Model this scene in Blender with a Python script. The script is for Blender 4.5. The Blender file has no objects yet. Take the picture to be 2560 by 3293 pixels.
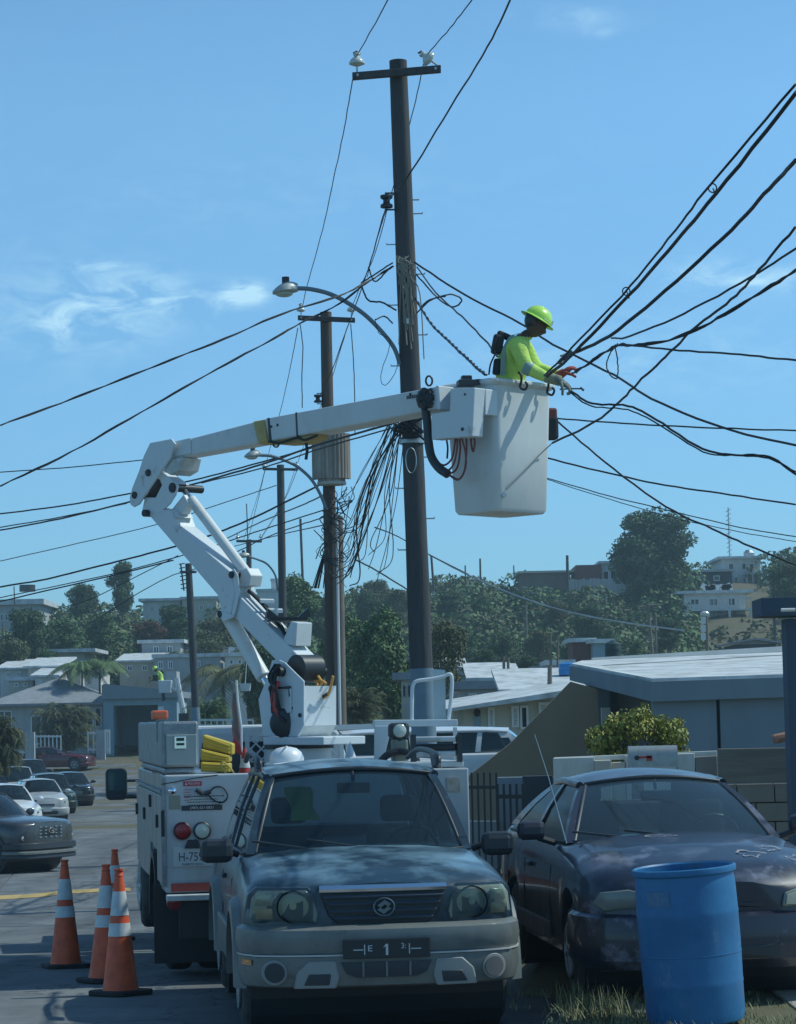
import bpy, bmesh, math, random
import numpy as np
from mathutils import Vector, Matrix
random.seed(7); rng = np.random.default_rng(7)
S = bpy.context.scene
COL = S.collection
R = math.radians
# ---------------------------------------------------------------- camera, world, sun, exposure
F = 8000.0; CX = 1280.0; CY = 1646.5; CAMZ = 1.9
PITCH = math.atan((2310 - CY) / F)
cam = bpy.data.cameras.new('camera'); camo = bpy.data.objects.new('camera', cam); COL.objects.link(camo)
cam.sensor_fit = 'VERTICAL'; cam.sensor_height = 36; cam.lens = 36 * F / 3293
cam.clip_start = .1; cam.clip_end = 3000
MR = Matrix.Rotation(R(90) + PITCH, 3, 'X') @ Matrix.Rotation(R(-1.2), 3, 'Z')
camo.matrix_world = Matrix.Translation((0, 0, CAMZ)) @ MR.to_4x4()
S.camera = camo
S.render.resolution_x = 796; S.render.resolution_y = 1024
SUN_EL = R(50); SUN_AZ = math.atan2(.97, .20)          # azimuth from +Y towards +X
w = bpy.data.worlds.new('World'); S.world = w; w.use_nodes = True
nt = w.node_tree; N = nt.nodes; L = nt.links
bg = N['Background']
sky = N.new('ShaderNodeTexSky'); sky.sky_type = 'NISHITA'; sky.sun_disc = False
sky.sun_elevation = SUN_EL; sky.sun_rotation = SUN_AZ
sky.air_density = 1.0; sky.dust_density = .15; sky.ozone_density = 3.0; sky.altitude = 1500
bg.inputs["Strength"].default_value = .15
def node(tree, t, **kw):
    n = tree.nodes.new(t)
    for k, v in kw.items():
        if k in n.inputs: n.inputs[k].default_value = v
        else: setattr(n, k, v)
    return n
tint = node(nt, 'ShaderNodeMix', data_type='RGBA', blend_type='MULTIPLY'); tint.inputs[0].default_value = 1
L.new(sky.outputs[0], tint.inputs[6])
# thin clouds, fixed to directions of the sky
tc = N.new('ShaderNodeTexCoord')
def cam_dir(px, py):
    v = MR @ Vector(((px - CX) / F, -(py - CY) / F, -1)); return v.normalized()
acc = None
def M(op, a, b=None, c=None):
    n = N.new('ShaderNodeMath'); n.operation = op
    for i, v in enumerate((a, b, c)):
        if v is None: continue
        if isinstance(v, (int, float)): n.inputs[i].default_value = v
        else: L.new(v, n.inputs[i])
    return n.outputs[0]
sep = N.new('ShaderNodeSeparateXYZ'); L.new(tc.outputs['Generated'], sep.inputs[0])
az = M('DIVIDE', sep.outputs[0], M('MAXIMUM', sep.outputs[1], .05))
el = M('DIVIDE', sep.outputs[2], M('MAXIMUM', sep.outputs[1], .05))
tr_ = M('MINIMUM', M('MAXIMUM', M('DIVIDE', sep.outputs[2], .24), 0), 1)
tg = node(nt, 'ShaderNodeMix', data_type='RGBA'); L.new(tr_, tg.inputs[0]); tg.inputs[6].default_value = (.32, .575, .79, 1); tg.inputs[7].default_value = (.84, 1.18, 1.19, 1)
tz_ = M('MINIMUM', M('MAXIMUM', M('DIVIDE', M('SUBTRACT', sep.outputs[2], .26), .4), 0), 1)
th_ = node(nt, 'ShaderNodeMix', data_type='RGBA'); L.new(tz_, th_.inputs[0]); L.new(tg.outputs[2], th_.inputs[6]); th_.inputs[7].default_value = (.66, .97, 1.0, 1)
L.new(th_.outputs[2], tint.inputs[7])
blobs = [(330, 990, 240, 95, 1.0), (480, 930, 110, 60, .6), (330, 862, 75, 24, 1.0), (790, 945, 60, 34, 2.6), (690, 975, 110, 40, 1.0), (230, 1060, 160, 45, .6),
         (2330, 875, 190, 48, .75), (2500, 900, 200, 40, .6), (1850, 55, 150, 36, .4), (1940, 105, 60, 16, .4),
         (2000, 1150, 700, 130, .35), (900, 620, 700, 120, .12), (150, 1000, 260, 200, .3)]
for (px, py, rx, ry, a) in blobs:
    d = cam_dir(px, py); u0 = d.x / d.y; v0 = d.z / d.y
    du = M('DIVIDE', M('SUBTRACT', az, u0), rx / F); dv = M('DIVIDE', M('SUBTRACT', el, v0), ry / F)
    r2 = M('ADD', M('MULTIPLY', du, du), M('MULTIPLY', dv, dv))
    g = M('MULTIPLY', M('EXPONENT', M('MULTIPLY', r2, -1.0)), a)
    acc = g if acc is None else M('ADD', acc, g)
mp = N.new('ShaderNodeMapping'); mp.inputs['Scale'].default_value = (48, 48, 120); mp.inputs['Rotation'].default_value = (0, R(-9), 0)
L.new(tc.outputs['Generated'], mp.inputs[0])
nz = node(nt, 'ShaderNodeTexNoise', Scale=1.0, Detail=7.0, Roughness=.6, Distortion=.6); L.new(mp.outputs[0], nz.inputs[0])
cl = M('MULTIPLY', acc, M('MULTIPLY', M('SUBTRACT', nz.outputs[0], .40), 4.4))
rest = M('MULTIPLY', M('SUBTRACT', nz.outputs[0], .5), .12)
cl = M('MAXIMUM', M('ADD', cl, rest), 0)
cl = M('MINIMUM', M('MULTIPLY', cl, .62), .8)
cm = node(nt, 'ShaderNodeMix', data_type='RGBA'); L.new(cl, cm.inputs[0]); L.new(tint.outputs[2], cm.inputs[6])
cm.inputs[7].default_value = (4.0, 6.3, 7.6, 1)
L.new(cm.outputs[2], bg.inputs[0])
sd = bpy.data.lights.new('sun', 'SUN'); so = bpy.data.objects.new('sun', sd); COL.objects.link(so)
sd.energy = 3.5; sd.angle = R(.5); sd.color = (.93, 1.0, .92)
SD = Vector((math.sin(SUN_AZ) * math.cos(SUN_EL), math.cos(SUN_AZ) * math.cos(SUN_EL), math.sin(SUN_EL)))
so.rotation_euler = SD.to_track_quat('Z', 'Y').to_euler(); so.location = (20, 10, 40)
S.view_settings.view_transform = 'Standard'; S.view_settings.look = 'None'; S.view_settings.exposure = -.1; S.view_settings.gamma = 1
S.view_settings.use_curve_mapping = False
S.cycles.max_bounces = 6; S.cycles.transparent_max_bounces = 16
# ---------------------------------------------------------------- geometry helpers
def P(px, py, d):
    v = cam_dir(px, py); return Vector((v.x / v.y * d, d, CAMZ + v.z / v.y * d))
GP = [(-30, 0), (15.7, 0), (50, -1.0), (89, -1.5), (115, -1.6), (140, -.7), (154, .2), (185, 1.5)]
def lerp(tab, t):
    if t <= tab[0][0]: return tab[0][1]
    for (a, b), (c, d) in zip(tab, tab[1:]):
        if t <= c: return b + (d - b) * (t - a) / (c - a)
    return tab[-1][1]
def road_z(y): return lerp(GP, y)
def road_x(y): return -1.3 - .13 * y
RH = 4.6
class MB:
    def __init__(s): s.v = []; s.f = []; s.m = []; s.mi = 0
    def add(s, vs, fs):
        o = len(s.v); s.v += [tuple(p) for p in vs]; s.f += [tuple(i + o for i in f) for f in fs]; s.m += [s.mi] * len(fs); return s
    def box(s, c, d, rot=None):
        h = [x / 2 for x in d]
        vs = [Vector((sx * h[0], sy * h[1], sz * h[2])) for sx in (-1, 1) for sy in (-1, 1) for sz in (-1, 1)]
        if rot is not None: vs = [rot @ v for v in vs]
        c = Vector(c)
        return s.add([v + c for v in vs], [(0, 1, 3, 2), (4, 6, 7, 5), (0, 4, 5, 1), (2, 3, 7, 6), (0, 2, 6, 4), (1, 5, 7, 3)])
    def b2(s, a, b): return s.box([(p + q) / 2 for p, q in zip(a, b)], [abs(q - p) for p, q in zip(a, b)])
    def tube(s, pts, r, n=8, cap=True):
        pts = [Vector(p) for p in pts]; rs = r if isinstance(r, (list, tuple)) else [r] * len(pts)
        up = None; rings = []
        for i, p in enumerate(pts):
            t = (pts[min(i + 1, len(pts) - 1)] - pts[max(i - 1, 0)]).normalized()
            if up is None:
                up = Vector((0, 0, 1)) if abs(t.z) < .9 else Vector((1, 0, 0))
            a = t.cross(up).normalized(); b = a.cross(t).normalized(); up = b
            rings.append([p + (a * math.cos(k * 2 * math.pi / n) + b * math.sin(k * 2 * math.pi / n)) * rs[i] for k in range(n)])
        vs = [q for rg in rings for q in rg]; fs = []
        for i in range(len(pts) - 1):
            for k in range(n):
                k2 = (k + 1) % n; fs.append((i * n + k, i * n + k2, (i + 1) * n + k2, (i + 1) * n + k))
        if cap: fs += [tuple(range(n))[::-1], tuple((len(pts) - 1) * n + k for k in range(n))]
        return s.add(vs, fs)
    def cyl(s, a, b, r, n=16): return s.tube([a, b], r, n)
    def prism(s, poly, ext):     # poly: 3D points of a flat outline, ext: extrusion vector
        ext = Vector(ext); n = len(poly); poly = [Vector(p) for p in poly]
        fs = [tuple(range(n)), tuple(range(2 * n - 1, n - 1, -1))]
        fs += [(i, i + n, (i + 1) % n + n, (i + 1) % n) for i in range(n)]
        return s.add(poly + [p + ext for p in poly], fs)
    def lathe(s, prof, n=24, c=(0, 0, 0), rot=None, cap=True):
        c = Vector(c); vs = []
        for (r, z) in prof:
            for k in range(n):
                p = Vector((r * math.cos(k * 2 * math.pi / n), r * math.sin(k * 2 * math.pi / n), z))
                if rot is not None: p = rot @ p
                vs.append(p + c)
        fs = []
        for i in range(len(prof) - 1):
            for k in range(n):
                k2 = (k + 1) % n; fs.append((i * n + k, i * n + k2, (i + 1) * n + k2, (i + 1) * n + k))
        if cap: fs += [tuple(range(n))[::-1], tuple((len(prof) - 1) * n + k for k in range(n))]
        return s.add(vs, fs)
    def grid(s, rows, close=False):   # rows of equal-length point lists
        n = len(rows[0]); vs = [p for r_ in rows for p in r_]; fs = []
        for i in range(len(rows) - 1):
            for k in range(n if close else n - 1):
                k2 = (k + 1) % n; fs.append((i * n + k, i * n + k2, (i + 1) * n + k2, (i + 1) * n + k))
        return s.add(vs, fs)
    def blob(s, c, rx, ry, rz, n=12, m=8, jit=0, rot=None):
        vs = []; fs = []; c = Vector(c)
        for i in range(m + 1):
            th = math.pi * i / m
            for k in range(n):
                ph = 2 * math.pi * k / n; q = 1 + random.uniform(-jit, jit)
                p = Vector((rx * math.sin(th) * math.cos(ph), ry * math.sin(th) * math.sin(ph), rz * math.cos(th))) * q
                if rot is not None: p = rot @ p
                vs.append(p + c)
        for i in range(m):
            for k in range(n):
                k2 = (k + 1) % n; fs.append((i * n + k, (i + 1) * n + k, (i + 1) * n + k2, i * n + k2))
        return s.add(vs, fs)
    def mesh(s, name):
        me = bpy.data.meshes.new(name); me.from_pydata(s.v, [], s.f); me.validate(); return me
    def build(s, name, mat, parent=None, smooth=None, bevel=0, fix=True, **kw):
        me = s.mesh(name)
        if fix:
            bm = bmesh.new(); bm.from_mesh(me); bmesh.ops.remove_doubles(bm, verts=bm.verts, dist=1e-5)
            bmesh.ops.recalc_face_normals(bm, faces=bm.faces); bm.to_mesh(me); bm.free()
        mats = mat if isinstance(mat, (list, tuple)) else [mat]
        for m in mats: me.materials.append(m)
        if len(mats) > 1 and not fix:
            me.polygons.foreach_set('material_index', s.m)
        o = bpy.data.objects.new(name, me); COL.objects.link(o)
        if parent is not None: o.parent = parent
        if smooth is not None:
            me.polygons.foreach_set('use_smooth', [True] * len(me.polygons))
            if smooth > 0: me.set_sharp_from_angle(angle=R(smooth))
        if bevel:
            b = o.modifiers.new('bevel', 'BEVEL'); b.width = bevel; b.segments = 2; b.limit_method = 'ANGLE'; b.angle_limit = R(35)
        tag(o, **kw)
        return o
def tag(o, label=None, cat=None, group=None, kind=None):
    if label: o['label'] = label
    if cat: o['category'] = cat
    if group: o['group'] = group
    if kind: o['kind'] = kind
    return o
def empty(name, loc, rz=0, label=None, cat=None, group=None, kind=None):
    o = bpy.data.objects.new(name, None); COL.objects.link(o); o.location = loc; o.rotation_euler = (0, 0, rz)
    return tag(o, label, cat, group, kind)
def kids(o): return [c for c in COL.objects if c.parent == o]
def copy_tree(o, parent=None):
    c = o.copy(); COL.objects.link(c)
    if parent is not None: c.parent = parent
    for ch in kids(o): copy_tree(ch, c)
    return c
def np_mesh(name, verts, quads, mat, parent=None, **kw):
    me = bpy.data.meshes.new(name); nv = len(verts); nf = len(quads); k = quads.shape[1]
    me.vertices.add(nv); me.vertices.foreach_set('co', verts.astype(np.float32).ravel())
    me.loops.add(nf * k); me.loops.foreach_set('vertex_index', quads.astype(np.int32).ravel())
    me.polygons.add(nf); me.polygons.foreach_set('loop_start', np.arange(0, nf * k, k, dtype=np.int32))
    me.update(calc_edges=True); me.materials.append(mat)
    o = bpy.data.objects.new(name, me); COL.objects.link(o)
    if parent is not None: o.parent = parent
    return tag(o, **kw)
def text(name, body, size, mat, parent, loc, rot, ext=.001, align='CENTER', sx=1):
    cu = bpy.data.curves.new(name, 'FONT'); cu.body = body; cu.size = size; cu.extrude = ext; cu.align_x = align; cu.align_y = 'CENTER'; cu.resolution_u = 3
    t = bpy.data.objects.new(name, cu); COL.objects.link(t)
    bpy.context.view_layer.update()
    me = bpy.data.meshes.new_from_object(t.evaluated_get(bpy.context.evaluated_depsgraph_get()))
    bpy.data.objects.remove(t); me.materials.clear(); me.materials.append(mat)
    o = bpy.data.objects.new(name, me); COL.objects.link(o); o.parent = parent; o.location = loc; o.rotation_euler = rot; o.scale = (sx, 1, 1)
    return o
def spline(pts, k=6):            # Catmull-Rom through points
    pts = [Vector(p) for p in pts]; q = [pts[0] * 2 - pts[1]] + pts + [pts[-1] * 2 - pts[-2]]; out = []
    for i in range(1, len(q) - 2):
        a, b, c, d = q[i - 1:i + 3]
        for j in range(k):
            t = j / k
            out.append(.5 * (2 * b + (c - a) * t + (2 * a - 5 * b + 4 * c - d) * t * t + (3 * b - a - 3 * c + d) * t ** 3))
    return out + [pts[-1]]
# ---------------------------------------------------------------- materials
MT = {}
def mat(name, col, rough=.7, metal=0, col2=None, scale=8, amt=.5, bump=0, bscale=None, spec=None, coat=0, stretch=None, lo=.4, hi=.62, detail=5, island=0, emit=None, obj=True):
    if name in MT: return MT[name]
    m = bpy.data.materials.new(name); m.use_nodes = True; t = m.node_tree; b = t.nodes['Principled BSDF']
    b.inputs['Base Color'].default_value = (*col, 1); b.inputs['Roughness'].default_value = rough; b.inputs['Metallic'].default_value = metal
    if spec is not None: b.inputs['Specular IOR Level'].default_value = spec
    if coat: b.inputs['Coat Weight'].default_value = coat; b.inputs['Coat Roughness'].default_value = .08
    tcn = t.nodes.new('ShaderNodeTexCoord'); mpn = t.nodes.new('ShaderNodeMapping'); t.links.new(tcn.outputs['Object'], mpn.inputs[0])
    if stretch: mpn.inputs['Scale'].default_value = stretch
    if col2 is not None:
        n = node(t, 'ShaderNodeTexNoise', Scale=float(scale), Detail=float(detail), Roughness=.62); t.links.new(mpn.outputs[0], n.inputs[0])
        r = t.nodes.new('ShaderNodeValToRGB'); r.color_ramp.elements[0].position = lo; r.color_ramp.elements[1].position = hi
        r.color_ramp.elements[0].color = (*col, 1); r.color_ramp.elements[1].color = (*[a + (c - a) * amt for a, c in zip(col, col2)], 1)
        t.links.new(n.outputs[0], r.inputs[0]); t.links.new(r.outputs[0], b.inputs['Base Color'])
        if rough > .2:
            mr = node(t, 'ShaderNodeMapRange'); mr.inputs[3].default_value = max(.05, rough - .12); mr.inputs[4].default_value = min(1, rough + .15)
            t.links.new(n.outputs[0], mr.inputs[0]); t.links.new(mr.outputs[0], b.inputs['Roughness'])
    if island:
        g = t.nodes.new('ShaderNodeNewGeometry'); r = t.nodes.new('ShaderNodeValToRGB')
        r.color_ramp.elements[0].color = (*col, 1); r.color_ramp.elements[1].color = (*col2, 1)
        t.links.new(g.outputs['Random Per Island'], r.inputs[0]); t.links.new(r.outputs[0], b.inputs['Base Color'])
    if bump:
        n2 = node(t, 'ShaderNodeTexNoise', Scale=float(bscale or scale * 4), Detail=6.0); t.links.new(mpn.outputs[0], n2.inputs[0])
        bp = node(t, 'ShaderNodeBump', Strength=bump, Distance=.02); t.links.new(n2.outputs[0], bp.inputs['Height']); t.links.new(bp.outputs[0], b.inputs['Normal'])
    if emit: b.inputs['Emission Color'].default_value = (*emit, 1); b.inputs['Emission Strength'].default_value = 1
    MT[name] = m; return m
def scuff(m, col, scale, lo, hi, stretch=(1, 1, 1), amt=1.0):
    t = m.node_tree; b = t.nodes['Principled BSDF']; s_ = b.inputs['Base Color']; tcn = t.nodes.new('ShaderNodeTexCoord'); mpn = t.nodes.new('ShaderNodeMapping'); mpn.inputs['Scale'].default_value = stretch; mpn.inputs['Location'].default_value = (3.1, 1.7, .4)
    t.links.new(tcn.outputs['Object'], mpn.inputs[0]); n = node(t, 'ShaderNodeTexNoise', Scale=float(scale), Detail=10.0, Roughness=.68); t.links.new(mpn.outputs[0], n.inputs[0])
    r = node(t, 'ShaderNodeMapRange'); r.inputs[1].default_value = lo; r.inputs[2].default_value = hi; r.inputs[4].default_value = amt; t.links.new(n.outputs[0], r.inputs[0])
    mx = node(t, 'ShaderNodeMix', data_type='RGBA'); mx.inputs[6].default_value = tuple(s_.default_value); mx.inputs[7].default_value = (*col, 1)
    if s_.links: t.links.new(s_.links[0].from_socket, mx.inputs[6])
    t.links.new(r.outputs[0], mx.inputs[0]); t.links.new(mx.outputs[2], s_); return m
def glass(name, tintc, trans=.5, rough=.03, ior=1.5, gc=.92, film=.10):
    if name in MT: return MT[name]
    m = bpy.data.materials.new(name); m.use_nodes = True; t = m.node_tree; t.nodes.remove(t.nodes['Principled BSDF']); out = t.nodes['Material Output']
    tr = t.nodes.new('ShaderNodeBsdfTransparent'); tr.inputs[0].default_value = (*[c * trans for c in tintc], 1)
    gl = t.nodes.new('ShaderNodeBsdfGlossy'); gl.inputs['Roughness'].default_value = rough; gl.inputs[0].default_value = (gc * .97, gc, gc, 1)
    df = t.nodes.new('ShaderNodeBsdfDiffuse'); df.inputs[0].default_value = (.10, .16, .2, 1)
    fr = node(t, 'ShaderNodeFresnel', IOR=ior)
    m0 = t.nodes.new('ShaderNodeMixShader'); m0.inputs[0].default_value = film; t.links.new(tr.outputs[0], m0.inputs[1]); t.links.new(df.outputs[0], m0.inputs[2])
    mx = t.nodes.new('ShaderNodeMixShader'); t.links.new(fr.outputs[0], mx.inputs[0]); t.links.new(m0.outputs[0], mx.inputs[1]); t.links.new(gl.outputs[0], mx.inputs[2])
    t.links.new(mx.outputs[0], out.inputs[0]); MT[name] = m; return m
white = mat('white_paint', (.62, .67, .69), .42, col2=(.50, .52, .50), scale=3, amt=.35, bump=.05, bscale=40, spec=.4)
whited = mat('dirty_white_paint', (.56, .60, .60), .5, col2=(.30, .29, .25), scale=5, amt=.8, lo=.5, hi=.75, bump=.08, bscale=30)
fibre = mat('white_fibreglass', (.62, .66, .66), .5, col2=(.48, .50, .47), scale=4, amt=.6, stretch=(1, 1, .35), lo=.4, hi=.8, bump=.04, bscale=20)
black = mat('black_plastic', (.024, .030, .036), .45)
rubber = mat('rubber', (.038, .042, .045), .85, col2=(.085, .085, .08), scale=12, amt=.7)
steel = mat('galvanised_steel', (.42, .46, .48), .4, .8, col2=(.25, .28, .3), scale=14)
alu = mat('tread_plate_aluminium', (.30, .33, .34), .5, .7, col2=(.19, .21, .22), scale=9, bump=.35, bscale=60)
chrome = mat('chrome', (.75, .78, .8), .12, 1)
darkmetal = mat('dark_metal', (.03, .035, .04), .5, .4)
rust = mat('rusty_steel', (.20, .09, .045), .85, col2=(.35, .25, .17), scale=14)
wireM = mat('cable_sheath', (.012, .016, .02), .6)
interior = mat('car_interior', (.025, .03, .035), .85, col2=(.05, .05, .055), scale=6)
glassD = glass('dark_car_glass', (.5, .75, .8), .35)
glassM = glass('clear_car_glass', (.85, 1, 1), .95, film=.24)
glassS = glass('dim_reflection_side_glass', (.6, .7, .7), .5, .15, 1.22, .22)  # gloss colour darkened in place of dark houses and trees it would mirror
bodyW = mat('shade_darkened_white', (.44, .48, .49), .5, col2=(.30, .31, .28), scale=3, amt=.7, lo=.45, hi=.75, stretch=(1, 1, .35), detail=9)  # white darkened to put the rear panel's shade into the colour; blotches are dirt
boomW = mat('worn_boom_paint', (.62, .67, .69), .45, col2=(.26, .22, .17), scale=5, amt=.9, lo=.60, hi=.74, bump=.08, bscale=30, detail=9)
winM = mat('window_glass', (.02, .03, .04), .12, spec=.6)
redlens = mat('red_lens', (.25, .015, .02), .25, coat=.3)
clearlens = mat('clear_lens', (.45, .52, .46), .2, coat=.4)
headM = mat('hazy_headlamp_lens', (.27, .30, .24), .3, col2=(.19, .21, .18), scale=9, coat=.3)
amber = mat('amber_lens', (.7, .25, .06), .25, coat=.3)
orange = mat('orange_plastic', (.80, .12, .035), .5, col2=(.60, .08, .03), scale=9, amt=.8)
redp = mat('red_paint', (.45, .04, .035), .5)
yellow = mat('yellow_plastic', (.60, .43, .05), .45, col2=(.42, .30, .05), scale=6)
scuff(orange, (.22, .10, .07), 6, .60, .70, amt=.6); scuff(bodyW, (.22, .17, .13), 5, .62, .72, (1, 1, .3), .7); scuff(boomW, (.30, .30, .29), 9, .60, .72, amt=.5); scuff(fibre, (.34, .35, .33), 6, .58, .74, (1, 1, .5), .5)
# ================================================================ terrain, road
K = 2560 / 1698.0                  # the overview of the photograph was 1698 px wide
def Q(fx, fy, d): return P(fx * K, fy * K, d)
RIDGE = [(-1500, 2060), (0, 2055), (500, 2040), (900, 2020), (1400, 1985), (1650, 1960), (2100, 1935), (2350, 1905), (2560, 1915), (4500, 1950)]
CLEAR = [(-20, 135, 232, 2040), (455, 705, 232, 1990), (820, 910, 217, 1985), (450, 790, 178, 2160), (165, 280, 180, 2120), (1670, 2030, 243, 1905), (2210, 2460, 250, 1890), (2190, 2420, 218, 2010), (2200, 2540, 218, 2100)]
def ss(t): t = max(0, min(1, t)); return t * t * (3 - 2 * t)
def T(x, y):
    b = road_z(y) if y < 185 else 1.5
    re = road_x(y) + RH
    if x > re - .05 and y < 75:
        h = .11 - b; b = b + h * (1 - ss((y - 36) / 30)) * ss((x - re + .05) / .12 if y < 30 else (x - re) / 3)
    elif y < 75:
        b -= .06
    if y > 150:
        px = CX + x / y * F; zr = CAMZ + (2310 - lerp(RIDGE, px)) / F * 255
        t = ss((y - 158) / 95); b = b * (1 - t) + zr * t
        if y > 265: b -= (min(y, 500) - 265) * .05
    return b
asphalt = mat('road_concrete', (.17, .18, .18), .85, col2=(.09, .10, .105), scale=1.3, amt=1, bump=.25, bscale=60, lo=.35, hi=.7, detail=8)
soilM = mat('ground_soil_grass', (.125, .105, .06), .95, col2=(.05, .075, .03), scale=.35, detail=10, lo=.38, hi=.62, bump=.3, bscale=20)
xs = np.concatenate([np.linspace(-600, -60, 28), np.linspace(-56, -14, 15), np.linspace(-12, 8, 81), np.linspace(9, 60, 35), np.linspace(70, 600, 28)])
ys = np.concatenate([np.linspace(-20, 10, 7), np.linspace(11, 40, 59), np.linspace(42, 150, 55), np.linspace(153, 300, 50), np.array([340, 400, 500, 700, 1000, 1500, 2200])])
g = MB(); g.grid([[(x * (1 if y < 300 else y / 300), y, T(x * (1 if y < 300 else y / 300), y)) for x in xs] for y in ys])
gr = g.build('ground', soilM, smooth=0, kind='structure')
road = empty('road', (0, 0, 0), kind='structure')
def roadwear(m):
    t = m.node_tree; b = t.nodes['Principled BSDF']; old = b.inputs['Base Color'].links[0].from_socket; g = t.nodes.new('ShaderNodeNewGeometry')
    mp_ = t.nodes.new('ShaderNodeMapping'); mp_.inputs['Scale'].default_value = (1.1, .09, 1); t.links.new(g.outputs['Position'], mp_.inputs[0])
    n1 = node(t, 'ShaderNodeTexNoise', Scale=1.0, Detail=6.0, Roughness=.6); t.links.new(mp_.outputs[0], n1.inputs[0])
    r1 = node(t, 'ShaderNodeMapRange'); r1.inputs[1].default_value = .35; r1.inputs[2].default_value = .62; r1.inputs[3].default_value = .62; r1.inputs[4].default_value = 1.12; t.links.new(n1.outputs[0], r1.inputs[0])
    v = node(t, 'ShaderNodeTexVoronoi', feature='DISTANCE_TO_EDGE', Scale=.42); wn = node(t, 'ShaderNodeTexNoise', Scale=2.2, Detail=4.0); t.links.new(g.outputs['Position'], wn.inputs[0])
    ad = node(t, 'ShaderNodeVectorMath', operation='ADD'); t.links.new(g.outputs['Position'], ad.inputs[0]); t.links.new(wn.outputs['Color'], ad.inputs[1]); t.links.new(ad.outputs[0], v.inputs[0])
    r2 = node(t, 'ShaderNodeMapRange'); r2.inputs[1].default_value = .004; r2.inputs[2].default_value = .012; r2.inputs[3].default_value = .45; r2.inputs[4].default_value = 1; t.links.new(v.outputs[0], r2.inputs[0])
    n3 = node(t, 'ShaderNodeTexNoise', Scale=.9, Detail=2.0); t.links.new(g.outputs['Position'], n3.inputs[0]); r3 = node(t, 'ShaderNodeMapRange'); r3.inputs[1].default_value = .66; r3.inputs[2].default_value = .74; r3.inputs[3].default_value = 1; r3.inputs[4].default_value = .6; t.links.new(n3.outputs[0], r3.inputs[0])
    a1 = node(t, 'ShaderNodeMath', operation='MULTIPLY'); t.links.new(r1.outputs[0], a1.inputs[0]); t.links.new(r2.outputs[0], a1.inputs[1]); a2 = node(t, 'ShaderNodeMath', operation='MULTIPLY'); t.links.new(a1.outputs[0], a2.inputs[0]); t.links.new(r3.outputs[0], a2.inputs[1])
    mx = node(t, 'ShaderNodeVectorMath', operation='SCALE'); t.links.new(old, mx.inputs[0]); t.links.new(a2.outputs[0], mx.inputs['Scale']); t.links.new(mx.outputs[0], b.inputs['Base Color'])
roadwear(asphalt)
jm = mat('road_joint', (.035, .035, .035), .9)
yy = 6.0; i = 0
while yy < 150:
    ln = 4.55
    y1 = min(yy + ln, 150)
    for (a, b) in ((-RH, -.012), (.012, RH)):
        m = MB(); r0 = []
        ns = 4 if yy < 60 else 2
        for j in range(ns + 1):
            y = yy + .012 + (y1 - yy - .024) * j / ns
            r0.append([(road_x(y) + a, y - .05 * a * 0, road_z(y) - .3), (road_x(y) + a, y, road_z(y) + random.uniform(-.002, .002)), (road_x(y) + b, y, road_z(y)), (road_x(y) + b, y, road_z(y) - .3)])
        m.grid(r0, close=True); m.f += []
        m.add(r0[0], [(0, 1, 2, 3)]); m.add(r0[-1], [(3, 2, 1, 0)])
        m.build('road_slab', asphalt, road)
    yy = y1
m = MB()
m.grid([[(road_x(y) + a, y, road_z(y) - .028) for a in (-RH, RH)] for y in np.linspace(6, 149.5, 60)])
m.build('joint_filler', jm, road, fix=False)
# worn yellow line across the lane
yl = mat('worn_yellow_line', (.55, .36, .10), .8, col2=(.2, .19, .16), scale=7, lo=.45, hi=.65)
m = MB(); a0 = P(0, 2893, 1); 
def ground_hit(px, py):
    lo_, hi_ = 5.0, 250.0
    for _ in range(50):
        mid = (lo_ + hi_) / 2; p = P(px, py, mid)
        if p.z > road_z(mid): lo_ = mid
        else: hi_ = mid
    return P(px, py, lo_)
top_ = [ground_hit(x, y) for x, y in ((-300, 2897), (-60, 2884), (120, 2874), (250, 2861), (420, 2856))]
bot_ = [ground_hit(x, y) for x, y in ((-300, 2915), (-60, 2898), (120, 2886), (250, 2873), (420, 2866))]
def lift(p, h=.006): return (p.x, p.y, road_z(p.y) + h)
top_ = spline(top_, 6); bot_ = spline(bot_, 6)
m.grid([[lift(p) for p in top_], [lift(p) for p in bot_]]); m.build('painted_line', yl, None, kind='structure')
# kerb, verge, driveway slabs on the right
kerbM = mat('kerb_concrete', (.27, .26, .23), .9, col2=(.13, .12, .1), scale=5, bump=.3, bscale=30)
kb = empty('kerb', (0, 0, 0), kind='structure')
y = 8.0
while y < 40:
    if y < 15.4:
        m = MB(); re0, re1 = road_x(y) + RH, road_x(y + .88) + RH
        m.prism([(re0 + .01, y, road_z(y) - .1), (re0 + .16, y, road_z(y) - .1), (re0 + .16, y, .125), (re0 + .03, y, .12)], (re1 - re0, .88, road_z(y + .9) - road_z(y) if y > 40 else 0)); m.build('kerb_stone', kerbM, kb, bevel=.015)
    y += .9
drive = empty('driveway', (0, 0, 0), kind='structure')
slabM = mat('driveway_concrete', (.42, .39, .33), .9, col2=(.24, .22, .18), scale=4, bump=.2, bscale=40)
for r_ in range(5):
    for c_ in range(4):
        x0 = 2.32 + c_ * 1.22; y0 = 13.2 + r_ * 1.6
        m = MB(); m.box((x0 + .6, y0 + .79, .075 + random.uniform(-.006, .006)), (1.2, 1.57, .10)); m.build('concrete_slab', slabM, drive, bevel=.01)
for c_ in range(0):
    for r_ in range(3):
        m = MB(); m.box((1.55 + c_ * .1 - .3, 18.0 + r_ * 1.5 + c_ * .0, .085), (1.2, 1.46, .08)) if c_ == 0 else None
        if c_ == 0: m.build('concrete_slab', slabM, drive, bevel=.01)
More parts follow.
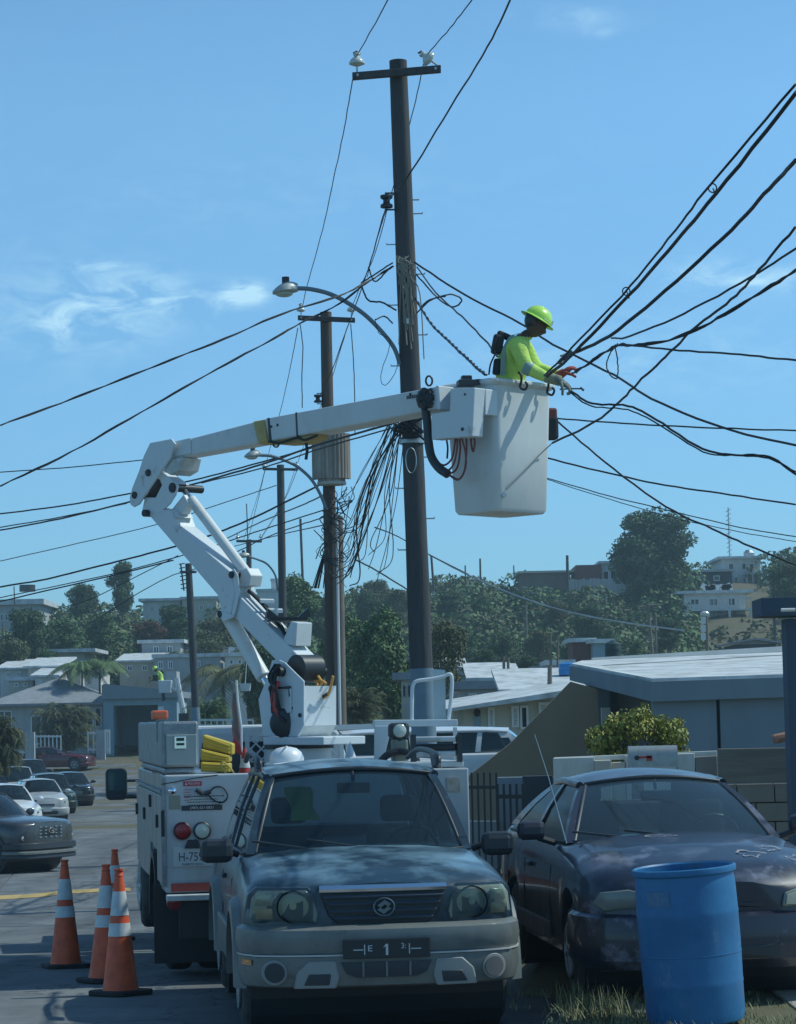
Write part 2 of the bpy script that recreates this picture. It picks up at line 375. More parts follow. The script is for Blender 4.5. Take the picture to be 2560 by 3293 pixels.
# ================================================================ foliage
leafA = mat('leaf_dark', (.026, .066, .026), .75, col2=(.08, .135, .045), island=1)
leafB = mat('leaf_mid', (.045, .10, .036), .75, col2=(.13, .20, .065), island=1)
leafC = mat('leaf_olive', (.07, .085, .035), .8, col2=(.13, .135, .06), island=1)
leafR = mat('leaf_rusty', (.15, .05, .035), .8, col2=(.11, .09, .05), island=1)
leafY = mat('leaf_yellow_green', (.42, .38, .06), .65, col2=(.12, .17, .035), island=1)
barkM = mat('bark', (.10, .085, .07), .95, col2=(.18, .16, .13), scale=10, stretch=(1, 1, .3), bump=.4)
def leaves(cl, n, size, aspect=.6, shell=.55):
    """quads scattered through ellipsoid clumps cl = [(cx,cy,cz,rx,ry,rz)]"""
    cl = np.array(cl, float); vol = (cl[:, 3] * cl[:, 4] + cl[:, 3] * cl[:, 5]); pick = rng.choice(len(cl), n, p=vol / vol.sum())
    d = rng.normal(size=(n, 3)); d /= np.linalg.norm(d, axis=1)[:, None]
    r = shell + (1.06 - shell) * rng.random(n) ** .7
    c = cl[pick, :3] + d * cl[pick, 3:] * r[:, None]
    nrm = d * .6 + rng.normal(size=(n, 3)) * .6 + np.array([0, 0, .35]); nrm /= np.linalg.norm(nrm, axis=1)[:, None]
    a = np.cross(nrm, rng.normal(size=(n, 3))); a /= np.linalg.norm(a, axis=1)[:, None]; b = np.cross(nrm, a)
    s = size * (.6 + .8 * rng.random(n)); a *= s[:, None]; b *= (s * aspect)[:, None]
    v = np.stack([c - a, c - b * .9 + a * .1, c + a, c + b * .9 + a * .1], 1).reshape(-1, 3)
    return v, np.arange(n * 4).reshape(-1, 4)
def clumps(h, w_, n, z0=.3, top=1.0, flat=.7):
    out = []
    for i in range(n):
        t = z0 + (top - z0) * random.random(); ww = w_ * math.sin(math.pi * min(.97, max(.12, (t - z0 * .6) / (top - z0 * .6 + .12)))) ** .6
        a = random.uniform(0, 6.283); q = ww * random.random() ** .5 * .75; rr = random.uniform(.16, .3) * w_ * 1.1
        out.append((q * math.cos(a), q * math.sin(a), t * h - rr * .4, rr, rr, rr * flat))
    for i in range(3): out.append((0, 0, h * (z0 * .8 + (1 - z0) * (.3 + .25 * i)), w_ * (.62 - .1 * i), w_ * (.62 - .1 * i), h * (1 - z0) * .28))
    return out
def tree_proto(h, w_, n, nl, size, lm, z0=.3, trunk=.035, flat=.75):
    cl = clumps(h, w_, n, z0, flat=flat); v, q = leaves(cl, nl, size, shell=.35)
    m = MB(); bend = random.uniform(-.05, .05) * h
    m.tube(spline([(0, 0, -.8), (bend * .3, 0, h * .2), (bend, bend * .4, h * .45), (bend * .6, 0, h * .8)], 4), [h * trunk * (1 - .06 * i) for i in range(13)], 7)
    for c in cl[:9]: m.tube([(bend * .5, 0, h * z0 * .8), (c[0] * .5, c[1] * .5, (c[2] + h * z0) * .5), c[:3]], [h * trunk * .5, h * trunk * .3, h * trunk * .12], 5)
    r = empty('proto', (0, 0, 0)); crown = np_mesh('crown', v, q, lm, r); tr = m.build('trunk', barkM, r, smooth=0)
    return r
def place(root, px, py_top, py_base, d, h0, label, cat='tree', group=None, name='tree', first=None, rz=None, wx=1.0, crownmat=None):
    """copies a proto of height h0 so that its top and foot reach the given picture rows"""
    c = root.copy(); COL.objects.link(c); c.name = name
    t = P(px, py_top, d); b = P(px, py_base, d); h = t.z - b.z; s = h / h0
    c.location = (b.x, d, b.z); c.scale = (s * wx, s * wx, s); c.rotation_euler = (0, 0, random.uniform(0, 6.28) if rz is None else rz)
    for ch in kids(root):
        k = ch.copy(); COL.objects.link(k); k.parent = c
        if crownmat and k.name.startswith('crown'):
            k.data = k.data.copy(); k.data.materials[0] = crownmat
    tag(c, label, cat, group); return c
# hillside scrub: one mass of bushes nobody could count
sc = []
for i in range(900):
    y = random.uniform(166, 262); x = random.uniform(-.24, .22) * y; px = CX + x / y * F
    if 2210 < px < 2520 and y < 232 and y > 170: continue
    if px < 900 and y < 190 and random.random() < .6: continue
    r_ = random.uniform(1.0, 2.6) * (1.1 if y > 225 else 1); z = T(x, y)
    pt = 2310 - (z + r_ * 1.2 - CAMZ) / y * F
    if any(a - 25 < px < b_ + 25 and y < d_ + 8 and pt < pb_ for a, b_, d_, pb_ in CLEAR): continue
    sc.append((x, y, z + r_ * .35, r_ * 1.25, r_ * 1.25, r_ * random.uniform(.7, 1.1)))
v, q = leaves(sc, 260000, .21, .7, .8)
np_mesh('hillside_scrub', v, q, leafB, None, label='dense green scrub covering the hillside behind the houses', cat='scrub', kind='stuff')
sc2 = [c for c in sc if random.random() < .35]
for i in range(70):
    y = random.uniform(172, 215); px = random.uniform(2200, 2540); x = (px - CX) / F * y; r_ = random.uniform(.25, .8); sc2.append((x, y, T(x, y) + r_ * .3, r_ * 1.5, r_ * 1.2, r_ * .8))
v, q = leaves(sc2, 110000, .22, .7, .85)
np_mesh('dry_scrub', v, q, leafC, None, label='paler olive bushes scattered through the hillside scrub', cat='scrub', kind='stuff')
# individual trees
PT = [tree_proto(8, 3.6, 30, 12000, .17, leafA, z0=.15), tree_proto(8, 3.3, 26, 11000, .17, leafB, z0=.15), tree_proto(8, 4.4, 28, 12000, .18, leafA, z0=.12), tree_proto(6, 3.6, 20, 8000, .14, leafC, z0=.1)]
big = tree_proto(11, 4.6, 75, 42000, .17, leafA, z0=.08)
place(big, 2120, 1650, 1995, 222, 11, 'large round dark tree standing alone on the right hilltop beside the white houses', wx=1.17, name='large_tree')
place(PT[0], 395, 1812, 1985, 225, 8, 'tall narrow dark tree rising above the left hill skyline', wx=.72)
place(PT[2], 262, 1880, 1985, 228, 8, 'low wide dark tree on the skyline left of the tall narrow tree', wx=1.15)
place(PT[0], 90, 1965, 2190, 185, 8, 'dark leafy tree below the white house at the left edge', wx=.95)
place(PT[2], 480, 2000, 2110, 190, 8, 'reddish brown flowering tree on the left slope', crownmat=leafR, wx=1.3)
place(PT[0], 560, 1950, 2110, 200, 8, 'dark tree right of the reddish tree behind the wooden pole')
place(PT[1], 200, 1990, 2150, 192, 8, 'green tree on the left slope below the low wide tree', wx=1.3)
place(PT[1], 330, 1975, 2130, 196, 8, 'mid green spreading tree left of the reddish tree', wx=1.3)
place(PT[3], 700, 1990, 2150, 180, 6, 'olive tree showing behind the lower boom of the truck', wx=1.2)
place(PT[1], 950, 1850, 2080, 150, 8, 'bushy tree in front of the third wooden pole on the skyline', wx=.95)
place(PT[3], 1210, 1868, 1990, 230, 6, 'small dark tree poking above the skyline left of the big pole')
place(PT[1], 1130, 1985, 2330, 100, 8, 'dark tree behind the truck between the second pole and the big pole', wx=.8)
place(PT[1], 1240, 1960, 2340, 92, 8, 'mid green tree just left of the big pole foot', wx=.85)
place(PT[3], 1420, 2010, 2260, 90, 6, 'dry sparse tree just right of the big pole', wx=.8)
place(PT[2], 860, 2080, 2330, 110, 8, 'dark tree behind the boom turret', wx=.8)
place(PT[3], 2540, 1815, 1950, 200, 6, 'dark bushy tree at the right edge beside the mast house', wx=1.2, crownmat=leafA)
k_ = 0
lab = ['green tree on the right slope beneath the skyline', 'dark tree among the scrub right of the big pole', 'olive tree on the hillside above the flat roofs']
for (px, pt, pb, d) in [(1450, 1905, 2010, 215), (1560, 1915, 2030, 205), (1680, 1900, 1990, 220), (1790, 1935, 2040, 205), (1900, 1950, 2070, 195), (1500, 2020, 2130, 180), (1620, 2040, 2150, 172), (1730, 2030, 2140, 176), (1850, 2050, 2150, 170), (1960, 2020, 2130, 185), (1560, 2090, 2200, 150), (1430, 1990, 2080, 190), (2150, 1990, 2100, 180), (2050, 2060, 2150, 168), (1700, 2110, 2190, 140)]:
    place(PT[k_ % 4], px, pt, pb, d, 8 if k_ % 4 < 3 else 6, ['leafy tree on the hillside right of the big pole, one of many alike'][0], group='trees on the right hillside', wx=random.uniform(.9, 1.3)); k_ += 1
for (px, pt, pb, d) in [(30, 2060, 2230, 172), (150, 2090, 2230, 170), (420, 2080, 2190, 176), (560, 2100, 2220, 172), (660, 2060, 2200, 170), (1040, 1925, 2070, 190), (1090, 1890, 2010, 222), (1180, 1905, 2020, 215), (1270, 1900, 2020, 212), (740, 1960, 2080, 205), (1010, 2120, 2290, 120), (790, 2080, 2230, 165)]:
    place(PT[k_ % 4], px, pt, pb, d, 8 if k_ % 4 < 3 else 6, 'leafy tree on the hillside left of the big pole, one of many alike', group='trees on the left hillside', wx=random.uniform(.9, 1.3)); k_ += 1
def feathery(px, py_top, py_base, d, wpx, n, label, lm, name='clumping_palm', group=None):
    t = P(px, py_top, d); b = P(px, py_base, d); h = t.z - b.z; w_ = wpx * d / F / 2; r = empty(name, (b.x, d, b.z), 0, label, 'palm', group)
    vs = []; k = 0
    for f in range(n):
        a = random.uniform(0, 6.283); bx = random.gauss(0, .16) * w_; z0 = random.uniform(0, .45) * h; L_ = random.uniform(.45, .75) * h; el = random.uniform(.6, 1.45); pts = []
        for j in range(7):
            s_ = j / 6; pts.append(Vector((bx + math.cos(a) * min(w_, L_) * s_ * (.35 + .65 * math.cos(el)) * 1.2, math.sin(a) * w_ * s_ * (.35 + .65 * math.cos(el)), min(h, z0 + L_ * (math.sin(el) * s_ - .55 * s_ * s_)))))
        for j in range(1, 7):
            tt_ = (pts[j] - pts[j - 1]).normalized(); sd_ = tt_.cross(Vector((0, 0, 1))).normalized()
            for kk in range(4):
                p = pts[j - 1].lerp(pts[j], kk / 4)
                for sg in (-1, 1):
                    ln = h * random.uniform(.07, .15); e = p + sd_ * sg * ln * .6 + tt_ * ln * .7 + Vector((0, 0, -ln * random.uniform(.1, .8))); wd = tt_ * h * .006
                    vs += [p - wd, p + wd, e + wd * .3, e - wd * .3]; k += 1
    np_mesh('fronds', np.array([tuple(p) for p in vs]), np.arange(k * 4).reshape(-1, 4), lm, r); m = MB()
    for i in range(5): m.tube([(random.uniform(-.15, .15) * w_, random.uniform(-.2, .2) * w_, -.5), (random.uniform(-.3, .3) * w_, 0, h * .5)], .03 * h / 3, 6)
    m.build('stems', barkM, r); return r
def palm(px, py_top, py_base, d, nf, fl, label, lm, name='palm_tree', droop=1.0, trunks=1, group=None):
    t = P(px, py_top, d); b = P(px, py_base, d); h = t.z - b.z; r = empty(name, (b.x, d, b.z), 0, label, 'palm', group)
    vs = []; n = 0
    for tr in range(trunks):
        bx = random.uniform(-.5, .5) * (trunks > 1) * fl * .5; by = random.uniform(-.4, .4) * (trunks > 1) * fl * .4; hh = h * (random.uniform(.12, .66) if trunks > 3 else random.uniform(.5, .75) if trunks > 1 else .8)
        m = MB(); m.tube([(bx, by, -.5), (bx * 1.1, by, hh * .5), (bx * 1.2, by, hh)], [.09, .07, .05], 8); m.build('trunk', barkM, r, smooth=0)
        for i in range(nf):
            a = i * 2.4 + random.uniform(-.3, .3); up = random.uniform(.3, 1.25); L_ = fl * random.uniform(.8, 1.1)
            pts = []
            for j in range(9):
                s_ = j / 8; pts.append(Vector((bx * 1.2 + math.cos(a) * L_ * s_ * math.cos(up * (1 - s_ * .6)), by + math.sin(a) * L_ * s_ * math.cos(up * (1 - s_ * .6)), hh + L_ * (math.sin(up) * s_ - droop * .75 * s_ * s_))))
            for j in range(1, 9):
                t_ = (pts[j] - pts[j - 1]).normalized(); sd_ = t_.cross(Vector((0, 0, 1))).normalized()
                for kk in range(8):
                    p = pts[j - 1].lerp(pts[j], kk / 8); ln = L_ * .24 * math.sin(math.pi * min(1, (j + kk / 8) / 9.2)) + .08
                    for sg in (-1, 1):
                        e = p + sd_ * sg * ln * .8 + t_ * ln * .35 + Vector((0, 0, -ln * random.uniform(.3, .7))); wd = t_ * .015 * (1 + fl * .2)
                        vs += [p - wd, p + wd, e + wd * .3, e - wd * .3]; n += 1
    np_mesh('fronds', np.array([tuple(p) for p in vs]), np.arange(n * 4).reshape(-1, 4), lm, r); return r
feathery(212, 2195, 2415, 146, 185, 230, 'bushy clumping palm in front of the blue garage house beside the maroon car', leafC)
palm(265, 2110, 2300, 156, 16, 2.4, 'drooping palm behind the roof of the blue house', leafB, droop=1.3)
palm(322, 2100, 2300, 157, 16, 2.2, 'second drooping palm behind the roof of the blue house, nearer the garage', leafB, droop=1.2)
feathery(-5, 2215, 2500, 90, 150, 200, 'palm with olive fronds at the left edge of the street', leafC)
palm(720, 2130, 2330, 120, 13, 2.8, 'drooping palm between the wooden pole and the turret', leafC, droop=1.3)
palm(800, 2110, 2330, 118, 12, 2.6, 'palm just behind the boom cylinder', leafC, droop=1.3)
feathery(672, 2195, 2345, 100, 150, 90, 'broad leaved banana plant behind the yellow wheel chocks', leafB, name='banana_plant')
feathery(1150, 2150, 2330, 80, 190, 120, 'dry palm behind the truck left of the big pole', leafC)
# yellow green shrub by the right house
v, q = leaves([(x * .3 + random.uniform(-.1, .1), random.uniform(-.3, .3), .45 + .22 * math.sin((x + 4) * .5) + random.uniform(-.05, .12) + (.17 if x > 0 else 0), .28, .35, .30) for x in range(-4, 5) for _ in (0, 1)] + [(x * .3, 0, .12, .3, .35, .3) for x in range(-3, 5)], 7000, .05, .6)
r_ = empty('garden_shrub', (P(2050, 2430, 30.5).x, 30.5, P(2050, 2430, 30.5).z - .12), 0, 'yellow green leafy shrub behind the mailbox in front of the grey house', 'shrub')
r_.scale = (.43, .8, .66)
np_mesh('foliage', v, q, leafY, r_); m = MB()
for i in range(7): m.tube([(i * .2 - .6, 0, -1.6), (i * .3 - .9, .05, .4)], .03, 5)
m.build('stems', barkM, r_)
# ================================================================ buildings
def wallmat(n, c, c2=None, amt=.5): return mat('wall_' + n, c, .85, col2=c2 or tuple(x * .55 for x in c), scale=1.8, amt=amt, bump=.1, bscale=20, lo=.38, hi=.72, stretch=(1, 1, .3), detail=8)
wWhite = wallmat('white', (.62, .63, .60)); wGrey = wallmat('grey', (.40, .42, .42)); wBlue = wallmat('blue_grey', (.22, .34, .40)); wTaupe = wallmat('taupe', (.26, .20, .135), amt=.2)
wCream = wallmat('cream', (.50, .48, .40)); wBrown = wallmat('brown', (.17, .14, .11)); wRed = wallmat('red_brown', (.16, .055, .04)); wTeal = wallmat('teal', (.14, .30, .27)); wDark = wallmat('dark', (.03, .045, .06)); wMod = wallmat('slate_blue', (.20, .25, .285), amt=.25)
roofW = mat('white_roof_coating', (.60, .63, .63), .7, col2=(.30, .31, .30), scale=1.6, amt=.9, lo=.42, hi=.7, detail=9, bump=.1)
roofG = mat('grey_roof', (.26, .28, .30), .8, col2=(.16, .17, .18), scale=2)
frameM = mat('window_frame_white', (.65, .67, .66), .6)
def window(par, wm, x0, x1, z0, z1, y, fr=.08, mull=1, frm=None, louv=0):
    m = MB(); t = fr
    m.b2((x0, y - .06, z0), (x0 + t, y + .02, z1)); m.b2((x1 - t, y - .06, z0), (x1, y + .02, z1))
    m.b2((x0 + t, y - .06, z0), (x1 - t, y + .02, z0 + t)); m.b2((x0 + t, y - .06, z1 - t), (x1 - t, y + .02, z1))
    for i in range(1, mull + 1):
        xm = x0 + (x1 - x0) * i / (mull + 1); m.b2((xm - t * .4, y - .05, z0 + t), (xm + t * .4, y + .02, z1 - t))
    w_ = m.build('window', frm or frameM, par); m = MB()
    m.b2((x0 + t, y - .012, z0 + t), (x1 - t, y + .015, z1 - t)); m.build('pane', winM, w_)
    if louv:
        n = louv
        for i in range(n):
            z = z0 + t + (z1 - z0 - 2 * t) * (i + .5) / n
            m = MB(); m.box(((x0 + x1) / 2, y - .035, z), (x1 - x0 - 2 * t, .05, (z1 - z0) / n * .45), Matrix.Rotation(R(-30), 3, 'X')); m.build('louvre', frm or frameM, w_)
    return w_
def house(fx0, fx1, ft, fb, d, dep, wm, label, roof='flat', rm=None, wins=(), doors=(), yaw=0, over=.25, name='house', par_h=.25, cat='house', group=None, balc=(), pitch=.22):
    a = Q(fx0, ft, d); b = Q(fx1, fb, d); c = Q((fx0 + fx1) / 2, ft, d); cb = Q((fx0 + fx1) / 2, fb, d)
    W_ = b.x - a.x; H_ = c.z - cb.z; zb = min(cb.z, 99); g_ = min(T(a.x, d), T(b.x, d)) - .6 - zb; g_ = min(g_, -.1)
    r = empty(name, (c.x, d, zb), yaw, label, cat, group)
    m = MB(); m.b2((-W_ / 2, 0, g_), (W_ / 2, dep, H_)); m.build('wall', wm, r)
    rm = rm or roofW; m = MB()
    if roof == 'flat': m.b2((-W_ / 2 - over, -over, H_ + .003), (W_ / 2 + over, dep + over, H_ + par_h))
    elif roof == 'hip':
        o = over + .15; rh = dep * pitch; k = min(W_, dep) * .45
        m.add([(-W_ / 2 - o, -o, H_), (W_ / 2 + o, -o, H_), (W_ / 2 + o, dep + o, H_), (-W_ / 2 - o, dep + o, H_), (-W_ / 2 + k, dep / 2, H_ + rh), (W_ / 2 - k, dep / 2, H_ + rh)],
              [(0, 1, 5, 4), (1, 2, 5), (2, 3, 4, 5), (3, 0, 4), (3, 2, 1, 0)])
        m.b2((-W_ / 2 - o, -o, H_ - .14), (W_ / 2 + o, dep + o, H_ - .005))
    elif roof == 'shed':
        m.prism([(-W_ / 2 - over, -over, H_), (W_ / 2 + over, -over, H_), (W_ / 2 + over, -over, H_ + .12), (-W_ / 2 - over, -over, H_ + .12)], (0, dep + 2 * over, dep * pitch))
    elif roof == 'gable':
        m.prism([(-W_ / 2 - over, -over, H_), (0, -over, H_ + W_ * pitch), (W_ / 2 + over, -over, H_), (W_ / 2 + over, -over, H_ + .1), (0, -over, H_ + W_ * pitch + .12), (-W_ / 2 - over, -over, H_ + .1)], (0, dep + 2 * over, 0))
        m.prism([(-W_ / 2, .01, H_), (0, .01, H_ + W_ * pitch - .02), (W_ / 2, .01, H_)], (0, dep - .02, 0))
    m.build('roof', rm, r)
    for wn in wins:
        x0, x1, z0, z1 = wn[:4]; window(r, wm, -W_ / 2 + x0 * W_, -W_ / 2 + x1 * W_, z0 * H_, z1 * H_, -.01, fr=.07, mull=wn[4] if len(wn) > 4 else 1)
    for (x0, x1, z1) in doors:
        m = MB(); m.b2((-W_ / 2 + x0 * W_, -.04, 0), (-W_ / 2 + x1 * W_, .02, z1 * H_)); m.build('door', wDark, r)
    for (z, x0, x1) in balc:
        X0, X1 = -W_ / 2 + x0 * W_, -W_ / 2 + x1 * W_
        m = MB(); m.b2((X0, -1.6, z * H_ - .15), (X1, -.003, z * H_)); m.build('balcony_floor', wWhite, r)
        m = MB(); n = max(3, int((X1 - X0) / .35)); m.b2((X0, -1.58, z * H_ + .85), (X1, -1.5, z * H_ + .95))
        for i in range(n + 1): m.b2((X0 + (X1 - X0 - .06) * i / n, -1.57, z * H_ + .003), (X0 + (X1 - X0 - .06) * i / n + .06, -1.51, z * H_ + .85))
        m.build('balustrade', wWhite, r)
        for i in range(4):
            x = X0 + .1 + (X1 - X0 - .2) * i / 3; m = MB(); m.b2((x - .1, -1.6, 0 if z > .3 else -2), (x + .1, -1.4, z * H_ - .153)); m.build('column', wWhite, r)
    r['W'] = W_; r['H'] = H_; return r
G1 = 'small houses in the valley'
# left side
h = house(-10, 84, 1290, 1352, 232, 9, wGrey, 'pale flat roofed house at the left edge with a row of small windows', wins=[(.1 + i * .11, .18 + i * .11, .45, .7, 0) for i in range(5)], over=.5, par_h=.5)
m = MB(); m.cyl((.5, 3, 3 + h['H'] * .4), (.5, 3, h['H'] + 2.0), .75, 14); m.build('water_tank', darkmetal, h)
house(305, 385, 1282, 1318, 232, 9, wWhite, 'long white house on the left skyline right of the tall narrow tree', wins=[(.2, .3, .4, .7), (.6, .7, .4, .7)], over=.4)
house(388, 462, 1278, 1318, 230, 8, wCream, 'cream house on the left skyline partly behind the leaning wooden pole', wins=[(.5, .62, .4, .7, 1), (.75, .85, .4, .7)], over=.2)
house(548, 602, 1262, 1312, 215, 8, wWhite, 'white stepped house showing between boom and third wooden pole', wins=[(.55, .65, .4, .75), (.75, .85, .4, .75)], over=.1)
house(578, 600, 1240, 1262, 216, 3, wWhite, 'narrow white stair tower above the stepped house', over=.05, name='stair_tower', cat='building')
house(302, 385, 1372, 1402, 176, 8, wGrey, 'two storey grey house in the valley with a dark upper window', wins=[(.3, .45, .2, .8), (.65, .8, .2, .8)], rm=roofW, over=.3)
house(330, 470, 1402, 1432, 168, 8, wGrey, 'long grey terrace under the two storey house', wins=[(.05, .13, .2, .75), (.2, .28, .2, .75), (.62, .7, .2, .75)], over=.2)
house(405, 488, 1386, 1432, 172, 8, wGrey, 'grey gabled building behind the palms left of the boom cylinder', roof='gable', rm=roofG, over=.1, pitch=.16, wins=[(.45, .5, .3, .6, 0)])
house(490, 515, 1388, 1440, 165, 6, wWhite, 'narrow white sunlit house right of the grey gabled building', over=.1)
house(112, 180, 1392, 1404, 178, 6, wCream, 'low cream shelter with flat canopy among the trees on the left', over=.9)
for a_, b_, t_, bb, d_, m_, lb in [(0, 60, 1428, 1450, 166, wWhite, 'white bungalow at the left edge of the valley'), (60, 128, 1424, 1450, 163, wCream, 'cream bungalow beside the white bungalow'), (75, 118, 1444, 1470, 158, wWhite, 'small white bungalow just above the hip roof'), (255, 335, 1412, 1440, 170, wCream, 'cream low house behind the two drooping palms')]:
    house(a_, b_, t_, bb, d_, 6, m_, lb, roof='shed', rm=roofW, wins=[(.2, .35, .3, .75), (.6, .75, .3, .75)], over=.3, pitch=.12)
# blue garage house
d_ = 151
r = empty('garage_house', (Q(300, 1590, d_).x, d_, Q(300, 1590, d_).z), 0, 'blue grey house with a dark open garage at the end of the street', 'house')
def hx(fx): return (fx - 300) * K * d_ / F
def hz(fy): return Q(300, fy, d_).z - Q(300, 1590, d_).z
zt = hz(1490); m = MB()
m.b2((hx(222), 0, -1), (hx(243), 7, zt)); m.b2((hx(338), 0, -1), (hx(378), 7, zt)); m.b2((hx(243), 0, hz(1504)), (hx(338), 7, zt)); m.b2((hx(243), 5, -1), (hx(338), 5.2, hz(1504)))
m.build('wall', wBlue, r)
m = MB(); m.prism([(hx(220), -.35, zt + .003), (hx(386), -.35, zt + .003), (hx(386), -.35, hz(1476)), (hx(226), -.35, hz(1457)), (hx(220), -.35, hz(1460))], (0, 8, 0)); m.build('roof', wMod, r)
m = MB(); m.b2((hx(338), -.08, hz(1508)), (hx(350), .0, hz(1540))); m.build('meter_panel', frameM, r)
m = MB(); m.b2((hx(243), .3, 0), (hx(338), 5, .05)); m.build('garage_floor', wDark, r)
m = MB(); m.b2((hx(350), 2, zt + .5), (hx(372), 4.2, hz(1432))); m.build('cistern', wGrey, r)
h = house(-12, 222, 1500, 1592, 153, 9, wGrey, 'long grey house with hip roofs left of the blue garage house', roof='hip', rm=roofG, over=.5, pitch=.17, wins=[(.33, .43, .05, .72, 0), (.84, .905, .42, .88, 0), (.915, .98, .42, .88, 0), (.02, .16, .4, .85, 1)])
h.location.z += 0
# white gates and block pillars of the street end
fenceM = mat('white_iron', (.60, .64, .63), .5)
def picket(fx0, fx1, ft, fb, d, gap, mt, label, pw=.025, name='picket_fence', cat='fence', yaw_d=0, pil=(), rails=(.12, .88), group=None, extra=0):
    a = Q(fx0, fb, d); b = Q(fx1, fb, d + yaw_d); t = Q(fx0, ft, d); Hh = t.z - a.z; a.z -= extra; b.z -= extra; Hh += extra; L_ = (Vector((b.x, b.y)) - Vector((a.x, a.y))).length
    r = empty(name, a, math.atan2(b.y - a.y, b.x - a.x), label, cat, group); n = max(2, int(L_ / gap)); dz = (b.z - a.z)
    base = MB(); base.b2((-pw / 2, -pw / 2, 0), (pw / 2, pw / 2, Hh)); first = None
    for i in range(n + 1):
        x = L_ * i / n
        if first is None: first = base.build('picket', mt, r); c = first
        else: c = first.copy(); COL.objects.link(c)
        c.parent = r; c.location = (x, 0, dz * i / n)
    for f_ in rails:
        m = MB(); m.prism([(0, -pw * .8, f_ * Hh), (0, pw * .8, f_ * Hh), (0, pw * .8, f_ * Hh + pw * 1.6), (0, -pw * .8, f_ * Hh + pw * 1.6)], (L_, 0, dz)); m.build('rail', mt, r)
    for (f_, pm) in pil:
        m = MB(); m.b2((f_ * L_ - .25, -.2, -.4), (f_ * L_ + .25, .2, Hh * 1.05)); m.build('pillar', pm, r)
    return r
picket(14, 66, 1565, 1612, 140, .22, fenceM, 'white iron fence with block pillar at the far left of the street', pw=.06, pil=((.98, wGrey),))
picket(70, 130, 1568, 1606, 141, .22, fenceM, 'white iron gate behind the parked maroon car', pw=.06, name='iron_gate', cat='gate')
picket(188, 212, 1560, 1606, 142, .22, fenceM, 'white iron fence between the clumping palm and the open garage', pw=.06, pil=((1.15, wGrey),))
picket(226, 234, 1556, 1608, 141, .5, fenceM, 'narrow white gate leaf standing open beside the garage', pw=.07, name='gate_leaf', cat='gate')
picket(425, 540, 1536, 1552, 95, .22, fenceM, 'low white picket fence behind the toolbox and wheel chocks', pw=.05)
# right hill
house(1112, 1216, 1222, 1256, 242, 9, wBrown, 'long low brown building on the right skyline', rm=wCream, over=.4, par_h=.2)
house(1228, 1282, 1206, 1236, 240, 7, wRed, 'red brown box shaped building on the right skyline', over=.0, par_h=.05, rm=wRed)
house(1282, 1335, 1202, 1240, 241, 7, wGrey, 'pale building with tall windows touching the red brown one', wins=[(.05, .3, .1, .6, 0), (.35, .6, .1, .6, 0), (.65, .9, .1, .6, 0)], over=.3)
a = Q(1212, 1262, 236); b = Q(1335, 1262, 236); r = empty('sheet_fence', a, 0, 'pale corrugated metal sheet fence below the red brown building', 'fence')
n = 16; hgt = (Q(1212, 1236, 236).z - a.z)
for i in range(n):
    m = MB(); x0 = (b.x - a.x) * i / n; m.b2((x0, 0 if i % 2 else .06, -1), (x0 + (b.x - a.x) / n - .03, .1, hgt + random.uniform(-.06, .06))); m.build('metal_sheet', wGrey, r)
h = house(1540, 1622, 1192, 1250, 246, 9, wWhite, 'white two storey house with a mast on the right hilltop', wins=[(.15, .3, .6, .85, 0), (.5, .65, .6, .85, 0), (.7, .85, .6, .85, 0), (.3, .4, .05, .35, 0)], over=.5, balc=[(.45, .55, 1.08)])
m = MB(); mz = h['H']; mt_ = Q(1570, 1075, 246).z - h.location.z; m.cyl((-.6, 4, mz), (-.6, 4, mt_), .07, 6)
for i in range(12): z = mz + (mt_ - mz) * i / 12; m.cyl((-.85, 4, z), (-.35, 4, z + .3), .035, 4)
m.build('mast', steel, h); m = MB(); m.lathe([(.5, 0), (.55, .5), (.3, .8), (0, .85)], 12, (1.2, 3, mz + .25)); m.build('tank', steel, h)
house(1472, 1562, 1220, 1252, 240, 8, wDark, 'dark blue low building left of the mast house', rm=wGrey, over=.3, wins=[(.2, .35, .4, .75, 0), (.55, .7, .4, .75, 0)])
h = house(1458, 1590, 1266, 1330, 216, 9, wWhite, 'white two storey house with long balconies and rooftop clutter', wins=[(.1, .25, .62, .88), (.4, .55, .58, .88), (.72, .84, .58, .88), (.1, .25, .1, .4), (.5, .65, .08, .42), (.72, .85, .08, .42)], over=.7, balc=[(.46, 0, 1.06)])
for i in range(6):
    m = MB(); x = random.uniform(-.35, .35) * h['W']; m.box((x, 1.5, h['H'] + .6), (.9, .1, .5), Matrix.Rotation(R(random.uniform(-40, 40)), 3, 'Y')); m.build('roof_panel', wWhite, h)
house(1566, 1655, 1374, 1392, 152, 5, wDark, 'dark hut with a low pitched roof near the right edge', roof='gable', rm=roofG, over=.4, pitch=.10)
house(1222, 1262, 1370, 1388, 150, 5, wRed, 'small red walled house with white roof edge below the hillside', over=.3)
house(1265, 1300, 1372, 1396, 148, 5, wBlue, 'small blue grey house beside the red walled one', over=.3)
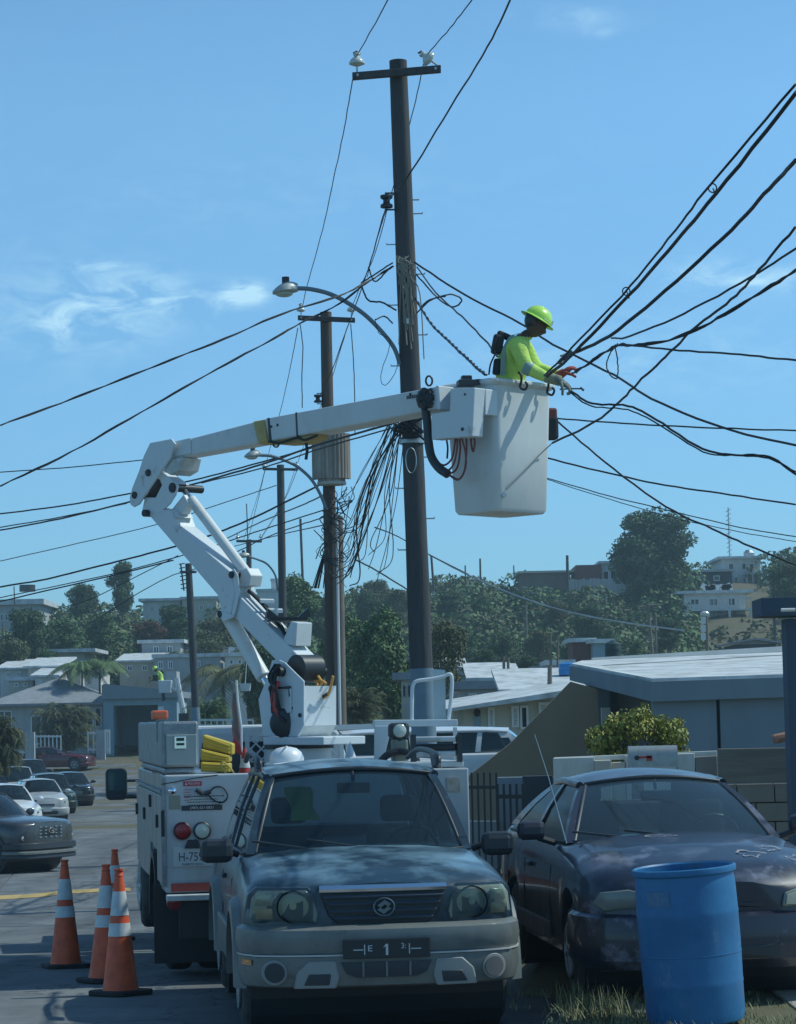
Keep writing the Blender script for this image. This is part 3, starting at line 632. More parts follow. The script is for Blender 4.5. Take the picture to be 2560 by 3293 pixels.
for a_, b_, t_, bb, d_, m_, lb, rf in [(1095, 1165, 1458, 1490, 92, wTeal, 'teal walled house with flat roof in the valley', 'flat'), (1010, 1085, 1452, 1490, 96, wCream, 'cream house with a slanting sheet roof in the valley', 'shed'), (940, 1010, 1440, 1480, 100, wWhite, 'white house partly hidden behind the sparse tree', 'flat'), (1150, 1210, 1432, 1470, 110, wCream, 'cream house with blue tank in the valley', 'flat'), (985, 1075, 1470, 1500, 80, wGrey, 'grey flat house just behind the white eaved house', 'flat'), (855, 880, 1450, 1500, 85, wCream, 'cream wall end left of the big pole', 'flat'), (1085, 1230, 1478, 1500, 72, wGrey, 'grey low roof behind the louvre window house', 'shed')]:
    house(a_, b_, t_, bb, d_, 5, m_, lb, roof=rf, wins=[(.15, .35, .3, .75), (.6, .8, .3, .75)], over=.3, pitch=.14, rm=roofG if rf == 'flat' and m_ is not wWhite else roofW)
for i, (a_, b_, t_, bb, d_, m_, rf, lb) in enumerate([(130, 172, 1418, 1440, 167, wWhite, 'flat', 'small white flat roofed house left of the two drooping palms'), (20, 70, 1452, 1470, 160, wCream, 'flat', 'low cream roof rising behind the long hip roof at far left'), (180, 215, 1438, 1456, 161, wWhite, 'shed', 'small white shed roof touching the drooping palms'), (480, 525, 1400, 1425, 160, wWhite, 'flat', 'white block house between wooden pole and boom cylinder'),
      (1020, 1060, 1436, 1456, 118, wWhite, 'flat', 'white cube house high in the valley right of the big pole'), (1062, 1098, 1444, 1462, 112, wGrey, 'shed', 'grey shed roof beside the white cube house'), (1175, 1215, 1418, 1436, 128, wWhite, 'flat', 'white flat roof behind the blue tank'), (930, 985, 1428, 1450, 125, wGrey, 'shed', 'grey sheet roof just right of the big pole foot')]):
    house(a_, b_, t_, bb, d_, 5, m_, lb, roof=rf, wins=[(.2, .4, .3, .75, 0), (.6, .8, .3, .75, 0)], over=.3, pitch=.12)
def tank(fx, ft, fb, wpx, d, mt, label):
    t = Q(fx, ft, d); b = Q(fx, fb, d); r_ = wpx * K * d / F / 2; h_ = t.z - b.z; m = MB()
    m.lathe([(r_, 0), (r_, h_ * .3), (r_ * 1.03, h_ * .33), (r_, h_ * .36), (r_, h_ * .62), (r_ * 1.03, h_ * .65), (r_, h_ * .68), (r_, h_ * .86), (r_ * .6, h_ * .95), (r_ * .3, h_ * .97), (r_ * .3, h_), (0, h_)], 20, b)
    return m.build('water_tank', mt, None, smooth=40, label=label, cat='water tank')
tank(1308, 1366, 1420, 34, 70, mat('green_black_poly', (.02, .045, .045), .5), 'dark green round water tank standing behind the slate blue house roof')
bt = tank(1212, 1412, 1440, 40, 75, mat('blue_tarp', (.02, .20, .50), .5), 'bright blue low tank left of the slate blue house roof')
# white eaved louvre house (middle)
d_ = 60; o_ = Q(1070, 1570, d_); r = empty('louvre_house', o_, 0, 'white house with slanting white fascia and louvre windows behind the white minivan', 'house')
def lx(fx): return (fx - 1070) * K * d_ / F
def lz(fy): return Q(1070, fy, d_).z - o_.z
m = MB(); m.prism([(lx(968), 0, -.5), (lx(1240), 0, -.5), (lx(1240), 0, lz(1470)), (lx(968), 0, lz(1508))], (0, 6, 0)); m.build('wall', wCream, r)
m = MB(); m.prism([(lx(950), -.9, lz(1510)), (lx(1245), -.9, lz(1470)), (lx(1245), -.9, lz(1483)), (lx(965), -.9, lz(1515))], (0, 7.5, .25)); m.build('roof', roofW, r)
for (a_, b_, t_, bb, lv) in [(1042, 1056, 1508, 1552, 8), (1092, 1108, 1506, 1552, 8), (1110, 1128, 1506, 1556, 0), (1150, 1180, 1500, 1545, 8), (1195, 1220, 1498, 1545, 8)]:
    window(r, None, lx(a_), lx(b_), lz(bb), lz(t_), -.01, fr=.05, mull=0, louv=lv)
m = MB(); m.b2((lx(1012), -.03, -.3), (lx(1026), .0, lz(1515))); m.build('door', wBlue, r)
m = MB(); m.b2((lx(982), -.03, -.3), (lx(986), .0, lz(1512))); m.build('drain_pipe', wGrey, r)
m = MB(); m.blob((lx(1019), -.1, lz(1510) - .1), .08, .08, .1); m.build('wall_lamp', darkmetal, r)
# slate blue house (right)
A = P(1831, 2142, 38.5); B = P(2094, 2192, 35); C = P(2700, 2172, 35); D = P(2700, 2095, 43); E = P(1866, 2131, 43)
r = empty('slate_house', (B.x, B.y, .1), 0, 'large slate blue flat walled house with bright white roof on the right', 'house'); off = Vector((B.x, B.y, .1))
m = MB(); th = [.22, .28, .28, .2, .2]; top = [A, B, C, D, E]; bot = [p - Vector((0, 0, t)) for p, t in zip(top, th)]
m.add([p - off for p in top] + [p - off for p in bot], [(0, 1, 2, 3, 4), (9, 8, 7, 6, 5)] + [(i, i + 5, (i + 1) % 5 + 5, (i + 1) % 5) for i in range(5)]); 
fas = m.build('fascia', wMod, r)
def inset(p, q, t): return p.lerp(q, t)
cen = (A + B + C + D + E) / 5; m = MB(); tp = [p.lerp(cen, .02) - off + Vector((0, 0, .01)) for p in top]; lo2 = [p - Vector((0, 0, .05)) for p in tp]
m.add([p + Vector((0, 0, .03)) for p in tp] + lo2, [(0, 1, 2, 3, 4), (9, 8, 7, 6, 5)] + [(i, i + 5, (i + 1) % 5 + 5, (i + 1) % 5) for i in range(5)]); m.build('roof', roofW, r)
m = MB(); m.prism([P(1905, 2129, 40.2) - off + Vector((0, 0, .04)), P(2650, 2098, 41.6) - off + Vector((0, 0, .04)), P(2650, 2070, 41.6) - off, P(1905, 2115, 40.2) - off], (0, .25, 0)); m.build('parapet', wWhite, r)
scuff(roofW, (.22, .23, .22), 2.2, .55, .68, (1, 1, 1), .6)
jx = P(2306, 2300, 35.3).x
def wallseg(x0, x1, y, z1a, z1b, nm, mt, th_=.18):
    m = MB(); m.prism([(x0 - off.x, y - off.y, -.3), (x1 - off.x, y - off.y, -.3), (x1 - off.x, y - off.y, z1b - off.z), (x0 - off.x, y - off.y, z1a - off.z)], (0, th_, 0)); m.build(nm, mt, r)
wallseg(B.x + .02, jx - .025, 35.15, B.z - .02, (B.z + C.z) / 2 - .06, 'wall_panel', wMod); wallseg(jx + .025, C.x, 35.15, (B.z + C.z) / 2 - .06, C.z - .05, 'wall_panel', wMod)
wallseg(jx - .04, jx + .04, 35.25, 2.2, 2.2, 'joint_strip', wDark, .05)
wallseg(P(1900, 2300, 39).x, P(2130, 2300, 39).x, 39.2, 2.40, 2.30, 'recessed_wall', wMod)
wallseg(P(1965, 2300, 39).x, P(1990, 2300, 39).x, 39.0, 2.30, 2.25, 'dark_pilaster', wDark)
m = MB(); xw = P(1935, 2300, 39).x - off.x; m.b2((xw, 4.02, .8), (xw + .14, 4.17, 1.9)); m.build('lattice_vent', wWhite, r)
m = MB(); m.prism([P(1836, 2192, 37.4) - off, P(1922, 2216, 37.4) - off, P(1930, 2440, 37.4) - off, P(1930, 2720, 37.4) - off, P(1440, 2720, 37.4) - off, P(1440, 2510, 37.4) - off, P(1505, 2497, 37.4) - off, P(1640, 2392, 37.4) - off], (0, .2, 0)); m.build('sloped_wing_wall', wTaupe, r)
# low white wall, concrete planks and blocks
r = empty('garden_wall', (P(1780, 2440, 28).x, 28, .1), 0, 'low white painted garden wall behind the purple car and mailbox', 'wall'); o_ = Vector(r.location)
def seg(px0, px1, t0, t1, d, nm, mt, th_=.15, zb=-.2, dy=0):
    p0 = P(px0, t0, d) - o_; p1 = P(px1, t1, d) - o_; m = MB()
    m.prism([(p0.x, p0.y + dy, zb), (p1.x, p1.y + dy, zb), (p1.x, p1.y + dy, p1.z), (p0.x, p0.y + dy, p0.z)], (0, th_, 0)); return m.build(nm, mt, r, bevel=.008)
wStain = mat('stained_white_wall', (.56, .58, .54), .85, col2=(.33, .30, .18), scale=2.5, stretch=(1, 1, .3), lo=.5, hi=.7, bump=.15)
seg(1781, 1912, 2438, 2434, 28, 'painted_panel', wStain); seg(1914, 1966, 2446, 2444, 27.9, 'pillar_stub', wCream, .3); seg(1968, 2010, 2452, 2450, 28, 'broken_block', wCream); seg(2012, 2176, 2430, 2426, 28, 'painted_panel', wStain)
seg(2178, 2234, 2424, 2422, 28, 'painted_panel', wStain); seg(2236, 2306, 2434, 2430, 28, 'grey_panel', wallmat('block', (.27, .25, .21)))
seg(1781, 2306, 2436, 2414, 28.2, 'wall_cap', wStain, .05, zb=P(1781, 2448, 28.2).z - .1)
r2 = empty('block_wall', (P(2308, 2440, 27).x, 27, .1), 0, 'unpainted concrete block wall topped by a wide grey plank at the right edge', 'wall'); o_ = Vector(r2.location); r = r2
blkM = wallmat('block', (.27, .25, .21)); plankM = mat('weathered_plank', (.20, .185, .16), .9, col2=(.11, .10, .09), scale=3, stretch=(.4, 1, 5), bump=.2)
seg(2308, 2540, 2408, 2404, 27, 'concrete_plank', plankM, .06, zb=P(2308, 2520, 27).z - .1); seg(2544, 2700, 2402, 2398, 27, 'concrete_plank', plankM, .06, zb=P(2308, 2520, 27).z - .1)
bz = P(2308, 2524, 27).z - .1; base = None
for row in range(7):
    for c_ in range(9):
        x = c_ * .405 + (row % 2) * .2 - .2
        z = bz - .1 - row * .205
        if z < -.1: continue
        if base is None:
            m = MB(); m.box((0, 0, 0), (.393, .14, .193)); base = m.build('concrete_block', blkM, r, bevel=.006); c = base
        else: c = base.copy(); COL.objects.link(c)
        c.parent = r; c.location = (x + .2, .1 + random.uniform(-.006, .006), z)
m = MB(); m.b2((-.3, .14, -.2), (3.6, .2, bz)); m.build('mortar_core', mat('mortar', (.16, .15, .14), .95), r)
m = MB(); o2 = P(2548, 2420, 26.6); m.prism([(0, 0, -.9), (.09, 0, -.9), (.09, 0, .1), (0, 0, .1)], (0, .09, 0)); m.v = [tuple(Vector(v) + o2) for v in m.v]
m.build('wooden_post', barkM, None, label='short weathered wooden post beside the concrete planks', cat='post')
tile = mat('clay_tile', (.34, .17, .12), .9, col2=(.2, .12, .1), scale=9)
m = MB(); c_ = P(2535, 2368, 26.5)
for i in range(4): m.tube([c_ + Vector((-.14, -.15 + i * .1, -.02 - (i % 2) * .01)), c_ + Vector((.14, -.15 + i * .1, .03))], .045, 8)
m.build('clay_tiles', tile, None, smooth=40, label='small heap of clay roof tiles on the post by the block wall', cat='tiles')
# carport column and beam at the right edge
r = empty('carport', (P(2550, 2300, 25).x, 25, .1), 0, 'dark blue carport column and beam at the right edge', 'carport'); o_ = Vector(r.location)
m = MB(); p = P(2517, 1990, 25) - o_; m.b2((p.x + .03, 0, -.2), (p.x + .36, .3, p.z)); m.build('column', wallmat('navy', (.05, .08, .12), amt=.2), r)
m = MB(); p0 = P(2440, 1926, 25) - o_; p1 = P(2440, 1984, 25) - o_; m.b2((p0.x, -.15, p1.z + .003), (p0.x + 2.2, .5, p0.z)); m.build('beam', MT['wall_navy'], r)
m = MB(); p = P(2512, 1962, 24.7) - o_; m.cyl(p, p + Vector((.14, 0, 0)), .018, 8); m.build('pipe', wWhite, r)
# black picket fence between the truck and the purple car
picket(998, 1064, 1648, 1885, 27.5, .062, darkmetal, 'black iron picket fence panel right behind the grey SUV mirror', pw=.022, rails=(.14, .86, .05), extra=.05)
picket(1066, 1120, 1672, 1885, 27.9, .062, darkmetal, 'shorter black iron picket gate touching the purple car', pw=.028, name='picket_gate', cat='gate', rails=(.10, .5, .86), extra=.05)
r = empty('yard_wall', (P(1500, 2500, 30).x, 30, .1), 0, 'pale yard wall behind the black pickets', 'wall'); o_ = Vector(r.location)
seg(1600, 1790, 2500, 2496, 30.5, 'wall_panel', wMod); seg(1495, 1598, 2640, 2640, 30.4, 'wall_panel', wMod)
m = MB(); p = P(1690, 2500, 29.5) - o_; m.b2((p.x, 0, -.1), (p.x + .35, .3, p.z)); m.build('dark_bin', wDark, r)
# mailbox
mo = P(2098, 2470, 26.2); r = empty('mailbox', (mo.x, mo.y, .1), 0, 'grey metal mailbox with a red flag behind the purple car roof', 'mailbox'); zz = P(2098, 2466, 26.2).z - .1
m = MB(); x0, x1 = P(2025, 2470, 26.2).x - mo.x, P(2178, 2470, 26.2).x - mo.x; ht = (P(2098, 2398, 26.2).z - P(2098, 2466, 26.2).z); prof = [(-.09, 0), (-.09, ht * .55)] + [(-.09 * math.cos(t), ht * .55 + ht * .45 * math.sin(t)) for t in [i * math.pi / 8 for i in range(1, 8)]] + [(.09, ht * .55), (.09, 0)]
m.prism([(x0, y_, zz + z_) for y_, z_ in prof], (x1 - x0, 0, 0)); m.build('body', mat('mailbox_metal', (.33, .37, .37), .4, .5, col2=(.25, .27, .27), scale=12), r, smooth=35)
m = MB(); m.prism([(x0 - .012, y_ * 1.06, zz - .005 + z_ * 1.02) for y_, z_ in prof], (.03, 0, 0)); m.build('door', MT['mailbox_metal'], r, smooth=35)
m = MB(); m.b2((x0 + .08, -.105, zz + ht * .42), (x0 + .22, -.098, zz + ht * .52)); m.b2((x0 + .17, -.105, zz + ht * .30), (x0 + .23, -.098, zz + ht * .55)); m.build('flag', redp, r)
m = MB(); m.cyl((x0 + .07, -.115, zz + ht * .45), (x0 + .07, -.09, zz + ht * .45), .025, 10); m.build('flag_pivot', darkmetal, r)
m = MB(); m.b2((x0 + .02, -.05, -.1), (x0 + .14, .05, zz - .045)); m.build('post', barkM, r); m = MB(); m.b2((x0 + .01, -.08, zz - .04), (x0 + .25, .08, zz - .008)); m.build('bracket_board', rust, r)
# ================================================================ utility poles
poleM = mat('pole_wood', (.066, .070, .074), .9, col2=(.024, .029, .034), scale=7, stretch=(1, 1, .12), bump=.5, bscale=25, lo=.35, hi=.65)
poleM2 = mat('pole_wood_brown', (.11, .08, .065), .9, col2=(.035, .033, .033), scale=7, stretch=(1, 1, .12), bump=.5, bscale=25, lo=.35, hi=.65)
porc = mat('glazed_porcelain', (.55, .60, .56), .2, coat=.5); paintG = mat('grey_blue_pole_paint', (.16, .24, .30), .7, col2=(.12, .18, .23), scale=5)
def insul(r, c, s, tilt=0, mt=None):
    rt = Matrix.Rotation(tilt, 3, 'Y'); m = MB(); m.lathe([(.015, -.12), (.018, 0), (.05, .0), (.125, .03), (.13, .055), (.10, .10), (.06, .135), (.045, .16), (.06, .18), (.05, .21), (0, .22)], 16, c, Matrix(rt) * 1)
    m.v = [tuple((Vector(v) - Vector(c)) * s + Vector(c)) for v in m.v]; m.build('insulator', mt or porc, r, smooth=50)
    m = MB(); e = Vector(c) + rt @ Vector((0, 0, .20 * s)); m.tube([e + Vector((-.05 * s, -.02, 0)), e + Vector((0, 0, .035 * s)), e + Vector((.06 * s, .02, .0))], .018 * s, 6); m.build('tie_wire', darkmetal, r)
def pole(tp, bt_, d, rt_, rb, label, mt=poleM, arm=None, painted=None, ins=(), steps=0, name='utility_pole'):
    t = P(*tp, d); b = P(*bt_, d); dr = (t - b).normalized(); g_ = T(b.x, d) if name == 'utility_pole' else b.z
    if b.z > g_ - .3: b = b - dr * (b.z - g_ + .4)
    r = empty(name, b, 0, label, 'pole'); m = MB(); n = 16; pts = [(t - b) * (i / n) for i in range(n + 1)]
    m.tube(pts, [rb + (rt_ - rb) * i / n + random.uniform(-.003, .003) for i in range(n + 1)], 14); m.build('pole', mt, r, smooth=50)
    if arm:
        a0, a1, th = P(*arm[0], d - rt_ - .06) - b, P(*arm[1], d - rt_ - .06) - b, arm[2]
        u = (a1 - a0); m = MB(); up = Vector((0, 0, th)); m.prism([a0 - up / 2 - Vector((0, th / 2, 0)), a0 + up / 2 - Vector((0, th / 2, 0)), a0 + up / 2 + Vector((0, th / 2, 0)), a0 - up / 2 + Vector((0, th / 2, 0))], u)
        m.build('crossarm', poleM, r, bevel=.008)
        for e in (a0.lerp(a1, .06), a0.lerp(a1, .94)):
            m = MB(); m.cyl(e + Vector((0, -th / 2 - .02, 0)), e + Vector((0, th / 2 + .02, 0)), .02, 8); m.build('bolt', steel, r)
    for (px, py, s, tl) in ins: insul(r, P(px, py, d - rt_ - .06) - b, s * .85, tl)
    if painted:
        m = MB(); z0 = P(*painted, d).z; k = (z0 - b.z) / (t.z - b.z); m.tube([(t - b) * .002, (t - b) * k], [rb + .004, rb + (rt_ - rb) * k + .004], 20); m.build('painted_base', paintG, r, smooth=50)
    for i in range(steps):
        z = (t - b) * (.42 + .036 * i); sg = 1 if i % 2 else -1; m = MB(); q = z + Vector((sg * .12, -.02, 0)); m.tube([q, q + Vector((sg * .13, 0, 0)), q + Vector((sg * .13, 0, .02))], .009, 5); m.build('step_bolt', steel, r)
    r['bx'] = 0; return r
def spool(r, c, s=1, arm=.18):
    m = MB(); rt = Matrix.Identity(3); m.lathe([(.02, -.06), (.055, -.055), (.055, -.03), (.03, -.015), (.03, .015), (.055, .03), (.055, .055), (.02, .06)], 12, c); m.v = [tuple((Vector(v) - Vector(c)) * s + Vector(c)) for v in m.v]
    m.build('spool_insulator', darkmetal, r, smooth=50); m = MB()
    for dz in (-.075, .075): m.b2((c[0] - .02, c[1] - .02, c[2] + dz * s - .008), (c[0] + arm, c[1] + .02, c[2] + dz * s + .008))
    m.build('clevis', darkmetal, r)
mp_ = pole((1280, 196), (1362, 2330), 33, .122, .172, 'tall dark wooden utility pole with crossarm in the middle, its foot painted grey blue', arm=((1133, 246), (1418, 222), .095), painted=(1356, 2150), ins=((1148, 212, 1.0, 0), (1388, 196, 1.0, -.9)), steps=12)
b_ = Vector(mp_.location); spool(mp_, tuple(P(1243, 648, 32.9) - b_), 1.5, .2); m = MB(); q = P(1322, 643, 33) - b_; m.cyl(q, q + Vector((.11, 0, 0)), .01, 6); m.build('bolt', steel, mp_)
# tangle of old cable and hardware on the pole
m = MB(); random.seed(3)
for i in range(20):
    a = P(1290 + random.uniform(-15, 30), 820 + random.uniform(0, 30), 32.8) - b_; c = a + Vector((random.uniform(-.05, .12), random.uniform(-.03, 0), random.uniform(-.5, -.1))); e = c + Vector((random.uniform(-.06, .1), 0, random.uniform(-.9, -.1)))
    m.tube(spline([a, a.lerp(c, .5) + Vector((random.uniform(-.1, .1), -.02, 0)), c, e], 4), random.uniform(.006, .012), 5)
m.build('old_wire_bundle', mat('old_rope', (.26, .24, .20), .9), mp_)
m = MB(); q = P(1311, 1032, 32.75) - b_; m.b2((q.x - .016, q.y, q.z - .035), (q.x + .016, q.y + .05, q.z + .035)); m.build('white_tag', frameM, mp_)
m = MB(); q = P(1322, 1480, 32.7) - b_; m.tube(spline([q + Vector((.07 * math.sin(t), 0, .17 * math.cos(t))) for t in [i * .7 for i in range(10)]], 3), .006, 5); m.build('wire_loop', steel, mp_)
m = MB(); q = P(1320, 1370, 32.78) - b_
for i in range(14): m.tube(spline([q + Vector((random.uniform(-.2, .0), 0, random.uniform(-.1, .12))), q + Vector((random.uniform(-.25, .2), -.06, random.uniform(-.15, .15))), q + Vector((random.uniform(-.15, .25), 0, random.uniform(-.2, .1)))], 5), .014, 5)
m.build('splice_bundle', wireM, mp_)
for py in (1330, 1420): m = MB(); q = P(1325, py, 33) - b_; m.lathe([(.168, -.03), (.172, -.03), (.172, .03), (.168, .03)], 20, q, cap=False); m.build('steel_band', steel, mp_, smooth=50)
p2 = pole((1048, 1004), (1072, 2330), 53, .125, .155, 'second wooden pole just left of the big pole, carrying a fluted cable cover', mt=poleM2, arm=((958, 1022), (1142, 1030), .10), ins=((968, 1003, .9, 0), (1130, 1003, .9, 0)))
b_ = Vector(p2.location); spool(p2, tuple(P(1022, 1282, 52.9) - b_), 1.5, .25)
r = empty('cable_guard', P(1066, 1540, 52.6), 0, 'weathered fluted grey and rusty cover hanging round the second pole', 'cover'); o_ = Vector(r.location); hgt = P(1066, 1395, 52.6).z - o_.z
flM = mat('fluted_rusty_sheet', (.36, .34, .29), .85, col2=(.13, .07, .05), scale=5, stretch=(1, 1, .15), lo=.36, hi=.56); rad = .36
for i in range(15):
    a = math.pi * (1 + i / 14) ; m = MB(); c = Vector((rad * math.cos(a), rad * .8 * math.sin(a) + .1, 0)); m.tube([c, c + Vector((0, 0, hgt))], .052, 8); m.build('flute', flM, r, smooth=50)
m = MB(); m.lathe([(rad * .82, -.10), (rad * .82, .02), (rad * .6, hgt)], 18, (0, .1, 0)); m.build('inner_drum', flM, r)
m = MB(); m.lathe([(rad * .86, -.12), (rad * .86, -.06)], 18, (0, .1, 0)); m.build('bottom_band', mat('concrete_band', (.42, .42, .38), .8), r)
m = MB(); a0 = P(1088, 1660, 52.75); a1 = P(1096, 2335, 52.6); mm = mat('weathered_post', (.20, .17, .14), .9, col2=(.09, .08, .07), scale=8, stretch=(1, 1, .15)); m.tube([a0, a1], [.10, .13], 10)
m.v = [tuple(Vector(v) - a1) for v in m.v]; pb = m.build('stub_post', mm, None, smooth=50, label='weathered stub post strapped to the right side of the second pole', cat='post'); pb.location = a1
m = MB(); m.tube([P(1083, 1650, 52.4) - a1, P(1088, 2000, 52.4) - a1, P(1094, 2330, 52.3) - a1], .028, 8); m.build('conduit', frameM, pb)
p3 = pole((902, 1495), (914, 2330), 86, .13, .155, 'third wooden pole with a thin crossarm, right of the raised boom', arm=((845, 1508), (958, 1510), .09), ins=((850, 1502, .8, 0), (955, 1500, .8, 0)))
p4 = pole((800, 1735), (806, 2330), 121, .13, .15, 'small distant pole with dark crossarm showing beside the boom joint', arm=((760, 1740), (842, 1741), .12), ins=((764, 1730, .9, 0), (838, 1730, .9, 0)))
p5 = pole((606, 1812), (632, 2330), 96, .13, .165, 'dark wooden pole standing between the blue house and the boom cylinder', arm=((578, 1840), (632, 1839), .10)); b_ = Vector(p5.location)
m = MB()
for i in range(7): q = P(584 + i, 1815 + i * 13, 95.8) - b_; m.tube([q + Vector((-.1, 0, 0)), q + Vector((.12, 0, .04))], .02, 4)
m.cyl(P(581, 1812, 95.8) - b_, P(592, 1900, 95.8) - b_, .03, 5); m.build('pin_rack', darkmetal, p5)
m = MB(); z0 = P(628, 2275, 96).z - b_.z; m.tube([(0, 0, .1), (P(628, 2275, 96) - b_)], [.171, .167], 16); m.build('painted_base', paintG, p5, smooth=50)
for (tp, bt_, d, lb, ra) in [((966, 1668), (974, 1880), 200, 'thin distant pole right of the third wooden pole', .1), ((1387, 1788), (1394, 1880), 235, 'thin distant pole rising just right of the big pole', .11), ((1496, 1818), (1497, 1868), 235, 'short thin pole on the skyline between big pole and brown building', .07), ((1544, 1796), (1545, 1850), 238, 'thin dark pole on the skyline, second from the big pole', .09), ((1652, 1818), (1653, 1850), 240, 'small thin pole just left of the brown building', .06), ((1824, 1786), (1826, 1890), 230, 'thick dark pole before the red brown building', .13),
        ((2083, 1940), (2098, 2110), 150, 'leaning pale double crossarm pole on the right slope', .10), ((2108, 1975), (2110, 2080), 160, 'plain pale pole beside the leaning double crossarm pole', .07), ((2270, 1975), (2275, 2120), 110, 'pale lamp pole with meter boxes above the slate house roof', .09), ((1691, 1942), (1693, 2025), 190, 'pale pole standing in the green hillside scrub', .09),
        ((1770, 2040), (1772, 2200), 100, 'slim grey pole left of the blue tank', .05), ((1795, 2045), (1793, 2140), 100, 'slim grey pole with a small lamp beside the blue tank', .04), ((2486, 1850), (2492, 2060), 200, 'pole among dark trees near the carport beam', .1), ((45, 1885), (47, 1930), 230, 'short antenna pole on the roof at far left', .05), ((10, 2005), (12, 2120), 190, 'pale pole at the far left edge', .07),
        ((1620, 2110), (1621, 2190), 85, 'pale vent pipe post among the valley roofs, left of a pair', .05), ((1634, 2115), (1635, 2190), 85, 'pale vent pipe post among the valley roofs, right of a pair', .05), ((1768, 2140), (1768, 2220), 66, 'pale concrete post behind the white eave', .06), ((793, 1620), (797, 1740), 190, 'thin lattice antenna above the small distant crossarm pole', .04)]:
    pr = pole(tp, bt_, d, ra, ra * 1.1, lb, mt=mm if 'pale' in lb or 'slim' in lb else poleM, name='thin_pole')
    if 'crossarm pole on the right' in lb:
        for k2 in (0, 1):
            m = MB(); q0 = P(2055, 1952 + k2 * 10, 150) - Vector(pr.location); q1 = P(2112, 1944 + k2 * 10, 150) - Vector(pr.location); m.tube([q0, q1], .07, 5); m.build('crossarm', mm, pr)
    if 'meter boxes' in lb:
        for k2 in range(3): m = MB(); q = P(2262, 1995 + k2 * 26, 109.5) - Vector(pr.location); m.box(q, (.2, .15, .3)); m.build('meter_box', frameM, pr)
        m = MB(); q = P(2266, 1974, 109.5) - Vector(pr.location); m.blob(q, .2, .12, .12); m.build('lamp_head', porc, pr)
# ---------------------------------------------------------------- street lamps
armM = mat('lamp_arm_grey', (.16, .22, .26), .5, .3)
def lamp(pts, head, d, s, label, cell=True):
    o_ = P(*pts[-1], d); r = empty('street_lamp', o_, 0, label, 'street lamp', 'street lamps on the wooden poles'); m = MB()
    q = [P(x, y, d - .35 + .3 * i / (len(pts) - 1)) - o_ for i, (x, y) in enumerate(pts)]; m.tube(spline(q, 5), .030 if s > 200 else .034, 8); m.build('arm', armM, r, smooth=60)
    q0 = P(*head[0], d - .35) - o_; q1 = P(*head[1], d - .35) - o_; Lh = (q1 - q0).length; m = MB(); rows = []
    for i in range(11):
        t = i / 10; w_ = .16 * math.sin(math.pi * min(.93, t * .9 + .07)) ** .6; h_ = .13 * math.sin(math.pi * min(.8, t * .75 + .05)) ** .8; c = q0.lerp(q1, t)
        rows.append([c + Vector((0, w_ * math.cos(a), h_ * math.sin(a) * (1 if math.sin(a) > 0 else .25))) for a in [k * math.pi / 6 for k in range(12)]])
    m.grid(rows, close=True); m.add(rows[0], [tuple(range(12))]); m.add(rows[-1], [tuple(range(12))[::-1]]); m.build('lamp_head', mat('lamp_housing', (.42, .45, .42), .5, .3), r, smooth=50)
    m = MB(); c = q0.lerp(q1, .45); m.blob(c + Vector((0, 0, -.025)), Lh * .36, .12, .045); m.build('lens', clearlens, r, smooth=60)
    m = MB(); c = q0.lerp(q1, .52) + Vector((0, 0, .11)); m.cyl(c, c + Vector((0, 0, .085)), .05, 12); m.build('photocell', darkmetal, r); return r
lamp([(955, 927), (1000, 930), (1060, 945), (1120, 975), (1180, 1018), (1235, 1075), (1268, 1120), (1287, 1172)], ((877, 944), (958, 932)), 33, 240, 'grey cobra head street lamp curving left from the big pole')
lamp([(835, 1464), (870, 1466), (910, 1478), (955, 1500), (1000, 1540), (1030, 1590), (1050, 1640)], ((786, 1470), (838, 1464)), 52.6, 150, 'cobra head street lamp on the second pole below the boom')
lamp([(800, 1790), (830, 1800), (860, 1815), (885, 1850), (893, 1900)], ((762, 1788), (802, 1788)), 86, 95, 'distant cobra head street lamp on the third wooden pole')
lamp([(1315, 2010), (1345, 2040), (1370, 2060)], ((1276, 2015), (1318, 2008)), 110, 95, 'far street lamp above the red walled house') if 0 else None
# ================================================================ overhead wires
GW = 'overhead wires'
def wire(pts, d0, d1, r_, label, full=True, wob=.004, name='overhead_wire', twist=False, mt=None, group=GW, n=6):
    k = K if full else 1; m_ = len(pts); q = [P(x * k, y * k, d0 + (d1 - d0) * i / (m_ - 1)) for i, (x, y) in enumerate(pts)]
    q = spline(q, n); q = [p + Vector((random.uniform(-1, 1) * wob, 0, random.uniform(-1, 1) * wob)) for p in q]; m = MB()
    if twist:
        L_ = 0; ac = [0]
        q2 = []
        for a, b in zip(q, q[1:]):
            ns = max(1, int((b - a).length / .09))
            q2 += [a.lerp(b, i / ns) for i in range(ns)]
        q = q2 + [q[-1]]
        for ph in (0, math.pi): m.tube([p + Vector((math.cos(i * .55 + ph), 0, math.sin(i * .55 + ph))) * r_ * .55 for i, p in enumerate(q)], r_ * .62, 5)
    else: m.tube(q, r_, 6)
    return m.build(name, mt or wireM, None, smooth=60, fix=False, label=label, cat='wire', group=group)
wire([(828, 0), (760, 122)], 24, 32.8, .0075, 'wire from the left insulator of the big pole up to the top edge')
wire([(1007, 0), (960, 60), (912, 115)], 25, 32.8, .0075, 'wire from the right insulator of the big pole up to the top edge')
wire([(1088, 0), (1040, 100), (960, 230), (876, 368), (838, 415), (826, 430)], 24, 32.7, .011, 'thicker wire from the spool on the big pole up to the top right')
wire([(752, 170), (735, 270), (712, 380), (688, 490), (655, 610), (645, 655)], 33, 52.7, .008, 'thin wire running down left from the big pole crossarm to the second pole')
wire([(905, 128), (890, 200), (865, 300), (838, 400), (800, 540), (765, 620), (748, 660)], 33.3, 52.7, .008, 'thin wire running down behind the big pole to the right insulator of the second pole')
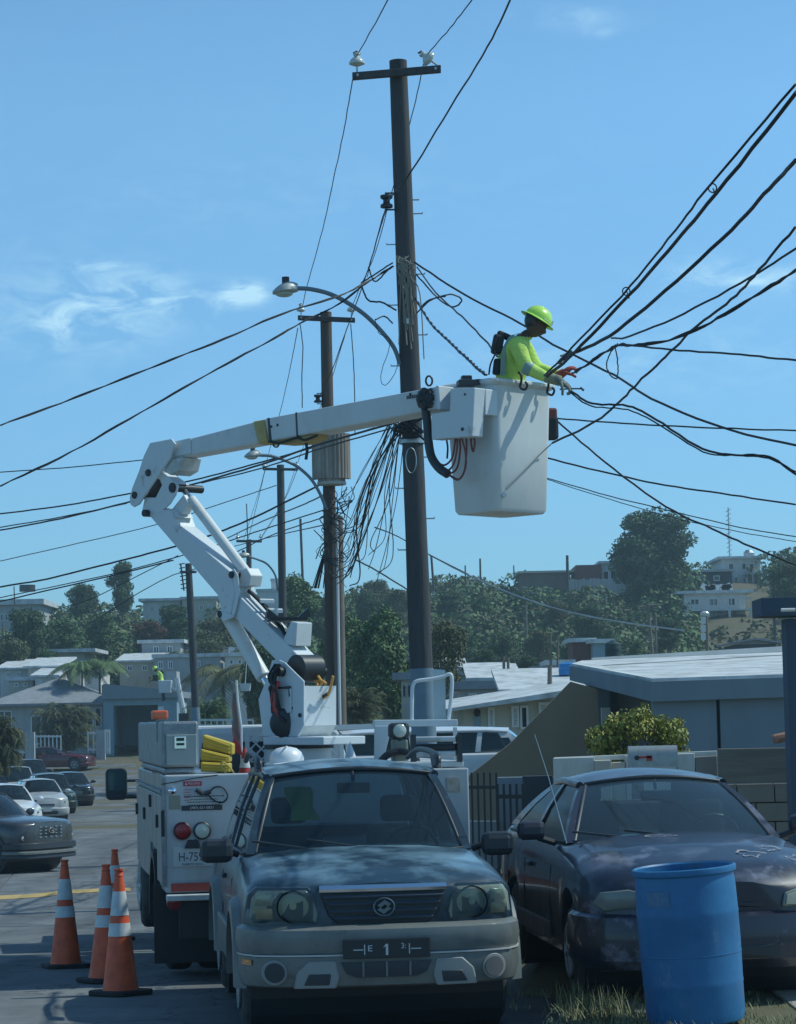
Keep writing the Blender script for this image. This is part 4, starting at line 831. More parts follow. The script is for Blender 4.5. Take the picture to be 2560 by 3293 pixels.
wire([(826, 440), (810, 490), (790, 560), (770, 620), (735, 715), (712, 780), (680, 850)], 33, 52.8, .010, 'wire from the big pole spool down to the second pole spool')
wire([(823, 440), (806, 500), (783, 590)], 33, 36, .006, 'second thin strand dropping from the big pole spool')
wire([(0, 907), (130, 860), (320, 785), (480, 722), (600, 670), (720, 632), (780, 603), (838, 568)], 30, 33, .0135, 'upper of the two thick twisted cables sweeping left from the big pole', twist=True)
wire([(0, 1037), (150, 965), (300, 880), (440, 800), (560, 735), (640, 690), (720, 650), (778, 606), (800, 592)], 30, 33, .0135, 'lower of the two thick twisted cables sweeping left from the big pole', twist=True)
wire([(0, 1007), (160, 996), (330, 978)], 60, 60, .014, 'thin nearly level wire passing behind the boom elbow at far left')
wire([(0, 1096), (140, 1078), (290, 1050), (430, 1020), (560, 985), (700, 945), (800, 912)], 56, 53, .018, 'wire passing behind the elbow toward the fluted cover')
wire([(0, 1131), (130, 1106), (270, 1072), (430, 1028), (560, 990), (690, 945), (850, 900)], 50, 34, .016, 'thick wire crossing in front of the fluted cover')
wire([(0, 1125), (130, 1103), (270, 1074)], 50, 44, .012, 'thin wire running along the thick one at far left')
wire([(430, 1030), (560, 998), (690, 955), (830, 915), (870, 905)], 45, 34, .012, 'thin wire above the thick one in front of the fluted cover')
wire([(0, 1197), (170, 1158), (330, 1120), (470, 1075), (590, 1035)], 90, 86, .016, 'faint wire behind the lower boom')
wire([(0, 1252), (100, 1235), (200, 1210), (300, 1185), (400, 1158), (480, 1130), (560, 1095), (690, 1030)], 58, 53, .021, 'thick twisted cable passing behind the lower boom to the second pole', twist=False)
wire([(0, 1283), (120, 1255), (250, 1225), (370, 1195)], 62, 60, .018, 'double cable above the left tree tops')
wire([(0, 1275), (120, 1250), (250, 1222), (370, 1190), (470, 1160), (560, 1130), (690, 1088)], 70, 53, .014, 'thin cable running with the double cable above the left trees')
wire([(120, 1300), (200, 1275), (300, 1225), (380, 1185)], 95, 94, .018, 'cable curving over the tall narrow tree to the leaning pole')
wire([(190, 1330), (340, 1240), (410, 1215), (470, 1195), (560, 1150), (640, 1120), (700, 1100)], 95, 60, .016, 'cable from the leaning pole toward the second pole', wob=.01)
wire([(480, 1150), (560, 1112), (650, 1075), (700, 1050)], 86, 54, .018, 'sagging cable between third and second poles')
wire([(500, 1165), (600, 1140), (690, 1120)], 86, 54, .014, 'lower sagging cable between third and second poles')
wire([(640, 690), (646, 740), (644, 800), (645, 870)], 52.6, 52.6, .012, 'dropper wire hanging left of the second pole')
wire([(748, 690), (754, 770), (757, 860), (757, 925)], 52.6, 52.6, .012, 'dropper wire hanging right of the second pole')
wire([(635, 700), (620, 780), (600, 870), (575, 960), (555, 1040), (520, 1150)], 52.7, 120, .010, 'thin wire from the second pole down left to the distant crossarm pole')
wire([(740, 700), (722, 760), (700, 830), (660, 920), (630, 1000), (600, 1080), (556, 1150)], 52.7, 120, .010, 'thin wire from the second pole right insulator down to the distant pole')
wire([(566, 1000), (552, 1060), (530, 1148)], 86, 120, .012, 'wire from the third pole crossarm left end')
wire([(635, 1000), (610, 1060), (580, 1110), (556, 1148)], 86, 120, .012, 'wire from the third pole crossarm right end')
# right hand side
wire([(1160, 802), (1220, 742), (1345, 610), (1440, 492), (1520, 388), (1698, 180)], 19.7, 13.5, .008, 'thin messenger wire above the thick cable running to the upper right')
wire([(1168, 803), (1225, 752), (1342, 630), (1440, 518), (1528, 412), (1698, 198)], 19.7, 13.5, .0125, 'thick black cable running to the upper right edge, uppermost pair')
wire([(1192, 775), (1213, 758), (1300, 716), (1420, 620), (1560, 490), (1640, 402), (1698, 342)], 19.8, 13.5, .0125, 'second thick black cable running to the right edge below the pair')
wire([(1305, 722), (1345, 717), (1460, 668), (1600, 592), (1698, 530)], 20, 16, .008, 'thin wire fanning right above the twisted drop')
wire([(1222, 796), (1240, 785), (1290, 752), (1320, 736), (1360, 736), (1440, 722), (1530, 680), (1620, 625), (1698, 578)], 19.6, 15, .012, 'twisted drop cable held in the worker hand and running right', twist=True)
wire([(1178, 945), (1260, 905), (1320, 858), (1370, 808), (1430, 750), (1490, 692), (1560, 640), (1620, 575), (1698, 485)], 21.7, 15.5, .0095, 'wavy cable passing in front of the bucket and up to the right', wob=.006)
wire([(1335, 736), (1450, 747), (1580, 757), (1698, 768)], 20.5, 18, .009, 'nearly level wire right of the worker')
wire([(1318, 732), (1298, 760), (1296, 790), (1315, 808), (1318, 780), (1312, 735)], 20.3, 20.3, .006, 'loose wire loop hanging right of the worker')
wire([(1140, 889), (1190, 893), (1330, 903), (1500, 912), (1698, 918)], 24, 21, .008, 'level wire behind the tool pouch')
wire([(885, 560), (990, 628), (1110, 690), (1180, 735), (1310, 800), (1390, 850), (1540, 912), (1698, 950)], 32.8, 24, .013, 'cable from the big pole passing behind the worker head to the right')
wire([(1218, 834), (1262, 860), (1340, 866), (1400, 895), (1500, 958), (1570, 970), (1640, 974), (1698, 1012)], 19.8, 18, .009, 'upper strand of the wavy double cable right of the bucket')
wire([(1216, 837), (1260, 866), (1340, 874), (1400, 902), (1500, 963), (1570, 972), (1640, 978), (1698, 1006)], 19.8, 18, .006, 'lower strand of the wavy double cable right of the bucket')
wire([(1150, 866), (1200, 908), (1290, 985), (1420, 1080), (1520, 1128), (1600, 1165), (1698, 1205)], 24, 21, .009, 'cable sloping down right from the tool pouch to the hill')
wire([(1120, 967), (1165, 976), (1300, 1010), (1420, 1035), (1560, 1056), (1698, 1076)], 26, 25, .010, 'cable sloping gently right below the wavy double cable')
wire([(1110, 1004), (1160, 1018), (1300, 1058), (1440, 1092), (1580, 1125), (1698, 1145)], 40, 38, .009, 'faint upper strand above the round hilltop tree')
wire([(1110, 1006), (1160, 1020), (1300, 1065), (1440, 1105), (1580, 1135), (1698, 1155)], 40, 38, .007, 'faint lower strand above the round hilltop tree')
wire([(915, 1183), (1010, 1232), (1100, 1270), (1200, 1302), (1320, 1326), (1460, 1345)], 110, 100, .035, 'grey cable sagging across the green hillside', mt=steel)
wire([(885, 635), (920, 690), (960, 730), (1000, 768), (1036, 800)], 32.8, 22, .016, 'twisted cable from the big pole to the back of the bucket', twist=True)
wire([(890, 570), (930, 625), (985, 675), (1040, 732), (1060, 760)], 32.8, 21.5, .010, 'thin cable from the big pole to the worker backpack')
wire([(888, 585), (930, 632), (965, 655), (985, 640), (960, 628), (920, 640), (888, 668)], 32.8, 32.2, .011, 'slack cable loop on the right side of the big pole')
wire([(770, 605), (785, 640), (815, 645), (845, 662)], 33, 32.8, .012, 'jumper cable left of the big pole above the lamp arm')
wire([(800, 680), (808, 710), (832, 730), (812, 800), (822, 822), (845, 790), (848, 765)], 32.7, 32.7, .005, 'thin loose loop beside the lamp arm foot')
wire([(800, 1125), (850, 1145), (920, 1185), (1000, 1225)], 60, 110, .018, 'cable leaving the second pole to the right hill')
wire([(760, 1195), (800, 1215), (870, 1258)], 53, 60, .018, 'low cable right of the second pole')
for i, (pts, lb) in enumerate([([(770, 603), (800, 585), (838, 560)], 'clamp lead above the lamp arm'), ([(786, 570), (800, 600), (828, 575)], 'short tail by the clamp'), ([(895, 660), (915, 640), (950, 632)], 'short lead right of the pole'), ([(838, 690), (820, 675), (800, 682)], 'dark tail left of the pole')]):
    wire(pts, 32.8, 32.6, .010, 'short cable end near the big pole top tangle: ' + lb)
# drooping bundle of drop cables between big pole and second pole
random.seed(11)
for i in range(27):
    sx = random.uniform(826, 872); sy = 905 + random.uniform(-4, 12)
    ex, ey = random.choice([(716, 1060), (718, 1130), (722, 1165), (712, 1205), (722, 1230), (735, 1240), (748, 1225)]); ex += random.uniform(-6, 6); ey += random.uniform(-12, 25)
    if i > 16: ex, ey = random.uniform(728, 815), random.uniform(1170, 1265)
    k1 = random.uniform(0, 1); dd = random.uniform(36, 52)
    mx, my = sx + (ex - sx) * (.30 + .2 * k1), sy + (ey - sy) * (.42 + .15 * k1) + random.uniform(-35, 30); mx += random.uniform(-30, 14); nx, ny = sx + (ex - sx) * (.62 + .15 * k1), sy + (ey - sy) * (.8 + .1 * k1) + random.uniform(0, 25); nx += random.uniform(-26, 16)
    wire([(sx, sy), (mx, my), (nx, ny), (ex, ey)], 32.8, dd, random.choice([.005, .006, .008, .012]), 'drop cable in the drooping bundle between the big pole and the second pole', name='drop_cable', group='drop cables hanging from the big pole', wob=.002, n=8)
m = MB()
for i in range(34):
    a = Vector((random.uniform(690, 735), random.uniform(1030, 1200), 0)); pts = [P((a.x + random.uniform(-22, 28)) * K, (a.y + j * 16 + random.uniform(-14, 14)) * K, 52.3) for j in range(4)]; m.tube(spline(pts, 5), random.choice([.006, .009, .012]), 5)
for i in range(14):
    x = random.uniform(660, 700); pts = [P((700 - (700 - x) * j / 3) * K, (1150 + j * 35) * K, 53) for j in range(4)]; m.tube(pts, .012, 5)
m.build('cable_tangle', wireM, None, fix=False, label='messy tangle of cut black cables round the second pole', cat='cable tangle', kind='stuff')
# cable hangers on the uppermost pair
for (x, y, d) in [(1521, 402, 16.5), (1337, 622, 18.3)]:
    c = Q(x, y, d); m = MB(); m.tube(spline([c + Vector((.028 * math.cos(t) - .005, -.015, .03 * math.sin(t))) for t in [k * .8 for k in range(9)]], 3), .005, 5); m.tube([c, c + Vector((.015, -.02, -.055))], .006, 5)
    m.build('cable_clip', wireM, None, label='small wire clip on the %s stretch of the thick cable pair' % ('upper right' if x > 1400 else 'lower left'), cat='cable clip')
c = Q(1207, 757, 19.6); m = MB()
for i in range(9): m.tube([c + Vector((random.uniform(-.05, .0), random.uniform(-.02, .02), random.uniform(-.05, 0))), c + Vector((random.uniform(0, .06), 0, random.uniform(0, .05)))], .008, 5)
m.build('cable_joint', mat('joint_green', (.06, .12, .07), .6), None, label='greenish taped joint where the thick cables meet above the worker arm', cat='cable joint')
# ================================================================ cars
def arc_z(y, wheels, wr, zb):
    for wy in wheels:
        if abs(y - wy) < wr: return max(zb, WZ + math.sqrt(max(0, wr * wr - (y - wy) ** 2)))
    return zb
WZ = .33
def wheel(par, x, y, r, wdt, side, rimM, name='wheel', spokes=5, steer=0):
    e = MB(); ax = Matrix.Rotation(R(90), 3, 'Y'); rt = Matrix.Rotation(steer, 3, 'Z') @ ax
    prof = [(r * .58, -wdt / 2 + .01), (r * .62, -wdt / 2), (r * .90, -wdt / 2 + .008), (r * .98, -wdt / 2 + .035), (r, -wdt / 4), (r, wdt / 4), (r * .98, wdt / 2 - .035), (r * .90, wdt / 2 - .008), (r * .62, wdt / 2), (r * .58, wdt / 2 - .01)]
    e.lathe(prof, 36, (x, y, r), rt, cap=True)
    w_ = e.build(name, rubber, par, smooth=40)
    m = MB(); o = side * (wdt / 2 + .004); rr = r * .6
    m.lathe([(rr, 0), (rr, .012 * side), (rr * .88, .012 * side), (rr * .85, -.03 * side)], 24, Vector((x, y, r)) + rt @ Vector((0, 0, o)), rt, cap=False)
    for i in range(spokes):
        a = 2 * math.pi * i / spokes; c = Vector((math.cos(a), math.sin(a), 0)); q = Vector((x, y, r)) + rt @ Vector((0, 0, o - .005 * side))
        m.tube([q + rt @ (c * rr * .1), q + rt @ (c * rr * .9)], [rr * .17, rr * .10], 6)
    m.lathe([(rr * .2, -.02 * side), (rr * .2, .02 * side), (0, .022 * side)], 12, Vector((x, y, r)) + rt @ Vector((0, 0, o)), rt)
    m.build('rim', rimM, w_, smooth=35); m = MB(); m.lathe([(rr * .85, -.035 * side), (0, -.035 * side)], 20, Vector((x, y, r)) + rt @ Vector((0, 0, o)), rt, cap=False); m.build('brake_disc', darkmetal, w_)
    return w_
def yfront(x, hw, a=.42, p=2.7):
    q = min(.995, abs(x) / hw); return a * (1 - (1 - q ** p) ** (1 / p))
def car(name, label, cat, loc, rz, sp, paint, group=None, detail=1, rear=False, glassm=None, lower=None, scale=1):
    """sp: L W H wheelr f_over wheelbase belt nose hood cowl header roofend rearbase deck roofw"""
    g = dict(L=4.2, W=1.74, H=1.5, r=.31, fo=.82, wb=2.5, zb=.22, nose=.72, hood=.92, belt=.95, cowl=1.15, header=1.75, roofend=3.3, rearbase=4.0, deck=1.0, rw=.56, bump=.52, tail=.95, na=.45, crown=.05)
    g.update(sp); L_, W_, H_ = g['L'], g['W'], g['H']; hw = W_ / 2; r = g['r']; gl = glassm or glassD
    global WZ; WZ = r
    root = empty(name, loc, rz, label, cat, group); root.scale = (scale,) * 3
    wy = (g['fo'], g['fo'] + g['wb']); ar = r * 1.16
    ys = sorted(set([round(.04 + t, 3) for t in (0, .02, .06, .12, .2, .3, .42)] + [round(v, 3) for v in np.arange(.5, L_ - .45, .12)] + [round(w + ar * math.cos(k * math.pi / 14), 3) for w in wy for k in range(15)] + [round(L_ - .04 - t, 3) for t in (0, .03, .08, .16, .28, .4)]))
    def half(y):
        a = g['na']; f = 1
        if y < a: f = min(f, (1 - (1 - y / a) ** 2.7) ** (1 / 2.7) if y > 0 else 0)
        b = L_ - y
        if b < .35: f = min(f, (1 - (1 - b / .35) ** 3) ** (1 / 3) if b > 0 else 0)
        return hw * max(f, .05)
    tt = [(0, g['nose']), (.25, g['nose'] + (g['hood'] - g['nose']) * .45), (.7, g['nose'] + (g['hood'] - g['nose']) * .8), (g['cowl'], g['hood']), (g['cowl'] + .35, g['belt']), (g['rearbase'] - .2, g['belt'] + .02), (g['rearbase'], g['deck']), (L_ - .1, g['deck'] - .03), (L_, g['tail'])]
    def top(y): return lerp(tt, y)
    rows = []
    for y in ys:
        h = half(y); z1 = top(y); z0 = arc_z(y, wy, ar, g['zb']); cabin = g['cowl'] + .1 < y < g['rearbase'] - .05
        cr = g['crown'] * (0 if cabin else 1); zm = max(z0 + .04, .58 * (z1 - g['zb']) + g['zb']); half_ = []
        pts = [(.0, z0 if z0 > g['zb'] + .01 else z0), (h * .86, z0), (h * .965, min(z0 + .03, z1 - .1)), (h * .985, max(z0 + .05, g['zb'] + .16)), (h, max(zm, z0 + .06)), (h * .985, max(z1 - .17, z0 + .07)), (h * .955, max(z1 - .06, z0 + .08)), (h * .90, z1 - .012), (h * .80, z1 + cr * .35), (h * .45, z1 + cr * .85), (0, z1 + cr)]
        rows.append([(-x, y, z) for x, z in pts] + [(x, y, z) for x, z in pts[::-1]][1:-1])
    m = MB(); m.grid(rows, close=True); m.add(rows[0], [tuple(range(len(rows[0])))]); m.add(rows[-1], [tuple(range(len(rows[0])))[::-1]])
    body = m.build('body', paint, root, smooth=32)
    # dark wheel wells
    for w in wy:
        m = MB(); m.cyl((-hw * .93, w, r * 1.02), (hw * .93, w, r * 1.02), ar * .96, 20); m.build('wheel_arch_liner', black, root)
    m = MB(); m.b2((-hw * .84, .35, g['zb'] - .03), (hw * .84, L_ - .35, g['zb'] + .02)); m.build('underbody', black, root)
    # greenhouse
    bw = hw * .90; rw = g['rw']; zb0 = g['hood'] - .01; c, hd, re, rb = g['cowl'], g['header'], g['roofend'], g['rearbase']; bow = .16
    def cowlp(t): return Vector((bw * t * .97, c + bow * t * t * 1.3, g['hood'] + .0 + (g['belt'] - g['hood']) * t * t))
    def headp(t): return Vector((rw * t, hd + .07 * t * t, H_ - .05 - .045 * t * t))
    def rendp(t): return Vector((rw * t, re - .05 * t * t, H_ - .05 - .05 * t * t))
    def rbasep(t): return Vector((bw * t * .95, rb - .10 * t * t, (g['deck'] if g['deck'] < 1.1 or True else 0) + .0))
    ts = [i / 8 - 1 for i in range(17)]
    def patch(fa, fb, n, bulge, k=.93, v0=0, v1=1):
        rws = []
        for i in range(n + 1):
            s_ = v0 + (v1 - v0) * i / n; rws.append([fa(t * k).lerp(fb(t * k), s_) + bulge * (4 * s_ * (1 - s_)) for t in ts])
        return rws
    # roof
    m = MB(); n = 10; rws = []
    for i in range(n + 1):
        s_ = i / n; rws.append([headp(t).lerp(rendp(t), s_) + Vector((0, 0, .05 * math.sin(math.pi * (s_ * .9 + .05)) + .012 * (1 - t * t))) for t in ts])
    lowr = [[p - Vector((0, 0, .05)) for p in rw_] for rw_ in rws]
    m.grid(rws); m.grid([r_[::-1] for r_ in lowr]); m.grid([rws[0], lowr[0]]); m.grid([rws[-1], lowr[-1]]); m.grid([[r_[0] for r_ in rws], [r_[0] for r_ in lowr]]); m.grid([[r_[-1] for r_ in rws], [r_[-1] for r_ in lowr]])
    m.build('roof', paint, root, smooth=35)
    wb_ = Vector((0, -.03, .02))
    m = MB(); m.grid(patch(cowlp, headp, 6, wb_)); ws = m.build('windscreen', gl, root, smooth=0, fix=False)
    m = MB(); m.grid(patch(rbasep, rendp, 6, Vector((0, .03, .02)))); m.build('rear_window', gl, root, smooth=0, fix=False)
    m = MB()
    for s_ in (0, 1):
        f = cowlp if s_ == 0 else headp; m.tube([f(t * .95) + Vector((0, -.008, .006)) for t in ts], .012, 6)
    for sg in (-1, 1): m.tube([cowlp(sg * .93).lerp(headp(sg * .93), q) + wb_ * 4 * q * (1 - q) for q in (0, .25, .5, .75, 1)], .012, 6)
    m.build('windscreen_seal', black, root, smooth=60)
    for sg in (-1, 1):
        A0, A1, C0, C1 = cowlp(sg), headp(sg), rbasep(sg), rendp(sg)
        def pil(p, q, wa, wbb, nm='pillar'):
            m = MB(); mid = (p + q) / 2 + Vector((sg * .01, 0, .015)); rws = []
            for s2 in (0, .25, .5, .75, 1):
                o = p.lerp(q, s2) + (mid - (p + q) / 2) * 4 * s2 * (1 - s2); ww = wa + (wbb - wa) * s2
                rws.append([o + Vector((sg * .010, -ww / 2, 0)), o + Vector((sg * .010, ww / 2, 0)), o + Vector((-sg * .045, ww / 2, 0)), o + Vector((-sg * .045, -ww / 2, 0))])
            m.grid(rws, close=True); m.build(nm, paint, root, smooth=50)
        pil(A0, A1, .10, .09)
        bel = lambda y: Vector((sg * bw * .985, y, g['belt'] - .005)); rf = lambda y: Vector((sg * rw * 1.0, y, H_ - .075))
        by = hd + (re - hd) * (.42 if g.get('doors', 4) == 4 else .55)
        pil(bel(by + .05), rf(by), .10, .08)
        pil(C0 - Vector((0, .12, 0)), C1 - Vector((0, .07, 0)), .30 if g['deck'] < 1.1 else .22, .20)
        if g['L'] > 4.3 and g['deck'] > 1.1 or g.get('suv'): pil(bel(re - .55), rf(re - .5), .09, .08)
        m = MB(); m.tube([A1 + Vector((sg * .005, 0, 0)), rf(hd + .5) + Vector((sg * .01, 0, .0)), rf(re - .4) + Vector((sg * .01, 0, 0)), C1], .028, 8); m.build('roof_rail_edge', paint, root, smooth=60)
        m = MB(); m.tube([A0 + Vector((sg * .01, .0, 0)), bel(c + .5) + Vector((sg * .02, 0, 0)), bel(rb - .3) + Vector((sg * .02, 0, 0))], .012, 6); m.build('window_sill_trim', black, root, smooth=60)
        def side(y0, y1, u0, u1):
            m = MB(); m.grid([[bel(y0), bel(y1)], [(bel(y0).lerp(rf(u0), .5) + Vector((sg * .015, 0, 0))), bel(y1).lerp(rf(u1), .5) + Vector((sg * .015, 0, 0))], [rf(u0), rf(u1)]]); m.build('side_window', gl, root, smooth=0, fix=False)
        side(c + .18, by, hd + .06, by - .04); side(by + .1, rb - .2, by + .04, re - .1)
        # mirrors
        if g.get('nomir'): mc = None
        m = MB(); mc = Vector((sg * (hw + .10), c + .33, g['belt'] + .07)); m.blob(mc, .115, .06, .075, 14, 8); m.v = [tuple(Vector((max(-99, v[0]), min(v[1], mc.y + .03), v[2]))) for v in m.v]
        mr = m.build('mirror', g.get('mirm', paint), root, smooth=50) if not g.get('nomir') else root
        m = MB(); m.cyl(mc - Vector((sg * .04, -.02, .04)), (sg * hw * .93, c + .38, g['belt'] - .01), .022, 8); m.build('mirror_arm', black, mr)
        m = MB(); m.b2((sg * (hw * .985 + .004), by - .28, g['belt'] - .2), (sg * (hw * .985 + .03), by - .10, g['belt'] - .17)); m.build('door_handle', g.get('mirm', paint), root, bevel=.006)
        for yy_ in (c + .32, by + .06, rb - .55):
            m = MB(); m.tube([(sg * hw * .90, yy_, g['belt'] - .02), (sg * (hw * .985 + .002), yy_, g['belt'] - .17), (sg * (hw + .001), yy_, .55), (sg * (hw * .985 + .001), yy_, g['zb'] + .17)], .0035, 4); m.build('door_gap', black, root)
    # interior
    m = MB(); m.b2((-bw * .85, c + .35, .35), (bw * .85, rb - .25, .50)); m.b2((-bw * .9, c + .12, g['hood'] - .25), (bw * .9, c + .5, g['hood'] - .03)); m.build('dashboard', interior, root, bevel=.03)
    for sx in (-.38, .38):
        m = MB(); m.box((sx, hd + .25, .60), (.46, .5, .16)); m.box((sx, hd + .52, .88), (.46, .14, .58), Matrix.Rotation(R(-14), 3, 'X')); m.box((sx, hd + .62, 1.24 if H_ < 1.5 else 1.3), (.25, .09, .18)); m.build('seat', interior, root, bevel=.04)
    m = MB(); m.box((0, rb - .75, .85), (bw * 1.6, .16, .6), Matrix.Rotation(R(-12), 3, 'X')); m.build('rear_seat', interior, root, bevel=.04)
    m = MB(); sc_ = Vector((.37, hd - .12, g['hood'] + .0)); m.tube([sc_ + Matrix.Rotation(R(-60), 3, 'X') @ Vector((.18 * math.cos(a), .18 * math.sin(a), 0)) for a in [k * math.pi / 10 for k in range(21)]], .014, 6); m.build('steering_wheel', black, root, smooth=60)
    m = MB(); m.box((0, hd - .08, H_ - .17), (.22, .03, .07)); m.cyl((0, hd - .06, H_ - .13), (0, hd - .02, H_ - .06), .012); m.build('interior_mirror', black, root, bevel=.01)
    for w in wy:
        for sg in (-1, 1): wheel(root, sg * (hw - .115), w, r, .2, sg, g.get('rim', steel), spokes=g.get('spokes', 5))
    for sx in (-1, 1):   # wipers
        m = MB(); p0 = cowlp(.25 * sx - .1) + Vector((0, -.02, .03)); p1 = cowlp(.25 * sx - .1).lerp(headp(.25 * sx - .55), .14) + Vector((-.42, -.03, .03)); m.tube([p0, p1], .009, 5); m.build('wiper', black, root)
    root['hw'] = hw; return root, g, cowlp, headp
def fpoly(root, name, pts, mt, g, dep=.05, off=.0, y0=.04, par=None, bevel=.008, a=None, smooth=None):
    """outline in the front face (x, z) wrapped round the nose"""
    hw = g['W'] / 2; n = len(pts); fr = [Vector((x, y0 + yfront(x, hw, a or g['na']) - off, z)) for x, z in pts]; bk = [p + Vector((0, dep, 0)) for p in fr]
    m = MB(); cx = sum(p[0] for p in pts) / n; cz = sum(p[1] for p in pts) / n; ce = Vector((cx, y0 + yfront(cx, hw, a or g['na']) - off - .001, cz))
    rings = []
    for k in (1, .8, .55, .28):
        rings.append([Vector((cx + (x - cx) * k, y0 + yfront(cx + (x - cx) * k, hw, a or g['na']) - off, cz + (z - cz) * k)) for x, z in pts])
    m.grid([bk] + rings, close=True); m.add(rings[-1] + [ce], [(i, (i + 1) % n, n) for i in range(n)])
    return m.build(name, mt, par or root, bevel=bevel, smooth=35 if smooth is None else smooth)
def sweep_front(root, name, prof, mt, g, x0=-1, x1=1, y0=.0, n=28, a=None, k=1.0, par=None):
    """prof: [(dy, z)] closed section swept round the nose plan curve"""
    hw = g['W'] / 2 * k; rows = []; aa = a or g['na']; pth = []
    for i in range(n + 1):
        t = x0 + (x1 - x0) * i / n
        if max(abs(x0), abs(x1)) > .97: ph = t * math.pi / 2; sx = math.copysign(abs(math.sin(ph)) ** (2 / 2.7), t); pth.append((hw * sx, y0 + aa * (1 - abs(math.cos(ph)) ** (2 / 2.7))))
        else: pth.append((hw * t, y0 + yfront(hw * t, hw, aa)))
    if max(abs(x0), abs(x1)) > .97: pth = [(-hw, y0 + aa + .06)] + pth + [(hw, y0 + aa + .06)]
    for i, (x, y) in enumerate(pth):
        p, q = pth[max(i - 1, 0)], pth[min(i + 1, len(pth) - 1)]; tx, ty = q[0] - p[0], q[1] - p[1]; l_ = math.hypot(tx, ty) or 1; nx, ny = ty / l_, -tx / l_
        rows.append([(x - nx * dy * .55 if abs(nx) > .7 else x - nx * dy, y - ny * dy, z) for dy, z in prof])
    m = MB(); m.grid(rows, close=True); m.add(rows[0], [tuple(range(len(prof)))]); m.add(rows[-1], [tuple(range(len(prof)))[::-1]]); return m.build(name, mt, par or root, smooth=35)
def rr(x0, x1, z0, z1, r=.03, n=4):
    out = []
    for cx, cz, a0 in ((x1 - r, z1 - r, 0), (x0 + r, z1 - r, 90), (x0 + r, z0 + r, 180), (x1 - r, z0 + r, 270)):
        for i in range(n + 1): a = R(a0 + 90 * i / n); out.append((cx + r * math.cos(a), cz + r * math.sin(a)))
    return out
def paint(name, c, c2=None, rough=.28, amt=.6, scale=2.2, lo=.45, hi=.65, coat=.5): return mat(name, c, rough, 0, col2=c2, scale=scale, amt=amt, coat=coat, lo=lo, hi=hi, spec=.5)
def facia(root, g, hz0, hz1, hx0, hx1, gx, gz0, gz1, plate=None, mtl=chrome, lens=headM, bars=3):
    for sg in (-1, 1):
        h = fpoly(root, 'headlight', [(sg * x, z) for x, z in rr(hx0, hx1, hz0, hz1, .03)], lens, g, off=.012)
        m = MB(); xm = (hx0 + hx1) / 2 * sg; ym = .04 + yfront(xm, g['W'] / 2, g['na']) - .028; m.lathe([(.05, 0), (.045, .01), (0, .012)], 14, (xm, ym, (hz0 + hz1) / 2), Matrix.Rotation(R(90), 3, 'X')); m.build('bulb_reflector', chrome, h)
    gr_ = fpoly(root, 'grille', rr(-gx, gx, gz0, gz1, .03), black, g, off=.01)
    for i in range(bars): z = gz0 + (gz1 - gz0) * (i + .5) / bars; sweep_front(root, 'grille_bar', [(-.02, z - .008), (-.02, z + .008), (0, z + .008), (0, z - .008)], mtl, g, -gx / (g['W'] / 2) * .95, gx / (g['W'] / 2) * .95, y0=.03, n=8, par=gr_) if i == 0 or mtl is not chrome else None
def bumper(root, g, z0, z1, mt, lowz=None, lm=black):
    sweep_front(root, 'bumper', [(-.02, z0), (-.055, z0 + .05), (-.055, z1 - .05), (-.01, z1), (.1, z1), (.1, z0)], mt, g, y0=.03)
    if lowz: fpoly(root, 'lower_grille', rr(-.38, .38, lowz[0], lowz[1], .03), lm, g, off=.082)
# ---------------------------------------------------------------- the grey-blue SUV in front
gp = paint('faded_teal_paint', (.012, .035, .055), (.15, .26, .33), rough=.36, amt=1, scale=1.7, lo=.43, hi=.60, coat=.25)
silver = paint('tired_silver_paint', (.165, .18, .17), (.11, .12, .115), rough=.42, scale=5, coat=.2)
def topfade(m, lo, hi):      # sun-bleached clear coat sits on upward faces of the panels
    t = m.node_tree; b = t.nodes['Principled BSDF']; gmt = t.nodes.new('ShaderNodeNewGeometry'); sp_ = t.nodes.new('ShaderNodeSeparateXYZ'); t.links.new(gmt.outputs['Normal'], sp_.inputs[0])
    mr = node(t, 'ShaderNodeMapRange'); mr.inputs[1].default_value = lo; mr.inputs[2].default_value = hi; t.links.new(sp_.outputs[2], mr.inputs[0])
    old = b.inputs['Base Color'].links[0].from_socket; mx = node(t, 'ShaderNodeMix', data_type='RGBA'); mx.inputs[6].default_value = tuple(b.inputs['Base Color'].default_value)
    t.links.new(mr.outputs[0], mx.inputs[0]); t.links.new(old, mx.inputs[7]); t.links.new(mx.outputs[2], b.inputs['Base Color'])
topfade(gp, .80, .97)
loc = (-.135, 15.0, 0)
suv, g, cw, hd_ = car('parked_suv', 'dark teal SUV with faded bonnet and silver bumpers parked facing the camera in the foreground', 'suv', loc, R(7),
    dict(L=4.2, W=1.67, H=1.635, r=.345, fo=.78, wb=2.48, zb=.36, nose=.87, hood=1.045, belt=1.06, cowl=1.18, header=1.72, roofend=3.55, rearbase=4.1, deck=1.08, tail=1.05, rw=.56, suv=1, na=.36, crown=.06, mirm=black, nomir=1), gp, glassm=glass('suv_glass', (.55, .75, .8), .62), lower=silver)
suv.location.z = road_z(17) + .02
sweep_front(suv, 'bumper', [(-.02, .49), (-.075, .505), (-.10, .57), (-.085, .645), (-.03, .67), (.1, .67), (.1, .49)], silver, g, y0=.0, k=.975)
lb = sweep_front(suv, 'lower_bumper', [(-.01, .30), (-.05, .315), (-.085, .40), (-.08, .488), (.08, .488), (.08, .30)], silver, g, y0=.0, k=.975)
m_ = sweep_front(suv, 'bumper_crease', [(-.086, .492), (-.086, .502), (.0, .502), (.0, .492)], mat('silver_highlight', (.5, .5, .48), .35), g, y0=-.004, k=.975)
